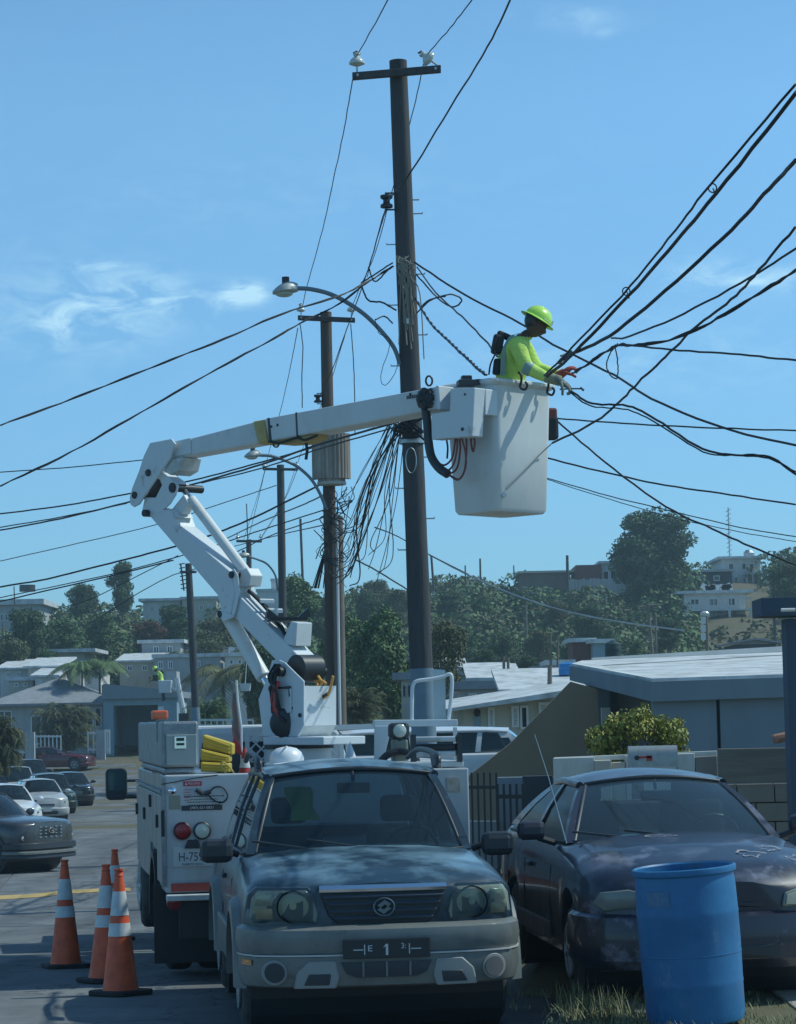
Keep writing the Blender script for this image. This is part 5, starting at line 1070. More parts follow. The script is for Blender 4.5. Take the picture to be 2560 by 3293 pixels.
fpoly(suv, 'lower_grille', [(-.27, .455), (-.24, .39), (-.18, .365), (.18, .365), (.24, .39), (.27, .455)], black, g, y0=0, off=.10, dep=.04, bevel=0)
for x in (-.14, -.0, .14): fpoly(suv, 'grille_strut', [(x - .006, .37), (x + .006, .37), (x + .006, .455), (x - .006, .455)], silver, g, y0=0, off=.108, dep=.02, bevel=0)
for sg in (-1, 1):
    fpoly(suv, 'bumper_bezel', [(sg * x, z) for x, z in [(.30, .465), (.46, .465), (.53, .40), (.55, .305), (.30, .305), (.28, .37)]], mat('bezel_silver', (.26, .27, .26), .5), g, y0=0, off=.094, dep=.03)  # bezels in one even grey, paler than the bumper
    fpoly(suv, 'bumper_recess', [(sg * x, z) for x, z in [(.33, .39), (.46, .39), (.49, .325), (.34, .325)]], black, g, y0=0, off=.101, dep=.03)
    rg = fpoly(suv, 'fog_light_ring', [(sg * (.66 + .075 * math.cos(a)), .40 + .075 * math.sin(a)) for a in [k * math.pi / 9 for k in range(18)]], mat('bezel_silver', (.2, .2, .2)), g, y0=0, off=.095, dep=.03, bevel=.004)
    fpoly(suv, 'fog_light', [(sg * (.66 + .058 * math.cos(a)), .40 + .058 * math.sin(a)) for a in [k * math.pi / 9 for k in range(18)]], black if sg < 0 else mat('fog_cover', (.12, .12, .12), .6), g, y0=0, off=.108, dep=.03, bevel=0, par=rg)
    # headlight cluster
    hp = [(sg * x, z) for x, z in [(.405, .715), (.775, .715), (.79, .75), (.775, .86), (.74, .905), (.46, .905), (.42, .87), (.395, .76)]]
    fpoly(suv, 'headlight_surround', [(sg * x, z) for x, z in [(.38, .69), (.80, .69), (.82, .75), (.80, .88), (.75, .925), (.45, .925), (.40, .89), (.375, .76)]], gp, g, y0=.03, off=.005, dep=.06)
    hl = fpoly(suv, 'headlight', hp, mat('lamp_inner', (.50, .54, .48), .5, .1, col2=(.36, .40, .36), scale=14), g, y0=.03, off=.012, dep=.05, bevel=.006)
    fpoly(suv, 'lamp_cover', hp, glass('hazy_lamp_cover', (.95, .98, .88), .95, .12, 1.45, .8, .22), g, y0=.03, off=.05, dep=.03, bevel=0, par=hl)
    fpoly(suv, 'reflector', [(sg * (.54 + .095 * math.cos(a)), .81 + .078 * math.sin(a)) for a in [k * math.pi / 10 for k in range(20)]], mat('headlamp_bowl', (.38, .42, .37), .3, .3), g, y0=.03, off=.022, dep=.01, bevel=0, par=hl)
    m = MB(); yb_ = .03 + yfront(.54, g['W'] / 2, g['na']) - .034; m.lathe([(.088, .0), (.094, -.012), (.098, .0)], 28, (sg * .54, yb_, .81), Matrix.Rotation(R(90), 3, 'X'), cap=False); m.build('reflector_rim', darkmetal, hl, smooth=40)
    fpoly(suv, 'bulb', [(sg * (.54 + .022 * math.cos(a)), .815 + .022 * math.sin(a)) for a in [k * math.pi / 5 for k in range(10)]], clearlens, g, y0=.03, off=.036, dep=.02, bevel=0, par=hl)
    fpoly(suv, 'turn_signal', [(sg * x, z) for x, z in [(.655, .735), (.755, .735), (.765, .80), (.66, .80)]], mat('dim_amber', (.42, .34, .20), .3, coat=.4), g, y0=.03, off=.026, dep=.01, bevel=.003, par=hl)
    fpoly(suv, 'side_light', [(sg * x, z) for x, z in [(.655, .815), (.765, .815), (.745, .875), (.66, .885)]], mat('lamp_cell', (.34, .37, .35), .25, .5), g, y0=.03, off=.026, dep=.01, bevel=.003, par=hl)
    if sg < 0: fpoly(suv, 'corner_marker', [(sg * x, z) for x, z in [(.79, .44), (.84, .44), (.84, .472), (.79, .472)]], amber, g, y0=0, off=.10, dep=.03)
grl = fpoly(suv, 'grille', [(-.38, .885), (-.33, .75), (-.27, .70), (.27, .70), (.33, .75), (.38, .885)], black, g, y0=.03, off=.012, dep=.05)
fpoly(suv, 'grille_surround', [(-.41, .90), (-.35, .72), (-.28, .675), (.28, .675), (.35, .72), (.41, .90)], gp, g, y0=.03, off=.0, dep=.05)
for i in range(4):
    z = .865 - i * .042; wv = (.36 - i * .022) / (g['W'] / 2); sweep_front(suv, 'grille_bar', [(-.035, z - .012), (-.05, z), (-.035, z + .008), (0, z + .006), (0, z - .012)], mat('grille_grey', (.075, .10, .13), .4), g, -wv, wv, y0=.03, n=10, par=grl)
sweep_front(suv, 'chrome_strip', [(-.04, .893), (-.045, .91), (-.02, .932), (.02, .93), (.02, .893)], chrome, g, -.455, .455, y0=.03, n=14)
# emblem: an S made of two facing hooks in an oval ring
m = MB(); yb = .03 - .055; m.tube([(.062 * math.cos(a), yb, .80 + .052 * math.sin(a)) for a in [k * math.pi / 12 for k in range(25)]], .0055, 6)
for s2 in (1, -1): m.prism([(s2 * x, yb - .006, .80 + s2 * z) for x, z in [(.040, .018), (.0, .042), (-.042, .012), (-.02, .0), (.028, -.026), (.012, -.034), (-.004, -.024), (-.018, -.032), (.012, -.048), (.045, -.022), (-.006, .010), (.0, .020), (.022, .008)]], (0, .008, 0)) if False else m.prism([(s2 * x, yb - .006, .80 + s2 * z) for x, z in [(.042, .016), (.004, .042), (-.042, .010), (-.022, -.004), (.004, .016), (.024, .003)]], (0, .008, 0))
m.build('emblem', mat('emblem_chrome', (.16, .19, .21), .35, .8), grl, smooth=30)
pl = MB(); pl.box((0, -.115, .535), (.52, .012, .115)); plo = pl.build('licence_plate', mat('black_plate', (.018, .022, .026), .4), suv, bevel=.006)
pw_ = mat('plate_print', (.55, .58, .58), .6)
m = MB(); m.b2((-.006, -.1235, .495), (.008, -.121, .56)); m.prism([(-.022, -.1235, .538), (-.0055, -.1235, .5605), (-.0055, -.1235, .548)], (0, .0025, 0)); m.build('plate_numeral', pw_, plo); text('plate_text', 'E', .05, pw_, plo, (-.10, -.1225, .535), (R(90), 0, 0), sx=1.3); text('plate_text', '3:', .045, pw_, plo, (.10, -.1225, .545), (R(90), 0, 0))
m = MB()
for sx, w2 in ((-.17, .06), (.175, .06)): m.b2((sx - w2 / 2, -.1232, .526), (sx + w2 / 2, -.121, .532)); 
for sx in (-.132, .135): m.b2((sx - .003, -.1232, .50), (sx + .003, -.121, .56))
m.build('plate_lines', pw_, plo)
for c_ in kids(suv):
    if c_.name.split('.')[0] in ('bumper', 'lower_bumper', 'bumper_crease', 'lower_grille', 'grille_strut', 'bumper_bezel', 'bumper_recess', 'fog_light_ring', 'corner_marker', 'licence_plate'): c_.location.z += .03
scuff(silver, (.07, .07, .07), 5, .60, .68, (1, 1, 2), .5); scuff(gp, (.07, .12, .17), 4, .56, .66, amt=.5)
# flares, door lower cladding, roof rails, mirror housings
for sg in (-1, 1):
    for wy_ in (g['fo'], g['fo'] + g['wb']):
        m = MB(); rows = []
        for k in range(15):
            a = math.pi * k / 14 * 1.04 - .06; ca, sa = math.cos(a), math.sin(a); rows.append([(sg * (.84 - .02), wy_ - .395 * ca, .345 + .395 * sa), (sg * (.84 + .045), wy_ - .40 * ca, .345 + .40 * sa), (sg * (.84 + .04), wy_ - .46 * ca, .345 + .465 * sa), (sg * (.84 - .03), wy_ - .50 * ca, .345 + .51 * sa)])
        m.grid(rows, close=True); m.build('wheel_flare', silver, suv, smooth=40)
    m = MB(); m.b2((sg * .80, 1.22, .36), (sg * .86, 2.80, .60)); m.build('side_cladding', silver, suv, bevel=.02)
    m = MB(); m.tube(spline([(sg * .60, 1.86, 1.59), (sg * .61, 1.98, 1.665), (sg * .61, 2.9, 1.695), (sg * .60, 3.5, 1.63)], 5), .02, 8); m.build('roof_rail', black, suv, smooth=60)
    m = MB(); m.prism([(sg * .585, 1.82, 1.58), (sg * .63, 1.82, 1.575), (sg * .63, 1.95, 1.67), (sg * .585, 1.95, 1.675)], (0, .25, 0)); m.build('roof_rail_foot', black, suv, bevel=.01)
    m = MB(); m.box((sg * .925, 1.42, 1.085), (.215, .10, .155)); m.build('mirror_housing', black, suv, bevel=.045)
m = MB(); m.box((.06, 1.655, 1.47), (.085, .004, .02)); m.build('mirror_sticker', frameM, suv)
# hi-vis vest hung behind the windscreen
vest = mat('hi_vis_green', (.42, .75, .08), .8, col2=(.30, .55, .05), scale=6, bump=.3)
m = MB(); rows = []
for i in range(7):
    z = 1.475 - i * .037; rows.append([(-.36 + .085 * math.cos(a) * (1 + .15 * math.sin(i * 1.3)) + (i * .008), 1.80 + .03 * math.sin(a), z) for a in [k * math.pi / 6 for k in range(12)]])
m.grid(rows, close=True); m.add(rows[0], [tuple(range(12))]); m.add(rows[-1], [tuple(range(12))[::-1]]); vv = m.build('safety_vest', vest, None, smooth=60, label='bright green safety vest seen through the windscreen of the teal SUV', cat='vest')
vv.location = suv.location; vv.rotation_euler = suv.rotation_euler
# ---------------------------------------------------------------- purple hatch/sedan
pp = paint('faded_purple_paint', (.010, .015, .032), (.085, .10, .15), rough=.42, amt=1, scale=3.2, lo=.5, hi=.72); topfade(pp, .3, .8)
scuff(pp, (.17, .18, .24), 2.6, .56, .64, (1, .7, 1), .75)
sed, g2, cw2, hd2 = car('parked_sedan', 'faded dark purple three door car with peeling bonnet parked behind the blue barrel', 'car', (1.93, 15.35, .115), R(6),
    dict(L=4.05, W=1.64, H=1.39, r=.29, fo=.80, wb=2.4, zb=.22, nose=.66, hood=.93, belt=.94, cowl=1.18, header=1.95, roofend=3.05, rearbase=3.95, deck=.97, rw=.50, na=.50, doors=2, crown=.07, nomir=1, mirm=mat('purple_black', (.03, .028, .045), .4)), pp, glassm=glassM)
for c_ in kids(sed):
    if c_.name.startswith('side_window'): c_.data.materials[0] = glassS
sweep_front(sed, 'bumper', [(-.0, .22), (-.07, .28), (-.09, .42), (-.06, .54), (-.01, .56), (.1, .56), (.1, .22)], pp, g2, y0=.02)
fpoly(sed, 'grille_slot', rr(-.34, .34, .585, .625, .015), black, g2, off=.01)
fpoly(sed, 'lower_grille', rr(-.34, .34, .29, .37, .03), black, g2, y0=.02, off=.092, bevel=0)
for sg in (-1, 1):
    h = fpoly(sed, 'headlight', [(sg * x, z) for x, z in [(.38, .585), (.70, .575), (.76, .62), (.72, .69), (.56, .71), (.40, .67)]], headM if sg > 0 else mat('dull_lens', (.16, .18, .16), .3, coat=.5), g2, off=.05, dep=.06, bevel=.01)
    fpoly(sed, 'turn_signal', [(sg * x, z) for x, z in [(.40, .60), (.52, .595), (.52, .69), (.41, .66)]], mat('yellowed_lens', (.42, .42, .33), .3, coat=.4), g2, off=.064, dep=.01, bevel=.003, par=h)
    m = MB(); m.box((sg * .93, 1.52, 1.02), (.19, .10, .125)); m.build('mirror_housing', MT['purple_black'], sed, bevel=.04)
    m = MB(); m.box((sg * .825, 2.2, .36), (.03, 1.4, .12)); m.build('sill', mat('rusty_sill', (.14, .11, .10), .8, col2=(.04, .035, .05), scale=6), sed, bevel=.01)
m = MB(); a0 = cw2(-1) + Vector((-.02, -.12, .0)); m.tube([a0, a0 + Vector((-.10, .03, .42)), a0 + Vector((-.185, .06, .72))], [.0045, .003, .002], 6); m.build('aerial', steel, sed)
# peeled clear coat islands on the bonnet
random.seed(21); peel = mat('peeled_primer', (.30, .31, .34), .7, col2=(.25, .24, .28), scale=9)
for (px, py, rx, ry) in [(.30, .45, .13, .06), (.45, .62, .08, .05), (-.15, 1.05, .11, .03), (.58, .42, .06, .05)]:
    n_ = 18; o_ = []; zf = lambda y: lerp([(0, .66), (.25, .78), (.7, .876), (1.18, .93)], y)
    for k in range(n_):
        a = 2 * math.pi * k / n_; q = random.uniform(.35, 1.2); x = px + rx * q * math.cos(a); y = py + ry * 1.6 * q * math.sin(a); o_.append((x, y))
    inner = [(px + (x - px) * .85, py + (y - py) * .72) for x, y in o_]; hz_ = lambda x, y: zf(y) + .07 * (1 - (abs(x) / .82) ** 2.0) * .98 + .006
    m = MB(); m.grid([[(x, y, hz_(x, y)) for x, y in o_ + o_[:1]], [(x, y, hz_(x, y)) for x, y in inner + inner[:1]]]); m.build('peeled_patch', peel, sed, fix=False)
# ---------------------------------------------------------------- street cars on the left
def street(name, label, cat, px, d, rz, sp, pm, **kw):
    p = P(px, 2400, d); return car(name, label, cat, (p.x, d, road_z(d) + .005), rz, sp, pm, group='cars in the street on the left', **kw)
dg = paint('dark_grey_paint', (.045, .05, .055), (.07, .075, .08), rough=.25); sil = paint('silver_paint', (.42, .45, .46), (.36, .38, .4), rough=.3); whp = paint('white_car_paint', (.68, .70, .70), (.6, .62, .62), rough=.3)
blk = paint('black_paint', (.015, .015, .02), (.03, .03, .035), rough=.2); mar = paint('maroon_paint', (.085, .012, .02), (.12, .02, .03), rough=.25); blu = paint('navy_paint', (.02, .03, .055), (.04, .05, .08), rough=.25)
SUVs = dict(L=4.05, W=1.77, H=1.60, r=.34, fo=.84, wb=2.52, zb=.32, nose=.94, hood=1.06, belt=1.07, cowl=1.15, header=1.75, roofend=3.4, rearbase=3.98, deck=1.1, tail=1.05, rw=.58, suv=1, na=.42)
v1, gv, *_ = street('crossover', 'dark grey crossover with silver skid plate nosing in from the left edge', 'suv', 165, 49.5, R(56), SUVs, dg)
facia(v1, gv, .60, .78, .62, .80, .56, .66, .94, mtl=black, lens=clearlens, bars=0)
grl = [c for c in kids(v1) if c.name.startswith('grille')][0]
for i in range(4):
    for j in range(7):
        x = -.45 + j * .15; z = .70 + i * .065; fpoly(v1, 'grille_stud', rr(x - .03, x + .03, z - .012, z + .012, .01, 1), steel, gv, off=.02, dep=.02, par=grl, bevel=0) if abs(x) > .1 or i in (0,) else None
m = MB(); m.tube([(.085 * math.cos(a), .0, .82 + .05 * math.sin(a)) for a in [k * math.pi / 10 for k in range(21)]], .009, 5); m.prism([(-.045, -.008, .79), (-.028, -.008, .79), (-.018, -.008, .815), (.018, -.008, .83), (.028, -.008, .85), (.045, -.008, .85), (.03, -.008, .79), (.016, -.008, .79), (.018, -.008, .812), (-.018, -.008, .80)], (0, .01, 0)); m.build('emblem', chrome, v1)
sweep_front(v1, 'skid_plate', [(-.05, .37), (-.09, .38), (-.09, .42), (-.06, .44), (.05, .44), (.05, .37)], silver, gv, y0=0); sweep_front(v1, 'chin', [(-.04, .28), (-.07, .30), (-.06, .36), (.05, .36), (.05, .28)], black, gv, y0=0); sweep_front(v1, 'bumper', [(-.04, .46), (-.07, .48), (-.06, .58), (0, .60), (.1, .6), (.1, .46)], black, gv, y0=0)
for sg in (-1, 1):
    fpoly(v1, 'lamp_ring', [(sg * x, z) for x, z in rr(.585, .845, .565, .795, .03)], chrome, gv, off=.006)
    for wy_ in (.84, 3.36):
        m = MB(); rows = [[(sg * .86, wy_ - .395 * math.cos(a), .34 + .395 * math.sin(a)), (sg * .91, wy_ - .40 * math.cos(a), .34 + .40 * math.sin(a)), (sg * .90, wy_ - .46 * math.cos(a), .34 + .46 * math.sin(a)), (sg * .86, wy_ - .47 * math.cos(a), .34 + .47 * math.sin(a))] for a in [math.pi * k / 12 for k in range(13)]]; m.grid(rows, close=True); m.build('wheel_flare', black, v1, smooth=40)
hat = dict(L=3.75, W=1.68, H=1.50, r=.29, fo=.75, wb=2.4, zb=.22, nose=.76, hood=.97, belt=.98, cowl=.95, header=1.55, roofend=3.1, rearbase=3.65, deck=1.0, tail=.95, rw=.54, na=.55, crown=.08)
v2, gv, *_ = street('hatchback', 'silver hatchback with clear headlamps parked behind the dark grey crossover', 'car', 150, 88, R(17), hat, sil)
facia(v2, gv, .60, .80, .50, .78, .30, .56, .64, lens=clearlens); bumper(v2, gv, .26, .52, sil, (.28, .40))
v3, gv, *_ = street('hatchback', 'white small car partly hidden behind the dark grey crossover', 'car', 52, 72, R(20), hat, whp)
facia(v3, gv, .60, .80, .50, .78, .30, .56, .64, lens=clearlens); bumper(v3, gv, .26, .52, whp, (.28, .40))
v4, gv, *_ = street('sedan', 'dark green car whose roof shows just above the silver hatchback', 'car', 178, 97, R(15), dict(H=1.56), paint('dark_green_paint', (.015, .04, .04)))
facia(v4, gv, .60, .78, .50, .78, .30, .56, .64); bumper(v4, gv, .26, .52, MT['dark_green_paint'])
v5, gv, *_ = street('sedan', 'black sedan with pale rear window standing in the lane beyond the silver hatchback', 'car', 240, 107, R(14), dict(L=4.5, H=1.45, nose=.78, deck=.98), blk)
facia(v5, gv, .62, .76, .45, .78, .34, .52, .66, mtl=steel, lens=redlens); bumper(v5, gv, .25, .5, blk)
v6, gv, *_ = street('coupe', 'maroon coupe parked side on before the white fence at the end of the street', 'car', 302, 141, R(82), dict(L=4.6, W=1.8, H=1.37, r=.33, wb=2.7, fo=.9, header=2.2, roofend=3.2, rearbase=4.4, deck=.98, cowl=1.45, belt=.92, hood=.9, nose=.68, doors=2), mar)
facia(v6, gv, .56, .70, .45, .80, .30, .45, .55, lens=clearlens); bumper(v6, gv, .22, .45, mar)
v7, gv, *_ = street('minivan', 'silver blue van with large windscreen near the left edge behind the white car', 'van', 62, 106, R(15), dict(L=4.3, W=1.75, H=1.75, nose=.85, hood=1.05, belt=1.02, cowl=.9, header=1.5, roofend=3.9, rearbase=4.25, deck=1.1, tail=1.05, rw=.62), sil)
facia(v7, gv, .62, .80, .50, .80, .3, .55, .65, lens=clearlens); bumper(v7, gv, .26, .5, sil)
v8, gv, *_ = street('hatchback', 'dark navy car tucked between the silver van and the maroon coupe', 'car', 112, 122, R(15), dict(H=1.62, rw=.6, deck=1.1), blu)
facia(v8, gv, .62, .80, .50, .80, .3, .55, .65, lens=clearlens); bumper(v8, gv, .26, .5, blu)
v9, gv, *_ = street('wagon', 'dark navy car cut off by the left edge under the palm', 'car', -25, 84, R(15), dict(H=1.7, rw=.6, deck=1.1), blu)
facia(v9, gv, .62, .80, .50, .80, .3, .55, .65, lens=headM); bumper(v9, gv, .26, .5, blu)
wv_, gv, *_ = car('minivan', 'white van side on behind the slanting taupe wall right of the utility truck', 'van', (P(1712, 2345, 42).x, 42, .0), R(90 + 180), dict(L=4.8, W=1.85, H=1.74, r=.34, wb=2.9, nose=.9, hood=1.15, belt=1.32, cowl=1.0, header=1.6, roofend=4.45, rearbase=4.75, deck=1.34, tail=1.30, rw=.70, crown=.05, suv=1), whp)
wv_.location.x -= 4.85; wv_.rotation_euler.z = R(-90); wv_.location.y = 42
# people-free details on plates
for v, g_, s_ in ((v2, hat, .42), (v3, hat, .42)):
    m = MB(); m.box((0, -.075, s_ + .03), (.30, .01, .15)); m.build('licence_plate', frameM, v)
# ================================================================ utility truck
CAMV = Vector((0, 0, CAMZ))
def hit(px, py, O, n):
    v = cam_dir(px, py); return CAMV + v * ((Vector(O) - CAMV).dot(n) / v.dot(n))
TO = Vector((-.67, 19.6, road_z(19.6))); TR = R(9); TRM = Matrix.Rotation(TR, 3, 'Z'); TRI = TRM.inverted()
truck = empty('utility_truck', TO, TR, 'white utility bucket truck parked behind the teal SUV with its boom raised', 'truck')
def tl(p): return TRI @ (Vector(p) - TO)                        # world point to truck coordinates
RN = TRM @ Vector((0, 1, 0))
def rf(px, py, dy=0): p = tl(hit(px, py, TO + RN * dy, RN)); return p
def tp(px, py, d): return tl(P(px, py, d))
zT = rf(700, 2489).z; zB = rf(700, 2868).z
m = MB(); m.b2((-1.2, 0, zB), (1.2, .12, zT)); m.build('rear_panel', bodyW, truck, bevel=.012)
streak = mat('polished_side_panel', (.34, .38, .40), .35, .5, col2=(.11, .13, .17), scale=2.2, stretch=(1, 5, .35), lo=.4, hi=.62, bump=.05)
def cab_side(sg):
    m = MB(); x0, x1 = sg * .72, sg * 1.2
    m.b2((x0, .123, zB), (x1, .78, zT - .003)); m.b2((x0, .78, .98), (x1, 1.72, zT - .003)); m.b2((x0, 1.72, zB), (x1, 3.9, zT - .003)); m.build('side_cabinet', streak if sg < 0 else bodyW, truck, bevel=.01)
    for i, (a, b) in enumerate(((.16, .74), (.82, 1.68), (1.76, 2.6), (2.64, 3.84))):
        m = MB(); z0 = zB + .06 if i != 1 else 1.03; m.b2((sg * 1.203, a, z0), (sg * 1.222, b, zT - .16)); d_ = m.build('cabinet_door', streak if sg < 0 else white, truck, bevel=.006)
        m = MB(); m.b2((sg * 1.224, b - .2, (z0 + zT) / 2), (sg * 1.24, b - .08, (z0 + zT) / 2 + .10)); m.build('latch', darkmetal, d_)
    m = MB(); m.b2((sg * 1.203, .12, zT - .14), (sg * 1.228, 3.9, zT - .12)); m.build('drip_rail', alu, truck)
    m = MB(); r0 = []
    for k in range(13): a = math.pi * k / 12; r0.append([(sg * 1.18, 1.25 - .50 * math.cos(a), .42 + .56 * math.sin(a)), (sg * 1.235, 1.25 - .50 * math.cos(a), .42 + .56 * math.sin(a)), (sg * 1.235, 1.25 - .45 * math.cos(a), .42 + .50 * math.sin(a)), (sg * 1.18, 1.25 - .45 * math.cos(a), .42 + .50 * math.sin(a))])
    m.grid(r0, close=True); m.build('fender_lip', black, truck)
cab_side(-1); cab_side(1)
for sg in (-1, 1):
    for i in (0, 1): wheel(truck, sg * (1.03 - i * .27), 1.25, .41, .23, sg, mat('white_rim', (.5, .52, .5), .5, col2=(.2, .18, .15), scale=9), spokes=8)
    wheel(truck, sg * .98, 5.6, .41, .25, sg, MT['white_rim'], spokes=8)
m = MB(); m.b2((-.5, .2, .38), (-.38, 6, .55)); m.b2((.38, .2, .38), (.5, 6, .55)); m.b2((-.38, .3, .42), (.38, .42, .54)); m.build('chassis_rail', black, truck)
m = MB(); m.b2((-1.15, .1, zB - .10), (1.15, .5, zB - .004)); m.build('floor_sill', black, truck)
for x0_ in (-1.16, .42): m = MB(); m.b2((x0_, -.012, zB + .012), (x0_ + .74, -.002, zB + .075)); m.build('red_stripe', mat('faded_red_stripe', (.34, .06, .045), .6), truck)
m = MB(); m.b2((-1.2, -.10, zB - .055), (1.2, .02, zB - .008)); m.build('rear_bumper', whited, truck, bevel=.008)
for sg in (-1, 1):
    m = MB(); m.box((sg * 1.0, .62, .42), (.52, .015, .62)); m.build('mud_flap', black, truck)
m = MB(); m.b2((-.75, .25, .05), (.75, 3.8, .40)); m.build('underbody_gear', black, truck, bevel=.05)
m = MB(); q = rf(560, 2902); m.lathe([(.06, 0), (.055, .02), (0, .022)], 16, q, Matrix.Rotation(R(90), 3, 'X')); m.build('low_red_reflector', redlens, truck)
m = MB(); m.b2((-1.1, .0, zB - .35), (-.62, .04, zB - .06)); m.build('step_plate', black, truck)
# bed floor, cab
m = MB(); m.b2((-.72, .123, .86), (.72, 3.9, .92)); m.build('deck', alu, truck)
cabz = 1.98
m = MB(); m.prism([(-.92, 4.6, .5), (.92, 4.6, .5), (.94, 4.6, 1.35), (.78, 4.6, cabz - .08), (.66, 4.6, cabz), (-.66, 4.6, cabz), (-.78, 4.6, cabz - .08), (-.94, 4.6, 1.35)], (0, 1.6, 0)); m.build('cab', white, truck, bevel=.03)
m = MB(); m.prism([(-.60, 4.585, 1.42), (.60, 4.585, 1.42), (.55, 4.585, cabz - .16), (-.55, 4.585, cabz - .16)], (0, .012, 0)); m.build('rear_cab_window', winM, truck)
m = MB(); m.prism([(-.92, 6.2, .5), (.92, 6.2, .5), (.88, 6.2, 1.30), (-.88, 6.2, 1.30)], (0, 1.3, -.08)); m.build('bonnet', white, truck, bevel=.05)
# tail lights, plate, stickers
def disc(px, py, r_, mt, ring, nm):
    q = rf(px, py); m = MB(); rx = Matrix.Rotation(R(90), 3, 'X'); m.lathe([(r_, 0), (r_, .02), (r_ * .86, .028), (r_ * .84, .01)], 28, q, rx, cap=False); o = m.build(nm, ring, truck, smooth=30)
    m = MB(); m.lathe([(r_ * .86, .005), (r_ * .8, .022), (r_ * .4, .03), (0, .032)], 28, q, rx); m.build('lens', mt, o, smooth=40)
disc(586, 2672, .070, redlens, mat('dark_red_ring', (.10, .02, .03), .5), 'tail_light'); disc(650, 2671, .070, clearlens, black, 'reversing_light')
for sx in (1, ): 
    for px_, mt_, rg_ in ((1425, redlens, MT['dark_red_ring']), (1361, clearlens, black)): disc(px_, 2672, .070, mt_, rg_, 'tail_light' if px_ > 1400 else 'reversing_light')
q = rf(557, 2757); m = MB(); m.b2((q.x, -.012, q.z - .076), (q.x + .305, -.002, q.z + .076)); pl = m.build('licence_plate', mat('pale_plate', (.50, .54, .53), .5), truck, bevel=.01)
tx = mat('plate_ink', (.05, .06, .08), .6); text('plate_text', 'H-7594', .098, tx, pl, (q.x + .155, -.0125, q.z - .002), (R(90), 0, 0), sx=.78); text('plate_text', 'PUERTO RICO', .026, tx, pl, (q.x + .15, -.0125, q.z - .058), (R(90), 0, 0))
a, b = rf(600, 2700), rf(640, 2727); m = MB(); m.prism([(a.x - .02, -.03, b.z), (b.x + .02, -.03, b.z), (b.x - .01, -.03, a.z), (a.x + .01, -.03, a.z)], (0, .028, 0)); m.build('plate_lamp', black, truck, bevel=.006)
def sticker(x0, x1, y0, y1, mt, nm, dz=0): a, b = rf(x0, y0), rf(x1, y1); m = MB(); m.b2((a.x, -.006 - dz, b.z), (b.x, -.001 - dz, a.z)); return m.build(nm, mt, truck), ((a.x + b.x) / 2, (a.z + b.z) / 2)
stR = mat('warning_red', (.40, .05, .07), .5); stW = mat('sticker_white', (.6, .64, .64), .5); stK = mat('sticker_black', (.03, .035, .04), .5); stT = mat('brownish_patch', (.25, .26, .20), .7)
o, c = sticker(590, 649, 2513, 2527, stR, 'warning_sticker'); text('sticker_text', '▲PELIGRO'.replace('▲', ''), .024, stW, o, (c[0] + .01, -.008, c[1]), (R(90), 0, 0)); m = MB(); m.prism([(c[0] - .062, -.0085, c[1] - .009), (c[0] - .042, -.0085, c[1] - .009), (c[0] - .052, -.0085, c[1] + .009)], (0, .002, 0)); m.build('warning_triangle', stW, o)
o, c = sticker(584, 715, 2591, 2604, stK, 'notice_strip'); text('sticker_text', '(787) 621-0821', .026, stW, o, (c[0], -.008, c[1]), (R(90), 0, 0), sx=1.15)
m = MB(); q = rf(620, 2540)
for k in range(5): m.b2((q.x - .07, -.004, q.z - .02 * k), (q.x - .07 + [.06, .055, .06, .05, .058][k], -.001, q.z - .02 * k + .004))
m.build('small_print', stR, truck); m = MB(); q = rf(655, 2562)
for k, (w0, t_) in enumerate([(.30, 1), (.2, .6), (.26, .8), (.24, .8)]):
    z = q.z - k * .022; x = q.x - w0 / 2
    while x < q.x + w0 / 2: ww = random.uniform(.008, .02); m.b2((x, -.004, z), (x + ww, -.001, z + .008 * t_)); x += ww + .006
m.build('small_print', stK, truck)
sticker(544, 580, 2559, 2602, stT, 'grey_patch')
m = MB(); q = rf(553, 2543); m.lathe([(.03, 0), (.03, .02), (.012, .035), (0, .036)], 14, q, Matrix.Rotation(R(90), 3, 'X')); m.build('round_catch', chrome, truck, smooth=40)
m = MB(); p = [rf(632, 2535), rf(640, 2552), rf(652, 2548), rf(668, 2550), rf(690, 2531), rf(716, 2533), rf(731, 2560), rf(715, 2580), rf(690, 2575), rf(668, 2556)]; m.tube(spline([v + Vector((0, -.03, 0)) for v in p], 5), .007, 6)
m.build('trailer_cable', wireM, truck); m = MB(); m.tube([rf(630, 2538) + Vector((0, -.03, 0)), rf(652, 2553) + Vector((0, -.03, 0))], .018, 8); m.tube([rf(655, 2553) + Vector((0, -.03, 0)), rf(676, 2545) + Vector((0, -.03, 0))], .018, 8); m.build('cable_plug', black, truck)
m = MB(); p = [rf(517, 2522), rf(560, 2515), rf(620, 2503), rf(700, 2492)]; m.tube([v + Vector((0, -.02, 0)) for v in p], .004, 5); m.build('rear_cord', wireM, truck)
m = MB(); p = rf(524, 2640); m.b2((p.x - .015, -.02, p.z - .12), (p.x + .012, -.001, p.z + .08)); m.build('hinge', darkmetal, truck)
m = MB(); p = rf(519, 2500); m.b2((p.x - .0, -.012, zB + .05), (p.x + .03, -.001, zT - .02)); m.build('corner_trim', alu, truck)
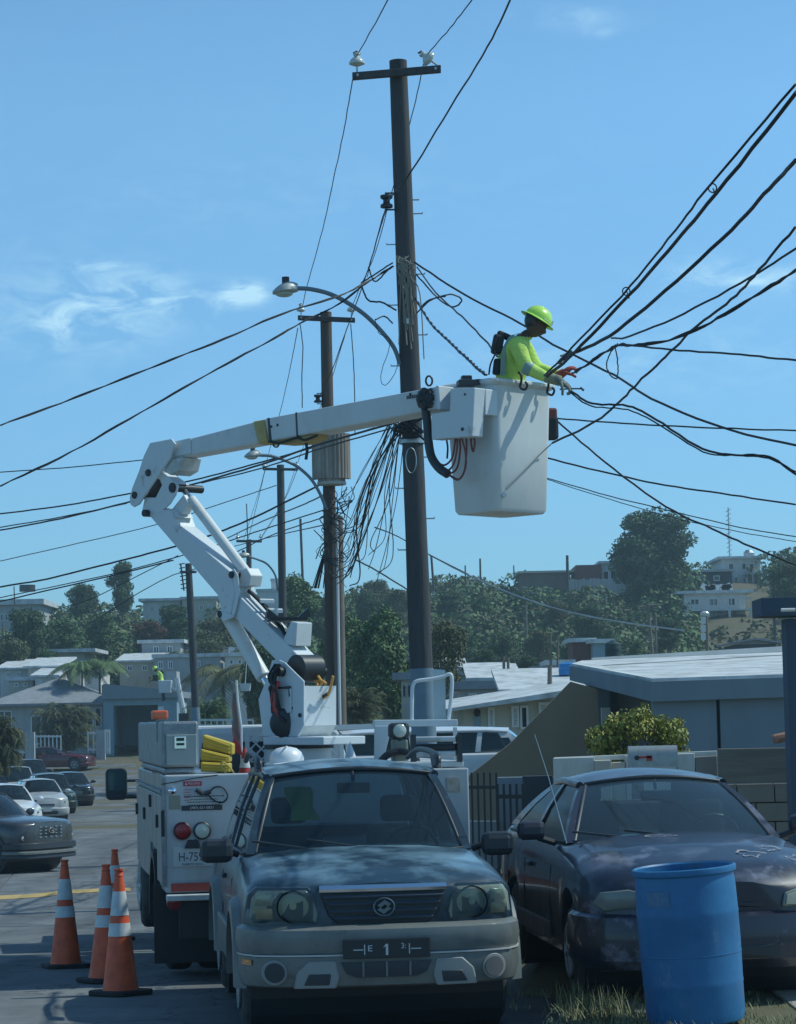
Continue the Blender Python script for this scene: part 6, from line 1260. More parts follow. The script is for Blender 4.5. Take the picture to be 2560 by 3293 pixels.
# toolbox of tread plate on the left rear corner
a, b = rf(517, 2482, .1), rf(642, 2318, .1); m = MB(); m.prism([(a.x + .01, .10, a.z + .03), (b.x - .01, .10, a.z + .03), (b.x - .01, .10, b.z), (a.x + .01, .10, b.z)], (0, 3.5, 0)); m.b2((a.x + .03, .12, zT), (b.x - .03, 3.5, a.z + .028))
tb = m.build('tread_plate_toolbox', alu, truck, bevel=.02)
c0, c1 = rf(535, 2462, .1), rf(632, 2361, .1); m = MB(); m.b2((c0.x, .082, c0.z), (c1.x, .098, c1.z)); m.build('toolbox_door', mat('toolbox_door', (.36, .38, .36), .5, .5), tb, bevel=.006)
m = MB(); q0, q1 = rf(561, 2410, .08), rf(598, 2366, .08); m.b2((q0.x, .066, q0.z), (q1.x, .080, q1.z)); m.build('paddle_latch', chrome, tb, bevel=.006); m = MB(); m.b2((q0.x + .015, .060, q0.z + .03), (q1.x - .015, .064, q1.z - .055)); m.b2((q0.x + .015, .060, q1.z - .04), (q1.x - .015, .064, q1.z - .015)); m.build('latch_slot', black, tb)
a, b = rf(489, 2314, .6), rf(541, 2284, .6); m = MB(); m.b2((a.x, .6, a.z), (b.x, .72, b.z)); bc = m.build('orange_beacon', mat('beacon_orange', (.75, .13, .04), .3, coat=.5), truck, bevel=.015)
m = MB(); m.b2(((a.x + b.x) / 2 - .03, .62, rf(517, 2345, .6).z - .1), ((a.x + b.x) / 2 + .03, .7, a.z - .002)); m.build('beacon_post', alu, bc)
# wing mirror
o = tp(375, 2522, 25.6); h = P(375, 2472, 25.6).z - P(375, 2574, 25.6).z; m = MB(); m.prism([(o.x + x, o.y, o.z + z) for x, z in rr(-.11, .11, -h / 2, h / 2, .05)], (0, .10, 0)); mi = m.build('wing_mirror', black, truck, bevel=.015)
m = MB(); m.prism([(o.x + x, o.y - .006, o.z + z) for x, z in rr(-.09, .09, -h / 2 + .09, h / 2 - .02, .04)], (0, .004, 0)); m.build('mirror_glass', mat('mirror_glass', (.10, .17, .18), .06, .7), mi)
m = MB(); m.cyl(o + Vector((.08, .05, h * .1)), o + Vector((.30, .05, h * .1)), .015); m.cyl(o + Vector((.08, .05, -h * .4)), o + Vector((.30, .05, -h * .4)), .022); m.build('mirror_arm', black, mi)
# headache rack with diamond mesh
yr = 4.3
def rk(px, py): return tl(hit(px, py, TO + RN * yr, RN))
a, b = rk(650, 2352), rk(1205, 2336); m = MB(); m.prism([a + Vector((0, 0, -.025)), b + Vector((0, 0, -.025)), b + Vector((0, 0, .025)), a + Vector((0, 0, .025))], (0, .05, 0)); m.build('rack_beam', white, truck)
for px in (795, 856, 1018, 1098, 1118):
    p = rk(px, 2352); m = MB(); m.b2((p.x - .02, yr + .002, .9), (p.x + .02, yr + .045, p.z - .028)); m.build('rack_post', white, truck)
for (x0, x1, y0, y1) in ((800, 855, 2366, 2452), (1020, 1097, 2362, 2456)):
    a, b = rk(x0, y1), rk(x1, y0); W_, H_ = b.x - a.x, b.z - a.z; st = .105; m = MB()
    k = -int(H_ / st) - 1
    while k * st < W_ + H_:
        for sg in (1, -1):
            o0 = k * st
            pts = []
            t0, t1 = 0, H_
            x_0, x_1 = (o0, o0 + H_) if sg > 0 else (o0 + H_ , o0)
            # clip
            f = lambda t: x_0 + (x_1 - x_0) * t
            ts_ = sorted([0, 1] + [((0 - x_0) / (x_1 - x_0)), ((W_ - x_0) / (x_1 - x_0))])
            lo_ = max(0, min(((0 - x_0) / (x_1 - x_0)), ((W_ - x_0) / (x_1 - x_0)))); hi_ = min(1, max(((0 - x_0) / (x_1 - x_0)), ((W_ - x_0) / (x_1 - x_0))))
            if hi_ - lo_ > .02: m.tube([(a.x + f(lo_), yr + .02 + sg * .005, a.z + H_ * lo_), (a.x + f(hi_), yr + .02 + sg * .005, a.z + H_ * hi_)], .009, 5)
        k += 1
    m.build('diamond_mesh', white, truck)
# right rear cabinet, tubes, spotlight, cover
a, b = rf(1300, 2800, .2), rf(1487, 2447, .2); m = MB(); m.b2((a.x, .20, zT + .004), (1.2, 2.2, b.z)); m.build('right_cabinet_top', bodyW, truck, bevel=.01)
a, b = rf(1437, 2546, .0), rf(1478, 2500, .0); m = MB(); m.b2((a.x, -.012, a.z), (b.x, -.001, b.z)); m.build('rusty_patch', mat('rusty_patch', (.36, .28, .20), .7, col2=(.5, .5, .48), scale=20), truck)
q = rf(1470, 2482, .2); m = MB(); m.lathe([(.03, 0), (.026, .03), (0, .035)], 12, q, Matrix.Rotation(R(90), 3, 'X')); m.build('round_catch', chrome, truck, smooth=40)
for (y0, nm) in ((2378, 'pole_tube'), (2404, 'pole_tube'), (2424, 'pole_tube')):
    p0, p1 = tp(1334, y0, 20.2), tp(1468, y0 - 2, 20.0); m = MB(); m.tube([p0, p1], .022 if y0 != 2404 else .028, 12); m.build(nm, whited if y0 != 2404 else darkmetal, truck, smooth=50)
for px in (1328, 1476): p0, p1 = tp(px, 2362, 20.0), tp(px, 2450, 20.0); m = MB(); m.b2((p0.x - .02, p0.y - .03, p1.z), (p0.x + .02, p0.y + .03, p0.z)); m.build('tube_bracket', black, truck)
p = tp(1282, 2350, 20.6); m = MB(); m.box(p, (.17, .12, .13)); sl = m.build('spotlight', black, truck, bevel=.03); m = MB(); m.lathe([(.055, 0), (.045, .01), (0, .015)], 20, p + Vector((0, -.062, 0)), Matrix.Rotation(R(90), 3, 'X')); m.build('lamp_glass', clearlens, sl, smooth=40)
m = MB(); m.cyl(p + Vector((0, 0, -.25)), p + Vector((0, 0, -.06)), .05); m.tube(spline([tp(1225, 2448, 20.5), tp(1250, 2425, 20.5), tp(1290, 2417, 20.5), tp(1330, 2430, 20.4), tp(1345, 2460, 20.4)], 5), .03, 8); m.build('winch_hose', darkmetal, truck)
m = MB(); m.b2((tp(1262, 2440, 20.6).x, p.y - .05, .95), (tp(1312, 2440, 20.6).x, p.y + .1, p.z - .068)); m.build('winch_body', mat('dull_olive_metal', (.17, .19, .16), .6), truck, bevel=.02)
p0, p1 = tp(1204, 2326, 21.0), tp(1472, 2324, 21.0); m = MB(); m.prism([p0 + Vector((0, 0, -.028)), p1 + Vector((0, 0, -.028)), p1 + Vector((0, 0, .028)), p0 + Vector((0, 0, .028))], (0, .10, 0)); m.build('side_beam', white, truck, bevel=.006)
m = MB(); m.prism([tp(1205, 2334, 20.95), tp(1268, 2334, 20.95), tp(1252, 2370, 20.95), tp(1232, 2450, 20.95), tp(1204, 2450, 20.95)], (0, .03, 0)); m.build('gusset_post', white, truck, bevel=.005)
p0 = tp(1470, 2338, 21.0); m = MB(); m.b2((p0.x - .025, p0.y, zT), (p0.x + .0, p0.y + .06, p0.z - .002)); m.build('rack_post', white, truck)
m = MB(); m.tube(spline([tp(x, y, 21.1) for x, y in [(1325, 2318), (1325, 2250), (1328, 2205), (1342, 2190), (1385, 2184), (1425, 2176), (1445, 2168), (1453, 2180), (1452, 2230), (1442, 2318)]], 6), .016, 8); m.build('grab_rail', white, truck, smooth=60)
m = MB(); m.prism([tp(1392, 2152, 21.15), tp(1432, 2154, 21.15), tp(1434, 2316, 21.15), tp(1398, 2316, 21.15)], (0, .02, 0)); m.build('side_board', mat('pale_blue_board', (.36, .47, .52), .5, col2=(.5, .56, .56), scale=4), truck)
# ---------------------------------------------------------------- boom in its own upright plane
BT = Vector((P(960, 2300, 23.4).x, 23.4, 0)); U = Vector((.715, -.70, 0)).normalized(); NN = Vector((-U.y * -1, 0, 0)); NN = Vector((U.y, -U.x, 0)).normalized()   # NN faces the camera's left
def bp(px, py, off=0): return tl(hit(px, py, BT + NN * off, NN))
NL = TRI @ NN
def plate(pts, o0, o1, nm, mt, par=None, bevel=.008): m = MB(); m.prism([bp(x, y, o0) for x, y in pts], NL * (o1 - o0)); return m.build(nm, mt, par or truck, bevel=bevel)
def pin(px, py, o0, o1, r_, nm='pivot_pin', mt=None, par=None): c = bp(px, py, o0); m = MB(); m.cyl(c, c + NL * (o1 - o0), r_, 18); return m.build(nm, mt or darkmetal, par or truck, bevel=.004)
UL = TRI @ U; c = bp(962, 2400, 0)
m = MB(); m.lathe([(.36, 0), (.36, .26), (.33, .28)], 32, Vector((c.x, c.y, .93))); m.lathe([(.30, 0), (.30, c.z - .93 - .28)], 24, Vector((c.x, c.y, 1.21))); m.build('pedestal', boomW, truck, smooth=40)
m = MB(); m.lathe([(.325, -.02), (.325, .02)], 48, Vector((c.x, c.y, c.z))); m.build('slewing_ring', darkmetal, truck)
plate([(846, 2370), (962, 2370), (1040, 2370), (1040, 2396), (846, 2396)], .27, -.27, 'turntable', boomW)
# turret plates
tsh = [(874, 2124), (893, 2120), (915, 2130), (976, 2190), (976, 2334), (958, 2369), (846, 2369), (830, 2250), (850, 2200), (864, 2160)]
plate(tsh, .235, .215, 'turret_side_plate', boomW)
plate([(x, y) for x, y in [(918, 2128), (976, 2190), (976, 2334), (958, 2369), (846, 2369), (846, 2300), (870, 2250)]], -.215, -.235, 'turret_side_plate', boomW)
a, b = bp(976, 2206, .21), bp(976, 2334, .21); m = MB(); m.prism([a, b, b - UL * .03, a - UL * .03], NL * -.42); m.build('turret_front_plate', boomW, truck)
a, b = bp(976, 2334, .21), bp(958, 2369, .21); m = MB(); m.prism([a - UL * .001, b, b + Vector((0, 0, .03)), a - UL * .03], NL * -.42); m.build('turret_bottom_plate', whited, truck)
pin(893, 2160, .30, -.30, .045); pin(965, 2300, .24, .25, .02); pin(940, 2277, .235, .245, .012)
m = MB(); c = bp(915, 2325, .245); m.blob(c, .14, .06, .14, 16, 10); m.build('hydraulic_motor', black, truck, smooth=50)
m = MB(); random.seed(5)
for i in range(7):
    o_ = random.uniform(.25, .32); m.tube(spline([bp(895 + random.uniform(-12, 8), 2135, o_), bp(878 + random.uniform(-14, 10), 2180, o_ + .03), bp(880 + random.uniform(-14, 10), 2230, o_ + .03), bp(890 + random.uniform(-15, 15), 2290, o_), bp(905 + random.uniform(-8, 20), 2320, o_)], 4), .012, 6)
m.build('black_hoses', wireM, truck)
m = MB()
for i in range(4): o_ = .26 + i * .015; m.tube(spline([bp(885 + i * 4, 2190, o_), bp(872 + i * 5, 2225, o_ + .02), bp(880 + i * 3, 2285, o_ + .02), bp(900, 2318, o_)], 4), .014, 6)
m.build('red_hoses', redp, truck)
m = MB(); m.box(bp(925, 2210, .255), (.07, .03, .02)); m.tube([bp(890, 2212, .25), bp(930, 2212, .25), bp(932, 2240, .25)], .012, 6); m.build('control_bracket', black, truck)
plate([(898, 2205), (935, 2215), (935, 2290), (898, 2300)], .255, .237, 'cover_plate', white)
# lower boom: two box sections
plate([(464, 1640), (548, 1640), (566, 1690), (742, 1840), (757, 1903), (743, 1974), (716, 1990), (699, 1914)], .13, -.13, 'lower_boom', boomW, bevel=.012)
plate([(757, 1905), (972, 2122), (972, 2165), (930, 2168), (743, 1974)], .115, -.115, 'lower_boom_base', boomW, bevel=.012)
plate([(700, 1960), (744, 1976), (757, 1903), (742, 1838), (752, 1828), (764, 1850), (770, 1905), (752, 1985), (716, 1998)], .145, .131, 'cylinder_bracket', boomW)
for i in range(4): x = 835 + i * 27; y = 1935 + i * 31; a = bp(x, y, .09); m = MB(); dr = (bp(862, 1966, .09) - bp(835, 1935, .09)).normalized(); m.prism([a, a + dr * .02, a + dr * .02 + Vector((0, 0, .03)), a + Vector((0, 0, .03))], NL * -.18); m.build('hose_clamp', steel, truck)
m = MB(); m.tube(spline([bp(800, 1900, -.02), bp(850, 1945, -.02), bp(905, 2015, -.02), bp(940, 2080, -.02), bp(985, 2140, -.02)], 5), .02, 7); m.tube(spline([bp(800, 1900, .03), bp(850, 1950, .03), bp(905, 2020, .03), bp(960, 2110, .03)], 5), .016, 7); m.build('boom_hoses', wireM, truck)
# boom rest saddle
a = bp(925, 1998, 0); m = MB(); m.box(a + Vector((0, 0, .02)), (.36, .18, .03)); m.build('saddle_plate', darkmetal, truck); m = MB()
for dx in (-.15, .15): m.prism([a + Vector((dx - .06, -.09, .035)), a + Vector((dx + .06, -.09, .035)), a + Vector((dx + (.04 if dx > 0 else -.04), -.09, .12))], (0, .18, 0))
m.build('saddle_pads', black, truck); plate([(905, 2070), (950, 2078), (955, 2002), (935, 1998)], .10, -.10, 'saddle_post', white)
m = MB(); m.tube(spline([bp(950, 2040, -.05), bp(970, 2035, -.1), bp(962, 2055, -.1), (bp(982, 2075, -.12))], 4), .02, 6); m.build('orange_rope', mat('orange_rope', (.65, .33, .08), .8), truck)
# sheave and orange straps at the turret
m = MB(); c = bp(985, 2150, .0); m.cyl(c + NL * .13, c - NL * .13, .13, 24); m.build('black_sheave', black, truck, smooth=40)
m = MB(); st = MT['orange_rope']
for pts in ([(985, 2165), (1000, 2200), (1010, 2235), (1022, 2245), (1040, 2225), (1052, 2175)], [(1000, 2170), (1015, 2195), (1005, 2215), (1018, 2240)], [(992, 2190), (1015, 2190), (1030, 2200)]): m.tube(spline([bp(x, y, -.05) + UL * .08 for x, y in pts], 5), .014, 6)
m.build('orange_strap', st, truck, smooth=60); m = MB(); m.tube([bp(1010, 2250, -.05) + UL * .08, bp(1035, 2232, -.05) + UL * .08], .02, 8); m.build('strap_hook', black, truck)
# lift cylinder and link cylinder
def cyl_px(x0, y0, x1, y1, off, r0, nm, mt=None): m = MB(); m.tube([bp(x0, y0, off), bp(x1, y1, off)], r0, 20); return m.build(nm, mt or white, truck, smooth=40)
cyl_px(730, 1975, 848, 2178, .0, .072, 'lift_cylinder', mat('cylinder_white_rust', (.68, .70, .68), .4, col2=(.32, .22, .13), scale=4, lo=.55, hi=.75)); cyl_px(848, 2178, 872, 2222, .0, .04, 'cylinder_rod', chrome); pin(870, 2215, .24, -.24, .035)
cyl_px(615, 1607, 792, 1842, -.02, .052, 'link_cylinder', MT['cylinder_white_rust']); cyl_px(588, 1572, 618, 1612, -.02, .028, 'cylinder_rod', chrome)
plate([(752, 1842), (792, 1826), (806, 1850), (800, 1885), (765, 1888)], .06, -.10, 'cylinder_foot', white); pin(742, 1848, .16, -.16, .035); pin(705, 1975, .15, -.15, .035)
# elbow plates, links
el = [(482, 1424), (550, 1411), (562, 1426), (547, 1474), (508, 1530), (468, 1588), (446, 1622), (430, 1631), (418, 1622), (416, 1600), (424, 1570), (446, 1515), (462, 1465)]
plate(el, .17, .145, 'elbow_plate', boomW); plate(el, -.145, -.17, 'elbow_plate', boomW)
cv = [(455, 1648), (480, 1662), (515, 1648), (545, 1622), (565, 1590), (572, 1560), (520, 1518), (505, 1522), (520, 1560), (500, 1600), (465, 1600)]
plate(cv, .125, .105, 'knuckle_plate', boomW); plate(cv, -.105, -.125, 'knuckle_plate', boomW)
plate([(497, 1530), (512, 1518), (566, 1556), (556, 1580)], .09, -.09, 'link_arm', boomW); plate([(550, 1640), (585, 1655), (604, 1615), (590, 1590)], .05, -.05, 'boom_link', boomW)
plate([(520, 1632), (560, 1640), (575, 1665), (530, 1660)], .10, -.10, 'boom_cap', white)
for (x, y) in ((474, 1520), (430, 1592), (462, 1650)): pin(x, y, .185, -.185, .036)
pin(553, 1568, .13, -.26, .04, 'link_pin'); pin(552, 1568, .14, .12, .05, 'pin_cap'); 
plate([(540, 1478), (585, 1470), (575, 1512), (548, 1528), (525, 1515)], .13, -.13, 'inner_bracket', whited); plate([(480, 1560), (520, 1520), (535, 1560), (505, 1598), (475, 1600)], .06, -.06, 'pivot_block', darkmetal)
# upper boom: inner tube, yellow wear ring, outer fibreglass tube
plate([(548, 1426), (817, 1356), (833, 1426), (545, 1478)], .10, -.10, 'upper_boom_inner', fibre, bevel=.02)
plate([(558, 1420), (612, 1408), (614, 1458), (556, 1470)], .112, .101, 'data_plate', white)
plate([(812, 1355), (852, 1348), (858, 1420), (830, 1430)], .125, -.125, 'wear_ring', mat('yellowed_resin', (.48, .36, .14), .6, col2=(.35, .24, .08), scale=8), bevel=.015)
plate([(850, 1346), (1406, 1242), (1412, 1314), (864, 1420)], .135, -.135, 'upper_boom_outer', fibre, bevel=.015)
plate([(1400, 1240), (1410, 1240), (1416, 1316), (1403, 1318)], .145, -.145, 'boom_end_frame', white)
plate([(858, 1344), (866, 1343), (874, 1420), (864, 1424)], .14, -.14, 'black_band', black); plate([(948, 1326), (954, 1325), (958, 1404), (952, 1406)], .14, -.14, 'black_band', black)
plate([(870, 1421), (1010, 1395), (1000, 1412), (960, 1426), (900, 1430)], .10, -.10, 'resin_patch', MT['yellowed_resin'])
m = MB(); m.tube(spline([bp(864, 1420, .14), bp(900, 1424, .14), bp(955, 1408, .14), bp(980, 1415, .14), bp(1020, 1400, .14)], 5), .012, 6); m.tube([bp(985, 1425, .1), bp(988, 1450, .1), bp(984, 1478, .1)], .016, 6); m.tube(spline([bp(888 + 9 * math.cos(k), 1430 + 8 * math.sin(k), .12) for k in range(7)], 3), .008, 5); m.build('boom_cord', wireM, truck)
for (x, y) in ((873, 1372), (893, 1367), (1320, 1268)): pin(x, y, .137, .145, .013, 'bolt')
m = MB()
for k in range(5): pass
c = bp(1368, 1282, .15); m.lathe([(.10, 0), (.10, .02), (.06, .05), (.03, .07), (0, .07)], 8, c, NL.to_track_quat('Z', 'Y').to_matrix()); 
for k in range(6): a = k * 1.047; m.box(c + Vector((.06 * math.cos(a), -.05, .065 * math.sin(a))), (.05, .04, .05), Matrix.Rotation(a, 3, 'Y'))
m.build('rotary_joint', darkmetal, truck, smooth=30); m = MB(); q = bp(1380, 1232, 0); m.tube([q + Vector((.03 * math.cos(k * .63), 0, .045 * math.sin(k * .63) + .02)) for k in range(11)], .01, 6); m.build('lifting_eye', darkmetal, truck)
m = MB(); q = bp(1325, 1276, .138)
for k in range(6): m.box(q + UL * (.022 * k - .06), (.013, .004, .03), TRI @ Matrix.Rotation(math.atan2(NN.y, NN.x), 3, 'Z') @ Matrix.Rotation(R(90), 3, 'Z') @ Matrix.Identity(3))
m.build('maker_lettering', stK, truck)
# control box between boom and bucket
a = [bp(1448, 1250, .16), bp(1526, 1246, .16), bp(1518, 1403, .16), bp(1388, 1414, .16), bp(1386, 1330, .16), bp(1446, 1322, .16)]
m = MB(); m.prism(a, NL * -.14); m.prism([a[0] + NL * -.142, a[1] + NL * -.142, bp(1526, 1330, .16) + NL * -.142, bp(1446, 1326, .16) + NL * -.142], NL * -.16)
m.build('control_box', boomW, truck, bevel=.008)
m = MB(); q = bp(1500, 1232, 0); m.box(q, (.16, .14, .05)); m.box(q + Vector((.0, 0, .04)), (.09, .09, .05)); m.box(q + Vector((.13, .03, .01)), (.10, .10, .05)); m.build('control_levers', black, truck, bevel=.008)
pin(1495, 1268, .165, .17, .01, 'bolt'); pin(1487, 1380, .165, .17, .016, 'bolt')
# bucket: rounded tapered box along U and NN
e0 = tl(hit(1592, 1621, BT + NN * .0 + Vector((0, 0, 0)), NN)); nearT = P(1592, 1218, 21.75); nearB = P(1592, 1640, 21.75)
S_ = .63; SN = .77; topc = nearT - U * (S_ / 2) - NN * (SN / 2); Hb = nearT.z - nearB.z
def ring(s, z, r_=.07):
    pts = []
    for (sx, sy, a0) in ((1, 1, 0), (-1, 1, 90), (-1, -1, 180), (1, -1, 270)):
        for k in range(5): a = R(a0 + k * 22.5); pts.append(tl(Vector((topc.x, topc.y, 0)) + U * (sx * (s / 2 - r_) + r_ * math.cos(a)) + NN * (sy * ((s + SN - S_) / 2 - r_) + r_ * math.sin(a)) + Vector((0, 0, nearT.z + z))))
    return pts
rows = [ring(S_ + .05, -.035), ring(S_ + .075, -.02), ring(S_ + .075, .0), ring(S_ + .03, .012), ring(S_ - .03, .0), ring(S_ - .04, -.05), ring(S_ - .10, -Hb + .05)]
out_ = [ring(S_ - .0, -.05), ring(S_ - .03, -.45 * Hb), ring(S_ - .085, -Hb + .03, .06), ring(S_ - .12, -Hb - .0, .06), ring(.2, -Hb + .01, .05)]
m = MB(); m.grid([out_[4], out_[3], out_[2], out_[1], out_[0]] + rows, close=True); m.add(out_[4], [tuple(range(20))]); m.add(rows[-1], [tuple(range(20))[::-1]]); bk = m.build('bucket', fibre, truck, smooth=38)
tail = [tl(hit(x, y, topc + U * (S_ / 2 + o_), U)) for x, y, o_ in ((1776, 1425, .05), (1740, 1458, .012), (1695, 1505, -.006), (1640, 1560, -.018), (1628, 1572, -.02))]
m = MB(); m.tube(spline(tail, 5), .006, 6); m.build('cable_shadow_line', mat('cable_shadow_grey', (.16, .19, .20), .7), truck)  # thin grey tube drawn in place of the cable's shadow on the bucket
for px, py in ((1668, 1236), (1755, 1254)):
    fr = TRI @ (U * 1.0); p0 = tl(hit(px, py - 28, topc + U * (S_ / 2 + .035), U)); m = MB(); m.tube(spline([p0 + Vector((0, 0, .03)), p0 + fr * .03, p0 + fr * .03 + Vector((0, 0, -.05)), p0 + fr * .015 + Vector((0, 0, -.105)), p0 + fr * .045 + Vector((.02, 0, -.13)), p0 + fr * .06 + Vector((.03, 0, -.09)), p0 + fr * .05 + Vector((.02, 0, -.06))], 4), .011, 8); m.build('rim_hook', darkmetal, truck, smooth=60)
m = MB(); q = tl(hit(1622, 1592, topc + U * (S_ / 2 - .02), U)); m.box(q, (.035, .03, .035), Matrix.Rotation(R(45), 3, 'Y')); m.build('sticker', stW, truck)
# hoses of the bucket
hs = lambda pts, o_: spline([bp(x, y, o_) for x, y in pts], 6)
m = MB(); m.tube(hs([(1368, 1312), (1374, 1360), (1378, 1420), (1388, 1470), (1412, 1505), (1440, 1525)], .12), [.042] * 10 + [.038] * 21 if False else .040, 12); m.build('hose_sleeve', black, truck, smooth=60)
rh = mat('red_hose', (.20, .05, .05), .6)
for i, pts in enumerate([[(1425, 1510), (1450, 1530), (1478, 1540), (1498, 1500), (1496, 1450), (1485, 1410)], [(1415, 1500), (1440, 1512), (1460, 1490), (1470, 1440), (1470, 1408)], [(1410, 1490), (1432, 1495), (1455, 1470), (1465, 1410)], [(1420, 1505), (1445, 1522), (1470, 1505), (1480, 1450), (1478, 1408)], [(1438, 1522), (1470, 1543), (1492, 1520), (1500, 1460), (1500, 1405)], [(1515, 1405), (1516, 1430), (1522, 1452), (1527, 1420), (1520, 1400)], [(1436, 1412), (1440, 1440), (1438, 1475)]]):
    m = MB(); m.tube(hs(pts, .10 - i * .02), .009, 7); m.build('hydraulic_hose', rh if i != 6 else wireM, truck, smooth=60)
# tool pouch on the bucket
c = tl(topc + U * (S_ / 2 - .10) - NN * (SN / 2 + .07) + Vector((0, 0, -.37))); m = MB(); m.box(c, (.14, .12, .22)); pu = m.build('tool_pouch', mat('pouch_black', (.02, .025, .03), .8), truck, bevel=.03); m = MB(); m.box(c + Vector((0, 0, .12)), (.12, .11, .12)); m.build('pouch_flap', mat('pouch_red', (.16, .05, .05), .8), pu, bevel=.02)
# ================================================================ the worker
def person(loc, rz, joints, edges, rad, regions, name, label, root_i=0, mats=()):
    me = bpy.data.meshes.new('body'); me.from_pydata([Vector(j) for j in joints], edges, []); o = bpy.data.objects.new('skinrig', me); COL.objects.link(o)
    sk = o.modifiers.new('skin', 'SKIN'); 
    for i, r_ in enumerate(rad): me.skin_vertices[0].data[i].radius = (r_, r_) if not isinstance(r_, tuple) else r_; me.skin_vertices[0].data[i].use_root = (i == root_i)
    sb = o.modifiers.new('sub', 'SUBSURF'); sb.levels = 2; sb.render_levels = 2
    bpy.context.view_layer.update(); me2 = bpy.data.meshes.new_from_object(o.evaluated_get(bpy.context.evaluated_depsgraph_get())); bpy.data.objects.remove(o)
    me2.materials.clear()
    for m_ in mats: me2.materials.append(m_)
    for p_ in me2.polygons: p_.material_index = regions(p_.center); p_.use_smooth = True
    b = bpy.data.objects.new('body', me2); COL.objects.link(b); r_ = empty(name, loc, rz, label, 'person'); b.parent = r_; return r_, b
shirt = mat('hi_vis_shirt', (.55, .78, .16), .8, col2=(.40, .58, .10), scale=7, bump=1.0, bscale=13); trous = mat('work_trousers', (.03, .04, .07), .9); skinM = mat('brown_skin', (.10, .05, .035), .55); hatM = mat('hi_vis_helmet', (.52, .86, .12), .3, coat=.4)
wc = topc.copy(); fz = nearT.z - Hb + .06
def wl(px, py, d): return P(px, py, d) - Vector((wc.x, wc.y, fz))
dw = 21.95
pel, chest = wl(1632, 1290, dw + .2), wl(1648, 1165, dw + .12)
J = [pel, wl(1641, 1235, dw + .14), chest, wl(1662, 1108, dw + .10), wl(1688, 1088, dw + .08), wl(1708, 1062, dw + .06),
     wl(1664, 1110, dw - .08), wl(1690, 1180, dw - .14), wl(1745, 1208, dw - .16), wl(1792, 1226, dw - .18),
     wl(1682, 1110, dw + .28), wl(1722, 1185, dw + .26), wl(1775, 1200, dw + .12), wl(1808, 1208, dw + .02),
     Vector((.08, -.08, pel.z - .08)), Vector((.05, -.08, .48)), Vector((-.02, -.08, .08)), Vector((.09, -.08, .05)),
     Vector((.08, .10, pel.z - .08)), Vector((.05, .10, .48)), Vector((-.02, .10, .08)), Vector((.09, .10, .05))]
E_ = [(0, 1), (1, 2), (2, 3), (3, 4), (4, 5), (3, 6), (6, 7), (7, 8), (8, 9), (3, 10), (10, 11), (11, 12), (12, 13), (0, 14), (14, 15), (15, 16), (16, 17), (0, 18), (18, 19), (19, 20), (20, 21)]
RD = [.14, .138, .160, .132, .060, .055, .086, .071, .055, .036, .086, .071, .055, .036, .09, .065, .05, .045, .09, .065, .05, .045]
nz_ = J[4].z - .03
def reg(c): 
    if c.z > nz_ + .03 and (c - J[4]).length < .2: return 1
    if c.z < J[0].z - .02: return 2
    return 0
man, body = person((wc.x, wc.y, fz), 0, J, E_, RD, reg, 'person', 'worker in a yellow green shirt and helmet leaning over the bucket rim to a cable', mats=(shirt, skinM, trous))
hc = wl(1722, 1040, dw + .03); tilt = Matrix.Rotation(R(32), 3, 'Y')
m = MB(); rows = []
for i in range(15):
    th = math.pi * i / 14; ring_ = []
    for k in range(20):
        ph = 2 * math.pi * k / 20; x, y, z = math.sin(th) * math.cos(ph) * .100, math.sin(th) * math.sin(ph) * .078, math.cos(th) * .122
        if z < -.02: x = x * (1 - .25 * abs(z) / .122) + .015; y *= (1 - .2 * abs(z) / .122)
        if math.cos(ph) > .8 and -.055 < z < .015: x += .022 * (1 - abs(z + .03) / .05) if abs(z + .03) < .05 else 0     # nose
        if math.cos(ph) > .6 and z < -.08: x += .012                                   # chin
        if math.cos(ph) > .7 and .015 < z < .04: x += .006
        ring_.append(hc + tilt @ Vector((x, y, z)))
    rows.append(ring_)
m.grid(rows, close=True); hd = m.build('head', skinM, man, smooth=0)
for sy in (-1, 1):
    m = MB(); m.blob(hc + tilt @ Vector((-.01, sy * .078, -.01)), .02, .012, .032, 10, 8); m.build('ear', skinM, hd, smooth=0)
    m = MB(); m.blob(hc + tilt @ Vector((.082, sy * .033, .01)), .012, .013, .009, 10, 8); m.build('eye', mat('eye_white', (.5, .48, .45), .3), hd, smooth=0)
m = MB(); m.blob(hc + tilt @ Vector((.093, 0, -.062)), .012, .024, .007, 10, 6); m.build('mouth', mat('lip', (.14, .05, .045), .6), hd, smooth=0)
m = MB(); m.blob(hc + tilt @ Vector((-.018, 0, .015)), .092, .083, .10, 14, 10); m.build('hair', black, hd, smooth=0)
hh = hc + tilt @ Vector((0, 0, .045)); m = MB(); rows = []
for i in range(11):
    th = R(2 + 88 * i / 10); rows.append([hh + tilt @ Vector((math.sin(th) * math.cos(k * math.pi / 16) * .128, math.sin(th) * math.sin(k * math.pi / 16) * .108, math.cos(th) * .115 + (.006 if abs(math.sin(k * math.pi / 16)) < .2 else 0))) for k in range(32)])
for (f, z) in ((1.04, .002), (1.30, -.012), (1.30, -.018), (.98, -.006)): rows.append([hh + tilt @ Vector((math.cos(k * math.pi / 16) * .128 * f, math.sin(k * math.pi / 16) * .108 * f, z)) for k in range(32)])
m.grid(rows, close=True); m.add(rows[0], [tuple(range(32))]); hm = m.build('helmet', hatM, man, smooth=50)
m = MB(); m.tube([hh + tilt @ Vector((.131, 0, .012)), hh + tilt @ Vector((.12, 0, .05))], .012, 6); m.tube([hh + tilt @ Vector((.13 * math.cos(k * .3 - 1.2), .11 * math.sin(k * .3 - 1.2), .012)) for k in range(9)], .004, 5); m.build('helmet_clip', stW, hm)
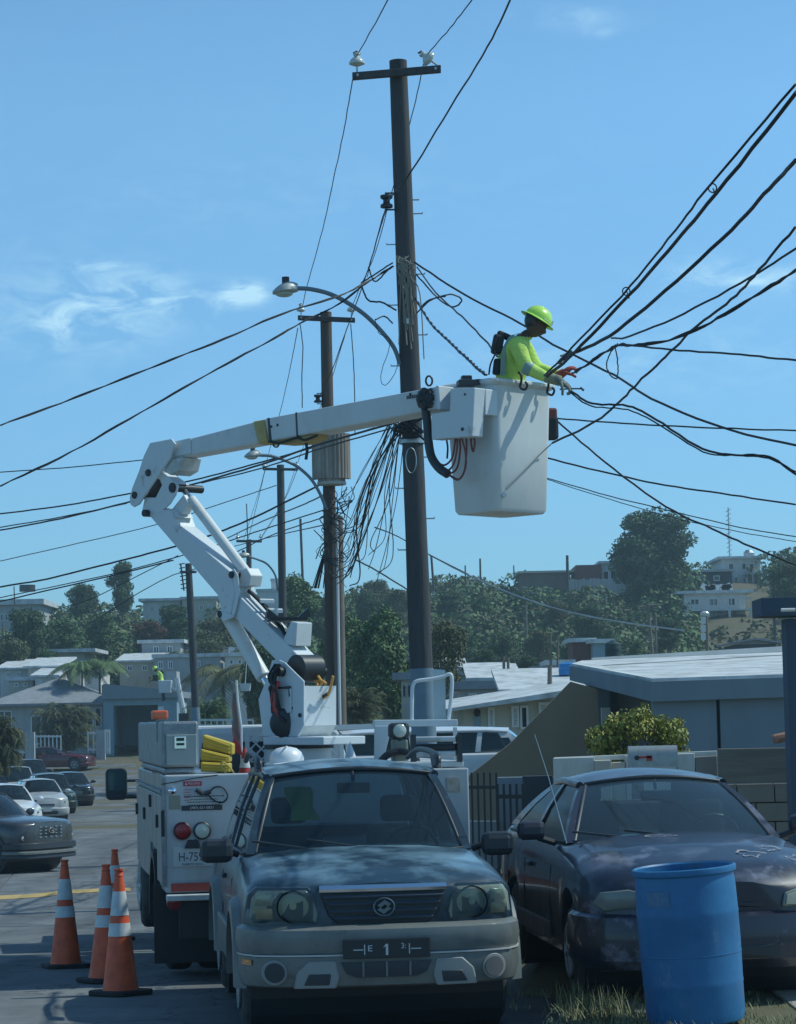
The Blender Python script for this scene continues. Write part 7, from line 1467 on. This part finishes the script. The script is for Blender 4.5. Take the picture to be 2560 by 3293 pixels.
# harness, backpack, gloves
harn = mat('harness_webbing', (.14, .20, .16), .8); m = MB()
def band(pts, w2, nm, mt): m = MB(); rws = [[p + Vector((0, -w2 * .0, 0)) for p in pts]]; m.tube(pts, w2, 6); return m.build(nm, mt, man, smooth=60)
m = MB(); pts = spline([wl(1618, 1208, dw - .03), wl(1620, 1150, dw - .055), wl(1630, 1110, dw - .06), wl(1650, 1080, dw - .02), wl(1672, 1076, dw + .02)], 5); side_ = [Vector((.028, 0, .006))] * len(pts)
m.grid([[p - Vector((.026, .012, 0)) for p in pts], [p + Vector((0, -.022, .0)) for p in pts], [p + Vector((.026, -.006, .012)) for p in pts]]); m.build('harness_strap', mat('grey_green_reflective', (.22, .34, .30), .5), man, smooth=60)
m = MB(); a, b = J[7], J[8]; 
for t_ in (.15,): c = a.lerp(b, t_); dr = (b - a).normalized(); m.lathe([(.064, -.035), (.068, -.03), (.066, .03), (.060, .035)], 18, c, dr.to_track_quat('Z', 'Y').to_matrix(), cap=False)
m.build('reflective_cuff', MT['grey_green_reflective'], man, smooth=60)
bpM = mat('black_gear', (.02, .025, .03), .7)
m = MB(); m.box(wl(1600, 1108, dw + .05), (.10, .16, .17), Matrix.Rotation(R(12), 3, 'Y')); m.box(wl(1622, 1080, dw + .05), (.14, .12, .05), Matrix.Rotation(R(25), 3, 'Y')); m.build('backpack', bpM, man, bevel=.03)
m = MB(); m.box(wl(1598, 1180, dw + .05), (.07, .12, .14), Matrix.Rotation(R(8), 3, 'Y')); m.build('waist_gear', bpM, man, bevel=.02)
m = MB(); m.tube(spline([wl(1592, 1140, dw - .02), wl(1578, 1170, dw - .03), wl(1572, 1205, dw - .03)], 4), .008, 6); m.tube(spline([wl(1598, 1085, dw - .03), wl(1590, 1105, dw - .04), wl(1596, 1135, dw - .03)], 4), .012, 6); m.build('lanyard', bpM, man)
def hand(w_, dr, up, mt, nm, curl=.8, s=1.0):
    dr = dr.normalized(); sd = dr.cross(up).normalized(); up = sd.cross(dr).normalized(); r3 = Matrix((dr, sd, up)).transposed(); m = MB()
    m.blob(w_ + dr * .045 * s, .055 * s, .044 * s, .024 * s, 14, 8, rot=r3); m.tube([w_ - dr * .05, w_ - dr * .01, w_ + dr * .03], [.042, .040, .034], 10)
    for i, ln in enumerate((.070, .082, .076, .058)):
        b0 = w_ + dr * .085 * s + sd * (.033 - .022 * i) * s; pts = [b0 - dr * .03]; ang = 0; p = b0
        for j in range(3): pts.append(p); ang += curl * (.7 + .3 * j); p = p + (dr * math.cos(ang) - up * math.sin(ang)) * ln * s * (.45, .32, .25)[j]
        pts.append(p); m.tube(pts, [.0115 * s, .0115 * s, .0105 * s, .0095 * s, .008 * s], 8)
    t0 = w_ + dr * .02 * s + sd * .035 * s; m.tube([t0, t0 + (dr * .6 + sd * .7 - up * .3) * .03 * s, t0 + (dr * 1.1 + sd * .75 - up * .9) * .045 * s, t0 + (dr * 1.3 + sd * .5 - up * 1.5) * .05 * s], [.015 * s, .014 * s, .012 * s, .010 * s], 8)
    return m.build(nm, mt, man, smooth=60)
glv = mat('grey_camouflage_glove', (.22, .24, .20), .85, col2=(.08, .10, .09), scale=25, bump=.3); glr = mat('red_palm_glove', (.38, .07, .05), .8, col2=(.18, .05, .05), scale=20)
hand(J[9] + Vector((.02, -.01, -.0)), Vector((.9, -.15, -.6)), Vector((.4, -.3, 1)), glv, 'glove', .8, 1.12); hand(J[13] + Vector((.0, 0, .02)), Vector((.8, -.2, .45)), Vector((-.4, -.3, 1)), glr, 'glove', .9, 1.1)
m = MB(); m.tube([J[8].lerp(J[9], .2), J[9] + Vector((.03, 0, 0))], [.050, .046], 12); m.build('glove_cuff', mat('glove_cuff_olive', (.26, .27, .16), .9), man, smooth=60)
m = MB(); q = wl(1838, 1250, dw - .2); m.tube([wl(1800, 1252, dw - .2), q, wl(1872, 1250, dw - .2)], .007, 6); m.tube([wl(1866, 1246, dw - .2), wl(1878, 1256, dw - .2)], .011, 6)
m.v = [tuple(Vector(v) + Vector((wc.x, wc.y, fz))) for v in m.v]; m.build('hand_tool', darkmetal, None, label='small dark ratchet held in the lower gloved hand of the worker', cat='tool')
# ================================================================ cones, barrel and small things
colM = mat('reflective_white', (.62, .66, .66), .4, col2=(.42, .45, .46), scale=9, amt=.6); coneb = mat('cone_base_black', (.02, .02, .022), .8)
def cone_proto():
    r = empty('traffic_cone', (0, 0, 0), 0, 'x', 'traffic cone', 'orange traffic cones beside the utility truck'); H_ = .914
    rad = lambda z: .135 - (.135 - .03) * (z / .88)
    m = MB(); pr = [(.185, -.002)]; m.lathe([(rad(0), .035), (rad(.10), .10), (rad(.86), .86), (.036, .865), (.030, .875), (.030, .895), (.036, .90), (.036, H_), (.026, H_), (.026, .86)], 28); m.build('cone_body', orange, r, smooth=35)
    m = MB(); hb = .19; oc = [(hb - .05, -hb), (hb, -hb + .05), (hb, hb - .05), (hb - .05, hb), (-hb + .05, hb), (-hb, hb - .05), (-hb, -hb + .05), (-hb + .05, -hb)]; m.prism([(x, y, 0) for x, y in oc], (0, 0, .035)); m.build('base', coneb, r, bevel=.008)
    for (a, b) in ((.425, .52), (.575, .75)): m = MB(); m.lathe([(rad(a) + .003, a), (rad(b) + .003, b)], 28, cap=False); m.build('reflective_collar', colM, r, smooth=35)
    return r
cp = cone_proto()
cones = [(211, 21.6, 'orange cone standing alone, leftmost of the four cones', 20), (338, 19.8, 'orange cone half hidden behind the nearest cone, just left of it', 35), (372, 25.6, 'farthest orange cone, only its tip showing above the other cones', 10), (386, 18.5, 'nearest and brightest orange cone, in front of the truck corner', 48)]
for i, (px, d, lb, a) in enumerate(cones):
    o = cp if i == 0 else copy_tree(cp); x = P(px, 3000, d).x; o.location = (x, d, road_z(d) + .004); o.rotation_euler = (R(-1.2), R([0, 1.5, 0, .8][i]), R(a)); o['label'] = lb
barM = mat('blue_drum_plastic', (.008, .11, .27), .45, col2=(.02, .17, .36), scale=2.5, amt=1, bump=.12, bscale=14, lo=.35, hi=.7)
scuff(barM, (.16, .26, .36), 5, .60, .70, (1, 1, .6), .5); scuff(barM, (.05, .07, .08), 3, .60, .75, (1, 1, .4), .5)
b = P(2240, 3285, 14.55); r = empty('blue_barrel', (b.x, 14.55, .115), 0, 'blue plastic drum leaning slightly on the grass in front of the purple car', 'barrel'); r.rotation_euler = (R(1), R(-3.2), 0)
m = MB(); m.lathe([(0, .0), (.24, .0), (.275, .02), (.285, .06), (.287, .22), (.2905, .235), (.288, .25), (.293, .45), (.293, .62), (.2955, .635), (.293, .65), (.289, .80), (.282, .855), (.300, .865), (.302, .88), (.300, .895), (.288, .90), (.278, .89), (.276, .80), (.27, .10), (0, .06)], 56, cap=False); m.build('drum_body', barM, r, smooth=40)
m = MB(); m.lathe([(.2935, .40), (.2945, .405), (.2935, .41)], 48, cap=False); m.build('mould_seam', barM, r)
m = MB(); m.grid([[(.2955 * math.cos(a), .2955 * math.sin(a), z) for a in [R(215 + 5 * k) for k in range(7)]] for z in (.70, .72, .76, .78)]); m.build('label_residue', mat('label_residue', (.10, .19, .30), .7, col2=(.02, .13, .28), scale=18), r, fix=False)
m = MB(); m.lathe([(0, .10), (.27, .10)], 40, cap=False); m.build('inner_bottom', barM, r)
# white hard hat on the truck deck
p = P(922, 2450, 19.95); m = MB(); m.lathe([(.175, -.02), (.175, -.012), (.14, .0), (.138, .03), (.12, .075), (.08, .108), (.03, .12), (0, .121)], 28, (0, 0, 0)); hh_ = m.build('hard_hat', mat('white_shell', (.74, .76, .76), .3, coat=.3), None, smooth=50, label='white hard hat lying on the truck tail above the teal SUV roof', cat='helmet'); hh_.location = p + Vector((0, 0, .0)); m = MB(); m.b2((-.008, -.12, .118), (.008, .10, .126)); m.build('ridge', MT['white_shell'], hh_, bevel=.004)
# yellow wheel chocks
def chock(px0, px1, t0, t1, b0, b1, d, lb):
    m = MB(); P0 = [P(px0, t0, d), P(px1, t1, d), P(px1, b1, d), P(px0, b0, d)]; c = sum(P0, Vector()) / 4; m.prism([p - c for p in P0], (0, .30, .0)); r = m.build('wheel_chock', yellow, None, bevel=.012, label=lb, cat='wheel chock'); r.location = c; m = MB()
    for k in range(3): q0 = P0[0].lerp(P0[3], .2 + .3 * k) - c; q1 = P0[1].lerp(P0[2], .2 + .3 * k) - c; m.tube([q0 + Vector((.02, -.006, 0)), q1 + Vector((-.02, -.006, 0))], .006, 5)
    m.build('rib', yellow, r)
chock(652, 748, 2362, 2392, 2405, 2428, 20.0, 'upper tilted yellow plastic wheel chock beside the tread plate toolbox'); chock(645, 738, 2408, 2430, 2446, 2452, 19.95, 'middle yellow plastic wheel chock in the stack beside the toolbox'); chock(645, 738, 2450, 2455, 2482, 2484, 19.9, 'lowest yellow plastic wheel chock lying on the truck tail')
m = MB(); m.tube(spline([P(x, y, 19.8) for x, y in [(735, 2500), (715, 2470), (712, 2455), (722, 2453), (742, 2472), (758, 2495)]], 5), .008, 6); m.build('yellow_cord', mat('yellow_cord', (.45, .36, .10), .8), None, smooth=60, label='looped yellowish cord beside the lowest wheel chock', cat='cord')
# furled flag with white staff, red and white cones in the bed
o_ = P(775, 2470, 20.6); r = empty('furled_flag', o_, 0, 'furled grey and red flag on a white staff standing in the truck bed', 'flag'); m = MB(); m.tube([P(760, 2188, 20.6) - o_, P(764, 2250, 20.6) - o_, P(776, 2340, 20.6) - o_, Vector((0, 0, -.5))], .010, 8); m.build('staff', white, r)
m = MB(); rows = []
for i, (x0, x1, y) in enumerate([(748, 762, 2225), (745, 765, 2270), (748, 772, 2310), (745, 778, 2345), (752, 780, 2380), (760, 782, 2400)]): a, b = P(x0, y, 20.65) - o_, P(x1, y + 5, 20.65) - o_; rows.append([a, a.lerp(b, .3) + Vector((0, -.03, 0)), a.lerp(b, .6) + Vector((0, .02, 0)), b, a.lerp(b, .5) + Vector((0, .05, 0))])
m.grid(rows, close=True); m.build('cloth', mat('dirty_flag_cloth', (.22, .20, .19), .9, col2=(.34, .14, .12), scale=7), r, smooth=0); m = MB(); m.prism([P(x, y, 20.55) - o_ for x, y in [(745, 2345), (757, 2375), (772, 2395), (780, 2430), (760, 2420), (748, 2390), (752, 2368)]], (0, .02, 0)); m.build('red_cloth', redp, r)
def small_cone(px, ty, by, wpx, d, lb):
    t, b = P(px, ty, d), P(px, by, d); h = t.z - b.z; rr_ = wpx * d / F / 2; r = empty('small_cone', b, 0, lb, 'traffic cone'); m = MB(); m.lathe([(rr_, 0), (rr_ * .25, h)], 16); m.build('cone_body', orange if 'orange' in lb else redp, r, smooth=40); m = MB(); m.lathe([(rr_ * .83, h * .25), (rr_ * .55, h * .6)], 16, cap=False); m.v = [(x * 1.03, y * 1.03, z) for x, y, z in m.v]; m.build('white_band', colM, r)
small_cone(788, 2405, 2490, 42, 20.4, 'small red and white cone stored upright in the truck bed beside the flag')
m = MB(); m.lathe([(.05, 0), (.0, .14)], 14, P(1212, 2440, 21.2) if 0 else (0, 0, 0)); o = m.build('cone_tip', white, None, label='white cone tip sticking up in the bed right of the diamond mesh', cat='cone'); o.location = P(1127, 2435, 22); 
# far bucket lift with a worker
d_ = 124; o_ = P(530, 2228, d_); r = empty('far_bucket_lift', (o_.x, o_.y, o_.z), 0, 'small distant white bucket lift above the blue garage house', 'lift'); q = lambda x, y, dy=0: P(x, y, d_ + dy) - o_
m = MB(); a, b = q(508, 2188), q(552, 2228); m.prism([(a.x, 0, a.z), (b.x, 0, a.z), (b.x - .05, 0, b.z), (a.x + .05, 0, b.z)], (0, .6, 0)); m.build('bucket', white, r, bevel=.03); m = MB(); m.tube([q(570, 2180, .3), q(580, 2240, .3), q(590, 2290, .3), q(596, 2400, .3)], [.12, .14, .17, .2], 10); m.tube([q(552, 2215, .3), q(578, 2222, .3)], .1, 8); m.build('boom', white, r)
m = MB(); m.box(q(592, 2310, .3), (.5, .5, .5)); m.build('knuckle', darkmetal, r); m = MB(); m.box(q(500, 2180, .1), (.25, .3, .3)); m.build('side_box', darkmetal, r)
m2 = copy_tree(man); m2['label'] = 'tiny distant worker in pale helmet and yellow green shirt in the far bucket lift'; m2.name = 'person'; m2.location = P(526, 2188, d_ + .3) - Vector((0, 0, 1.05)); m2.rotation_euler = (0, 0, R(200))
# far lattice: hanging white box on wire near the palms
m = MB(); a, b = P(770, 2198, 60), P(806, 2222, 60); m.prism([(a.x, 60, a.z), (b.x, 60, a.z), (b.x - .03, 60, b.z), (a.x + .03, 60, b.z)], (0, .3, 0)); m.cyl((P(793, 2120, 60).x, 60.1, P(793, 2120, 60).z), ((a.x + b.x) / 2, 60.1, a.z), .012, 6); m.build('hanging_lamp', whited, None, label='pale hanging lamp box on a thin rod left of the turret', cat='lamp')
# grass and weeds on the verge
random.seed(9); vs = []; n = 0
gz_ = .11
def blade(x, y, h, lean, wdt=.004):
    global n
    a = random.uniform(0, 6.28); b0 = Vector((x, y, gz_)); sd = Vector((math.cos(a), math.sin(a), 0)) * wdt; t = b0 + Vector((math.cos(a + 1.5) * lean, math.sin(a + 1.5) * lean, h)); mid = b0.lerp(t, .5) + Vector((0, 0, h * .12))
    vs.extend([b0 - sd, b0 + sd, mid + sd * .7, mid - sd * .7]); vs.extend([mid - sd * .7, mid + sd * .7, t + sd * .15, t - sd * .15]); n += 2
for i in range(9000):
    x = random.uniform(.62, 2.35); y = random.uniform(12.6, 16.3)
    dn = math.exp(-((x - 1.35) / .45) ** 2) + .35 * math.exp(-((x - 2.15) / .2) ** 2)
    if math.sin(x * 9 + y * 3) * math.cos(y * 5 - x * 4) + dn * 1.5 < random.uniform(.2, 1.4): continue
    blade(x, y, random.uniform(.015, .05), random.uniform(.01, .04), .003)
for (cx, cy, hh_, k) in [(1.22, 15.1, .22, 160), (1.05, 15.4, .24, 130), (1.38, 14.7, .16, 110), (.95, 15.0, .18, 90), (2.1, 14.3, .10, 70), (1.5, 14.1, .10, 80), (1.9, 14.15, .08, 60), (1.15, 14.5, .13, 80)]:
    for i in range(k // 2): blade(cx + random.gauss(0, .08), cy + random.gauss(0, .1), random.uniform(.3, .8) * hh_, random.uniform(.02, .12), .003)
grM = mat('grass_blades', (.10, .13, .045), .8, col2=(.30, .27, .14), island=1)
np_mesh('verge_grass', np.array([tuple(p) for p in vs]), np.arange(n * 4).reshape(-1, 4), grM, None, label='patchy grass and dry weeds on the verge round the blue drum', cat='grass', kind='stuff')
m = MB()
for i in range(10): x, y = random.uniform(.75, 1.2), random.uniform(13.4, 14.2); m.blob((x, y, .09), random.uniform(.05, .14), random.uniform(.05, .12), random.uniform(.03, .06), 9, 6, jit=.12)
m.build('kerb_rubble', kerbM, None, kind='stuff', label='broken concrete lumps along the kerb in front of the teal SUV', cat='rubble')
# ================================================================ air
hz_ = bpy.data.materials.new('haze_air'); hz_.use_nodes = True; t = hz_.node_tree; t.nodes.remove(t.nodes['Principled BSDF']); pv = node(t, 'ShaderNodeVolumePrincipled'); pv.inputs['Density'].default_value = .00062; pv.inputs['Color'].default_value = (.68, .90, .97, 1); pv.inputs['Anisotropy'].default_value = .3
t.links.new(pv.outputs[0], t.nodes['Material Output'].inputs['Volume']); m = MB(); m.b2((-700, -25, -25), (700, 2300, 28)); hz = m.build('haze', hz_, None, kind='stuff', label='thin bluish haze over the valley', cat='haze')
# ---------------------------------------------------------------- clean up the tree masters
for o in [o for o in list(COL.objects) if o.name.startswith('proto')]:
    for ch in kids(o): bpy.data.objects.remove(ch)
    bpy.data.objects.remove(o)
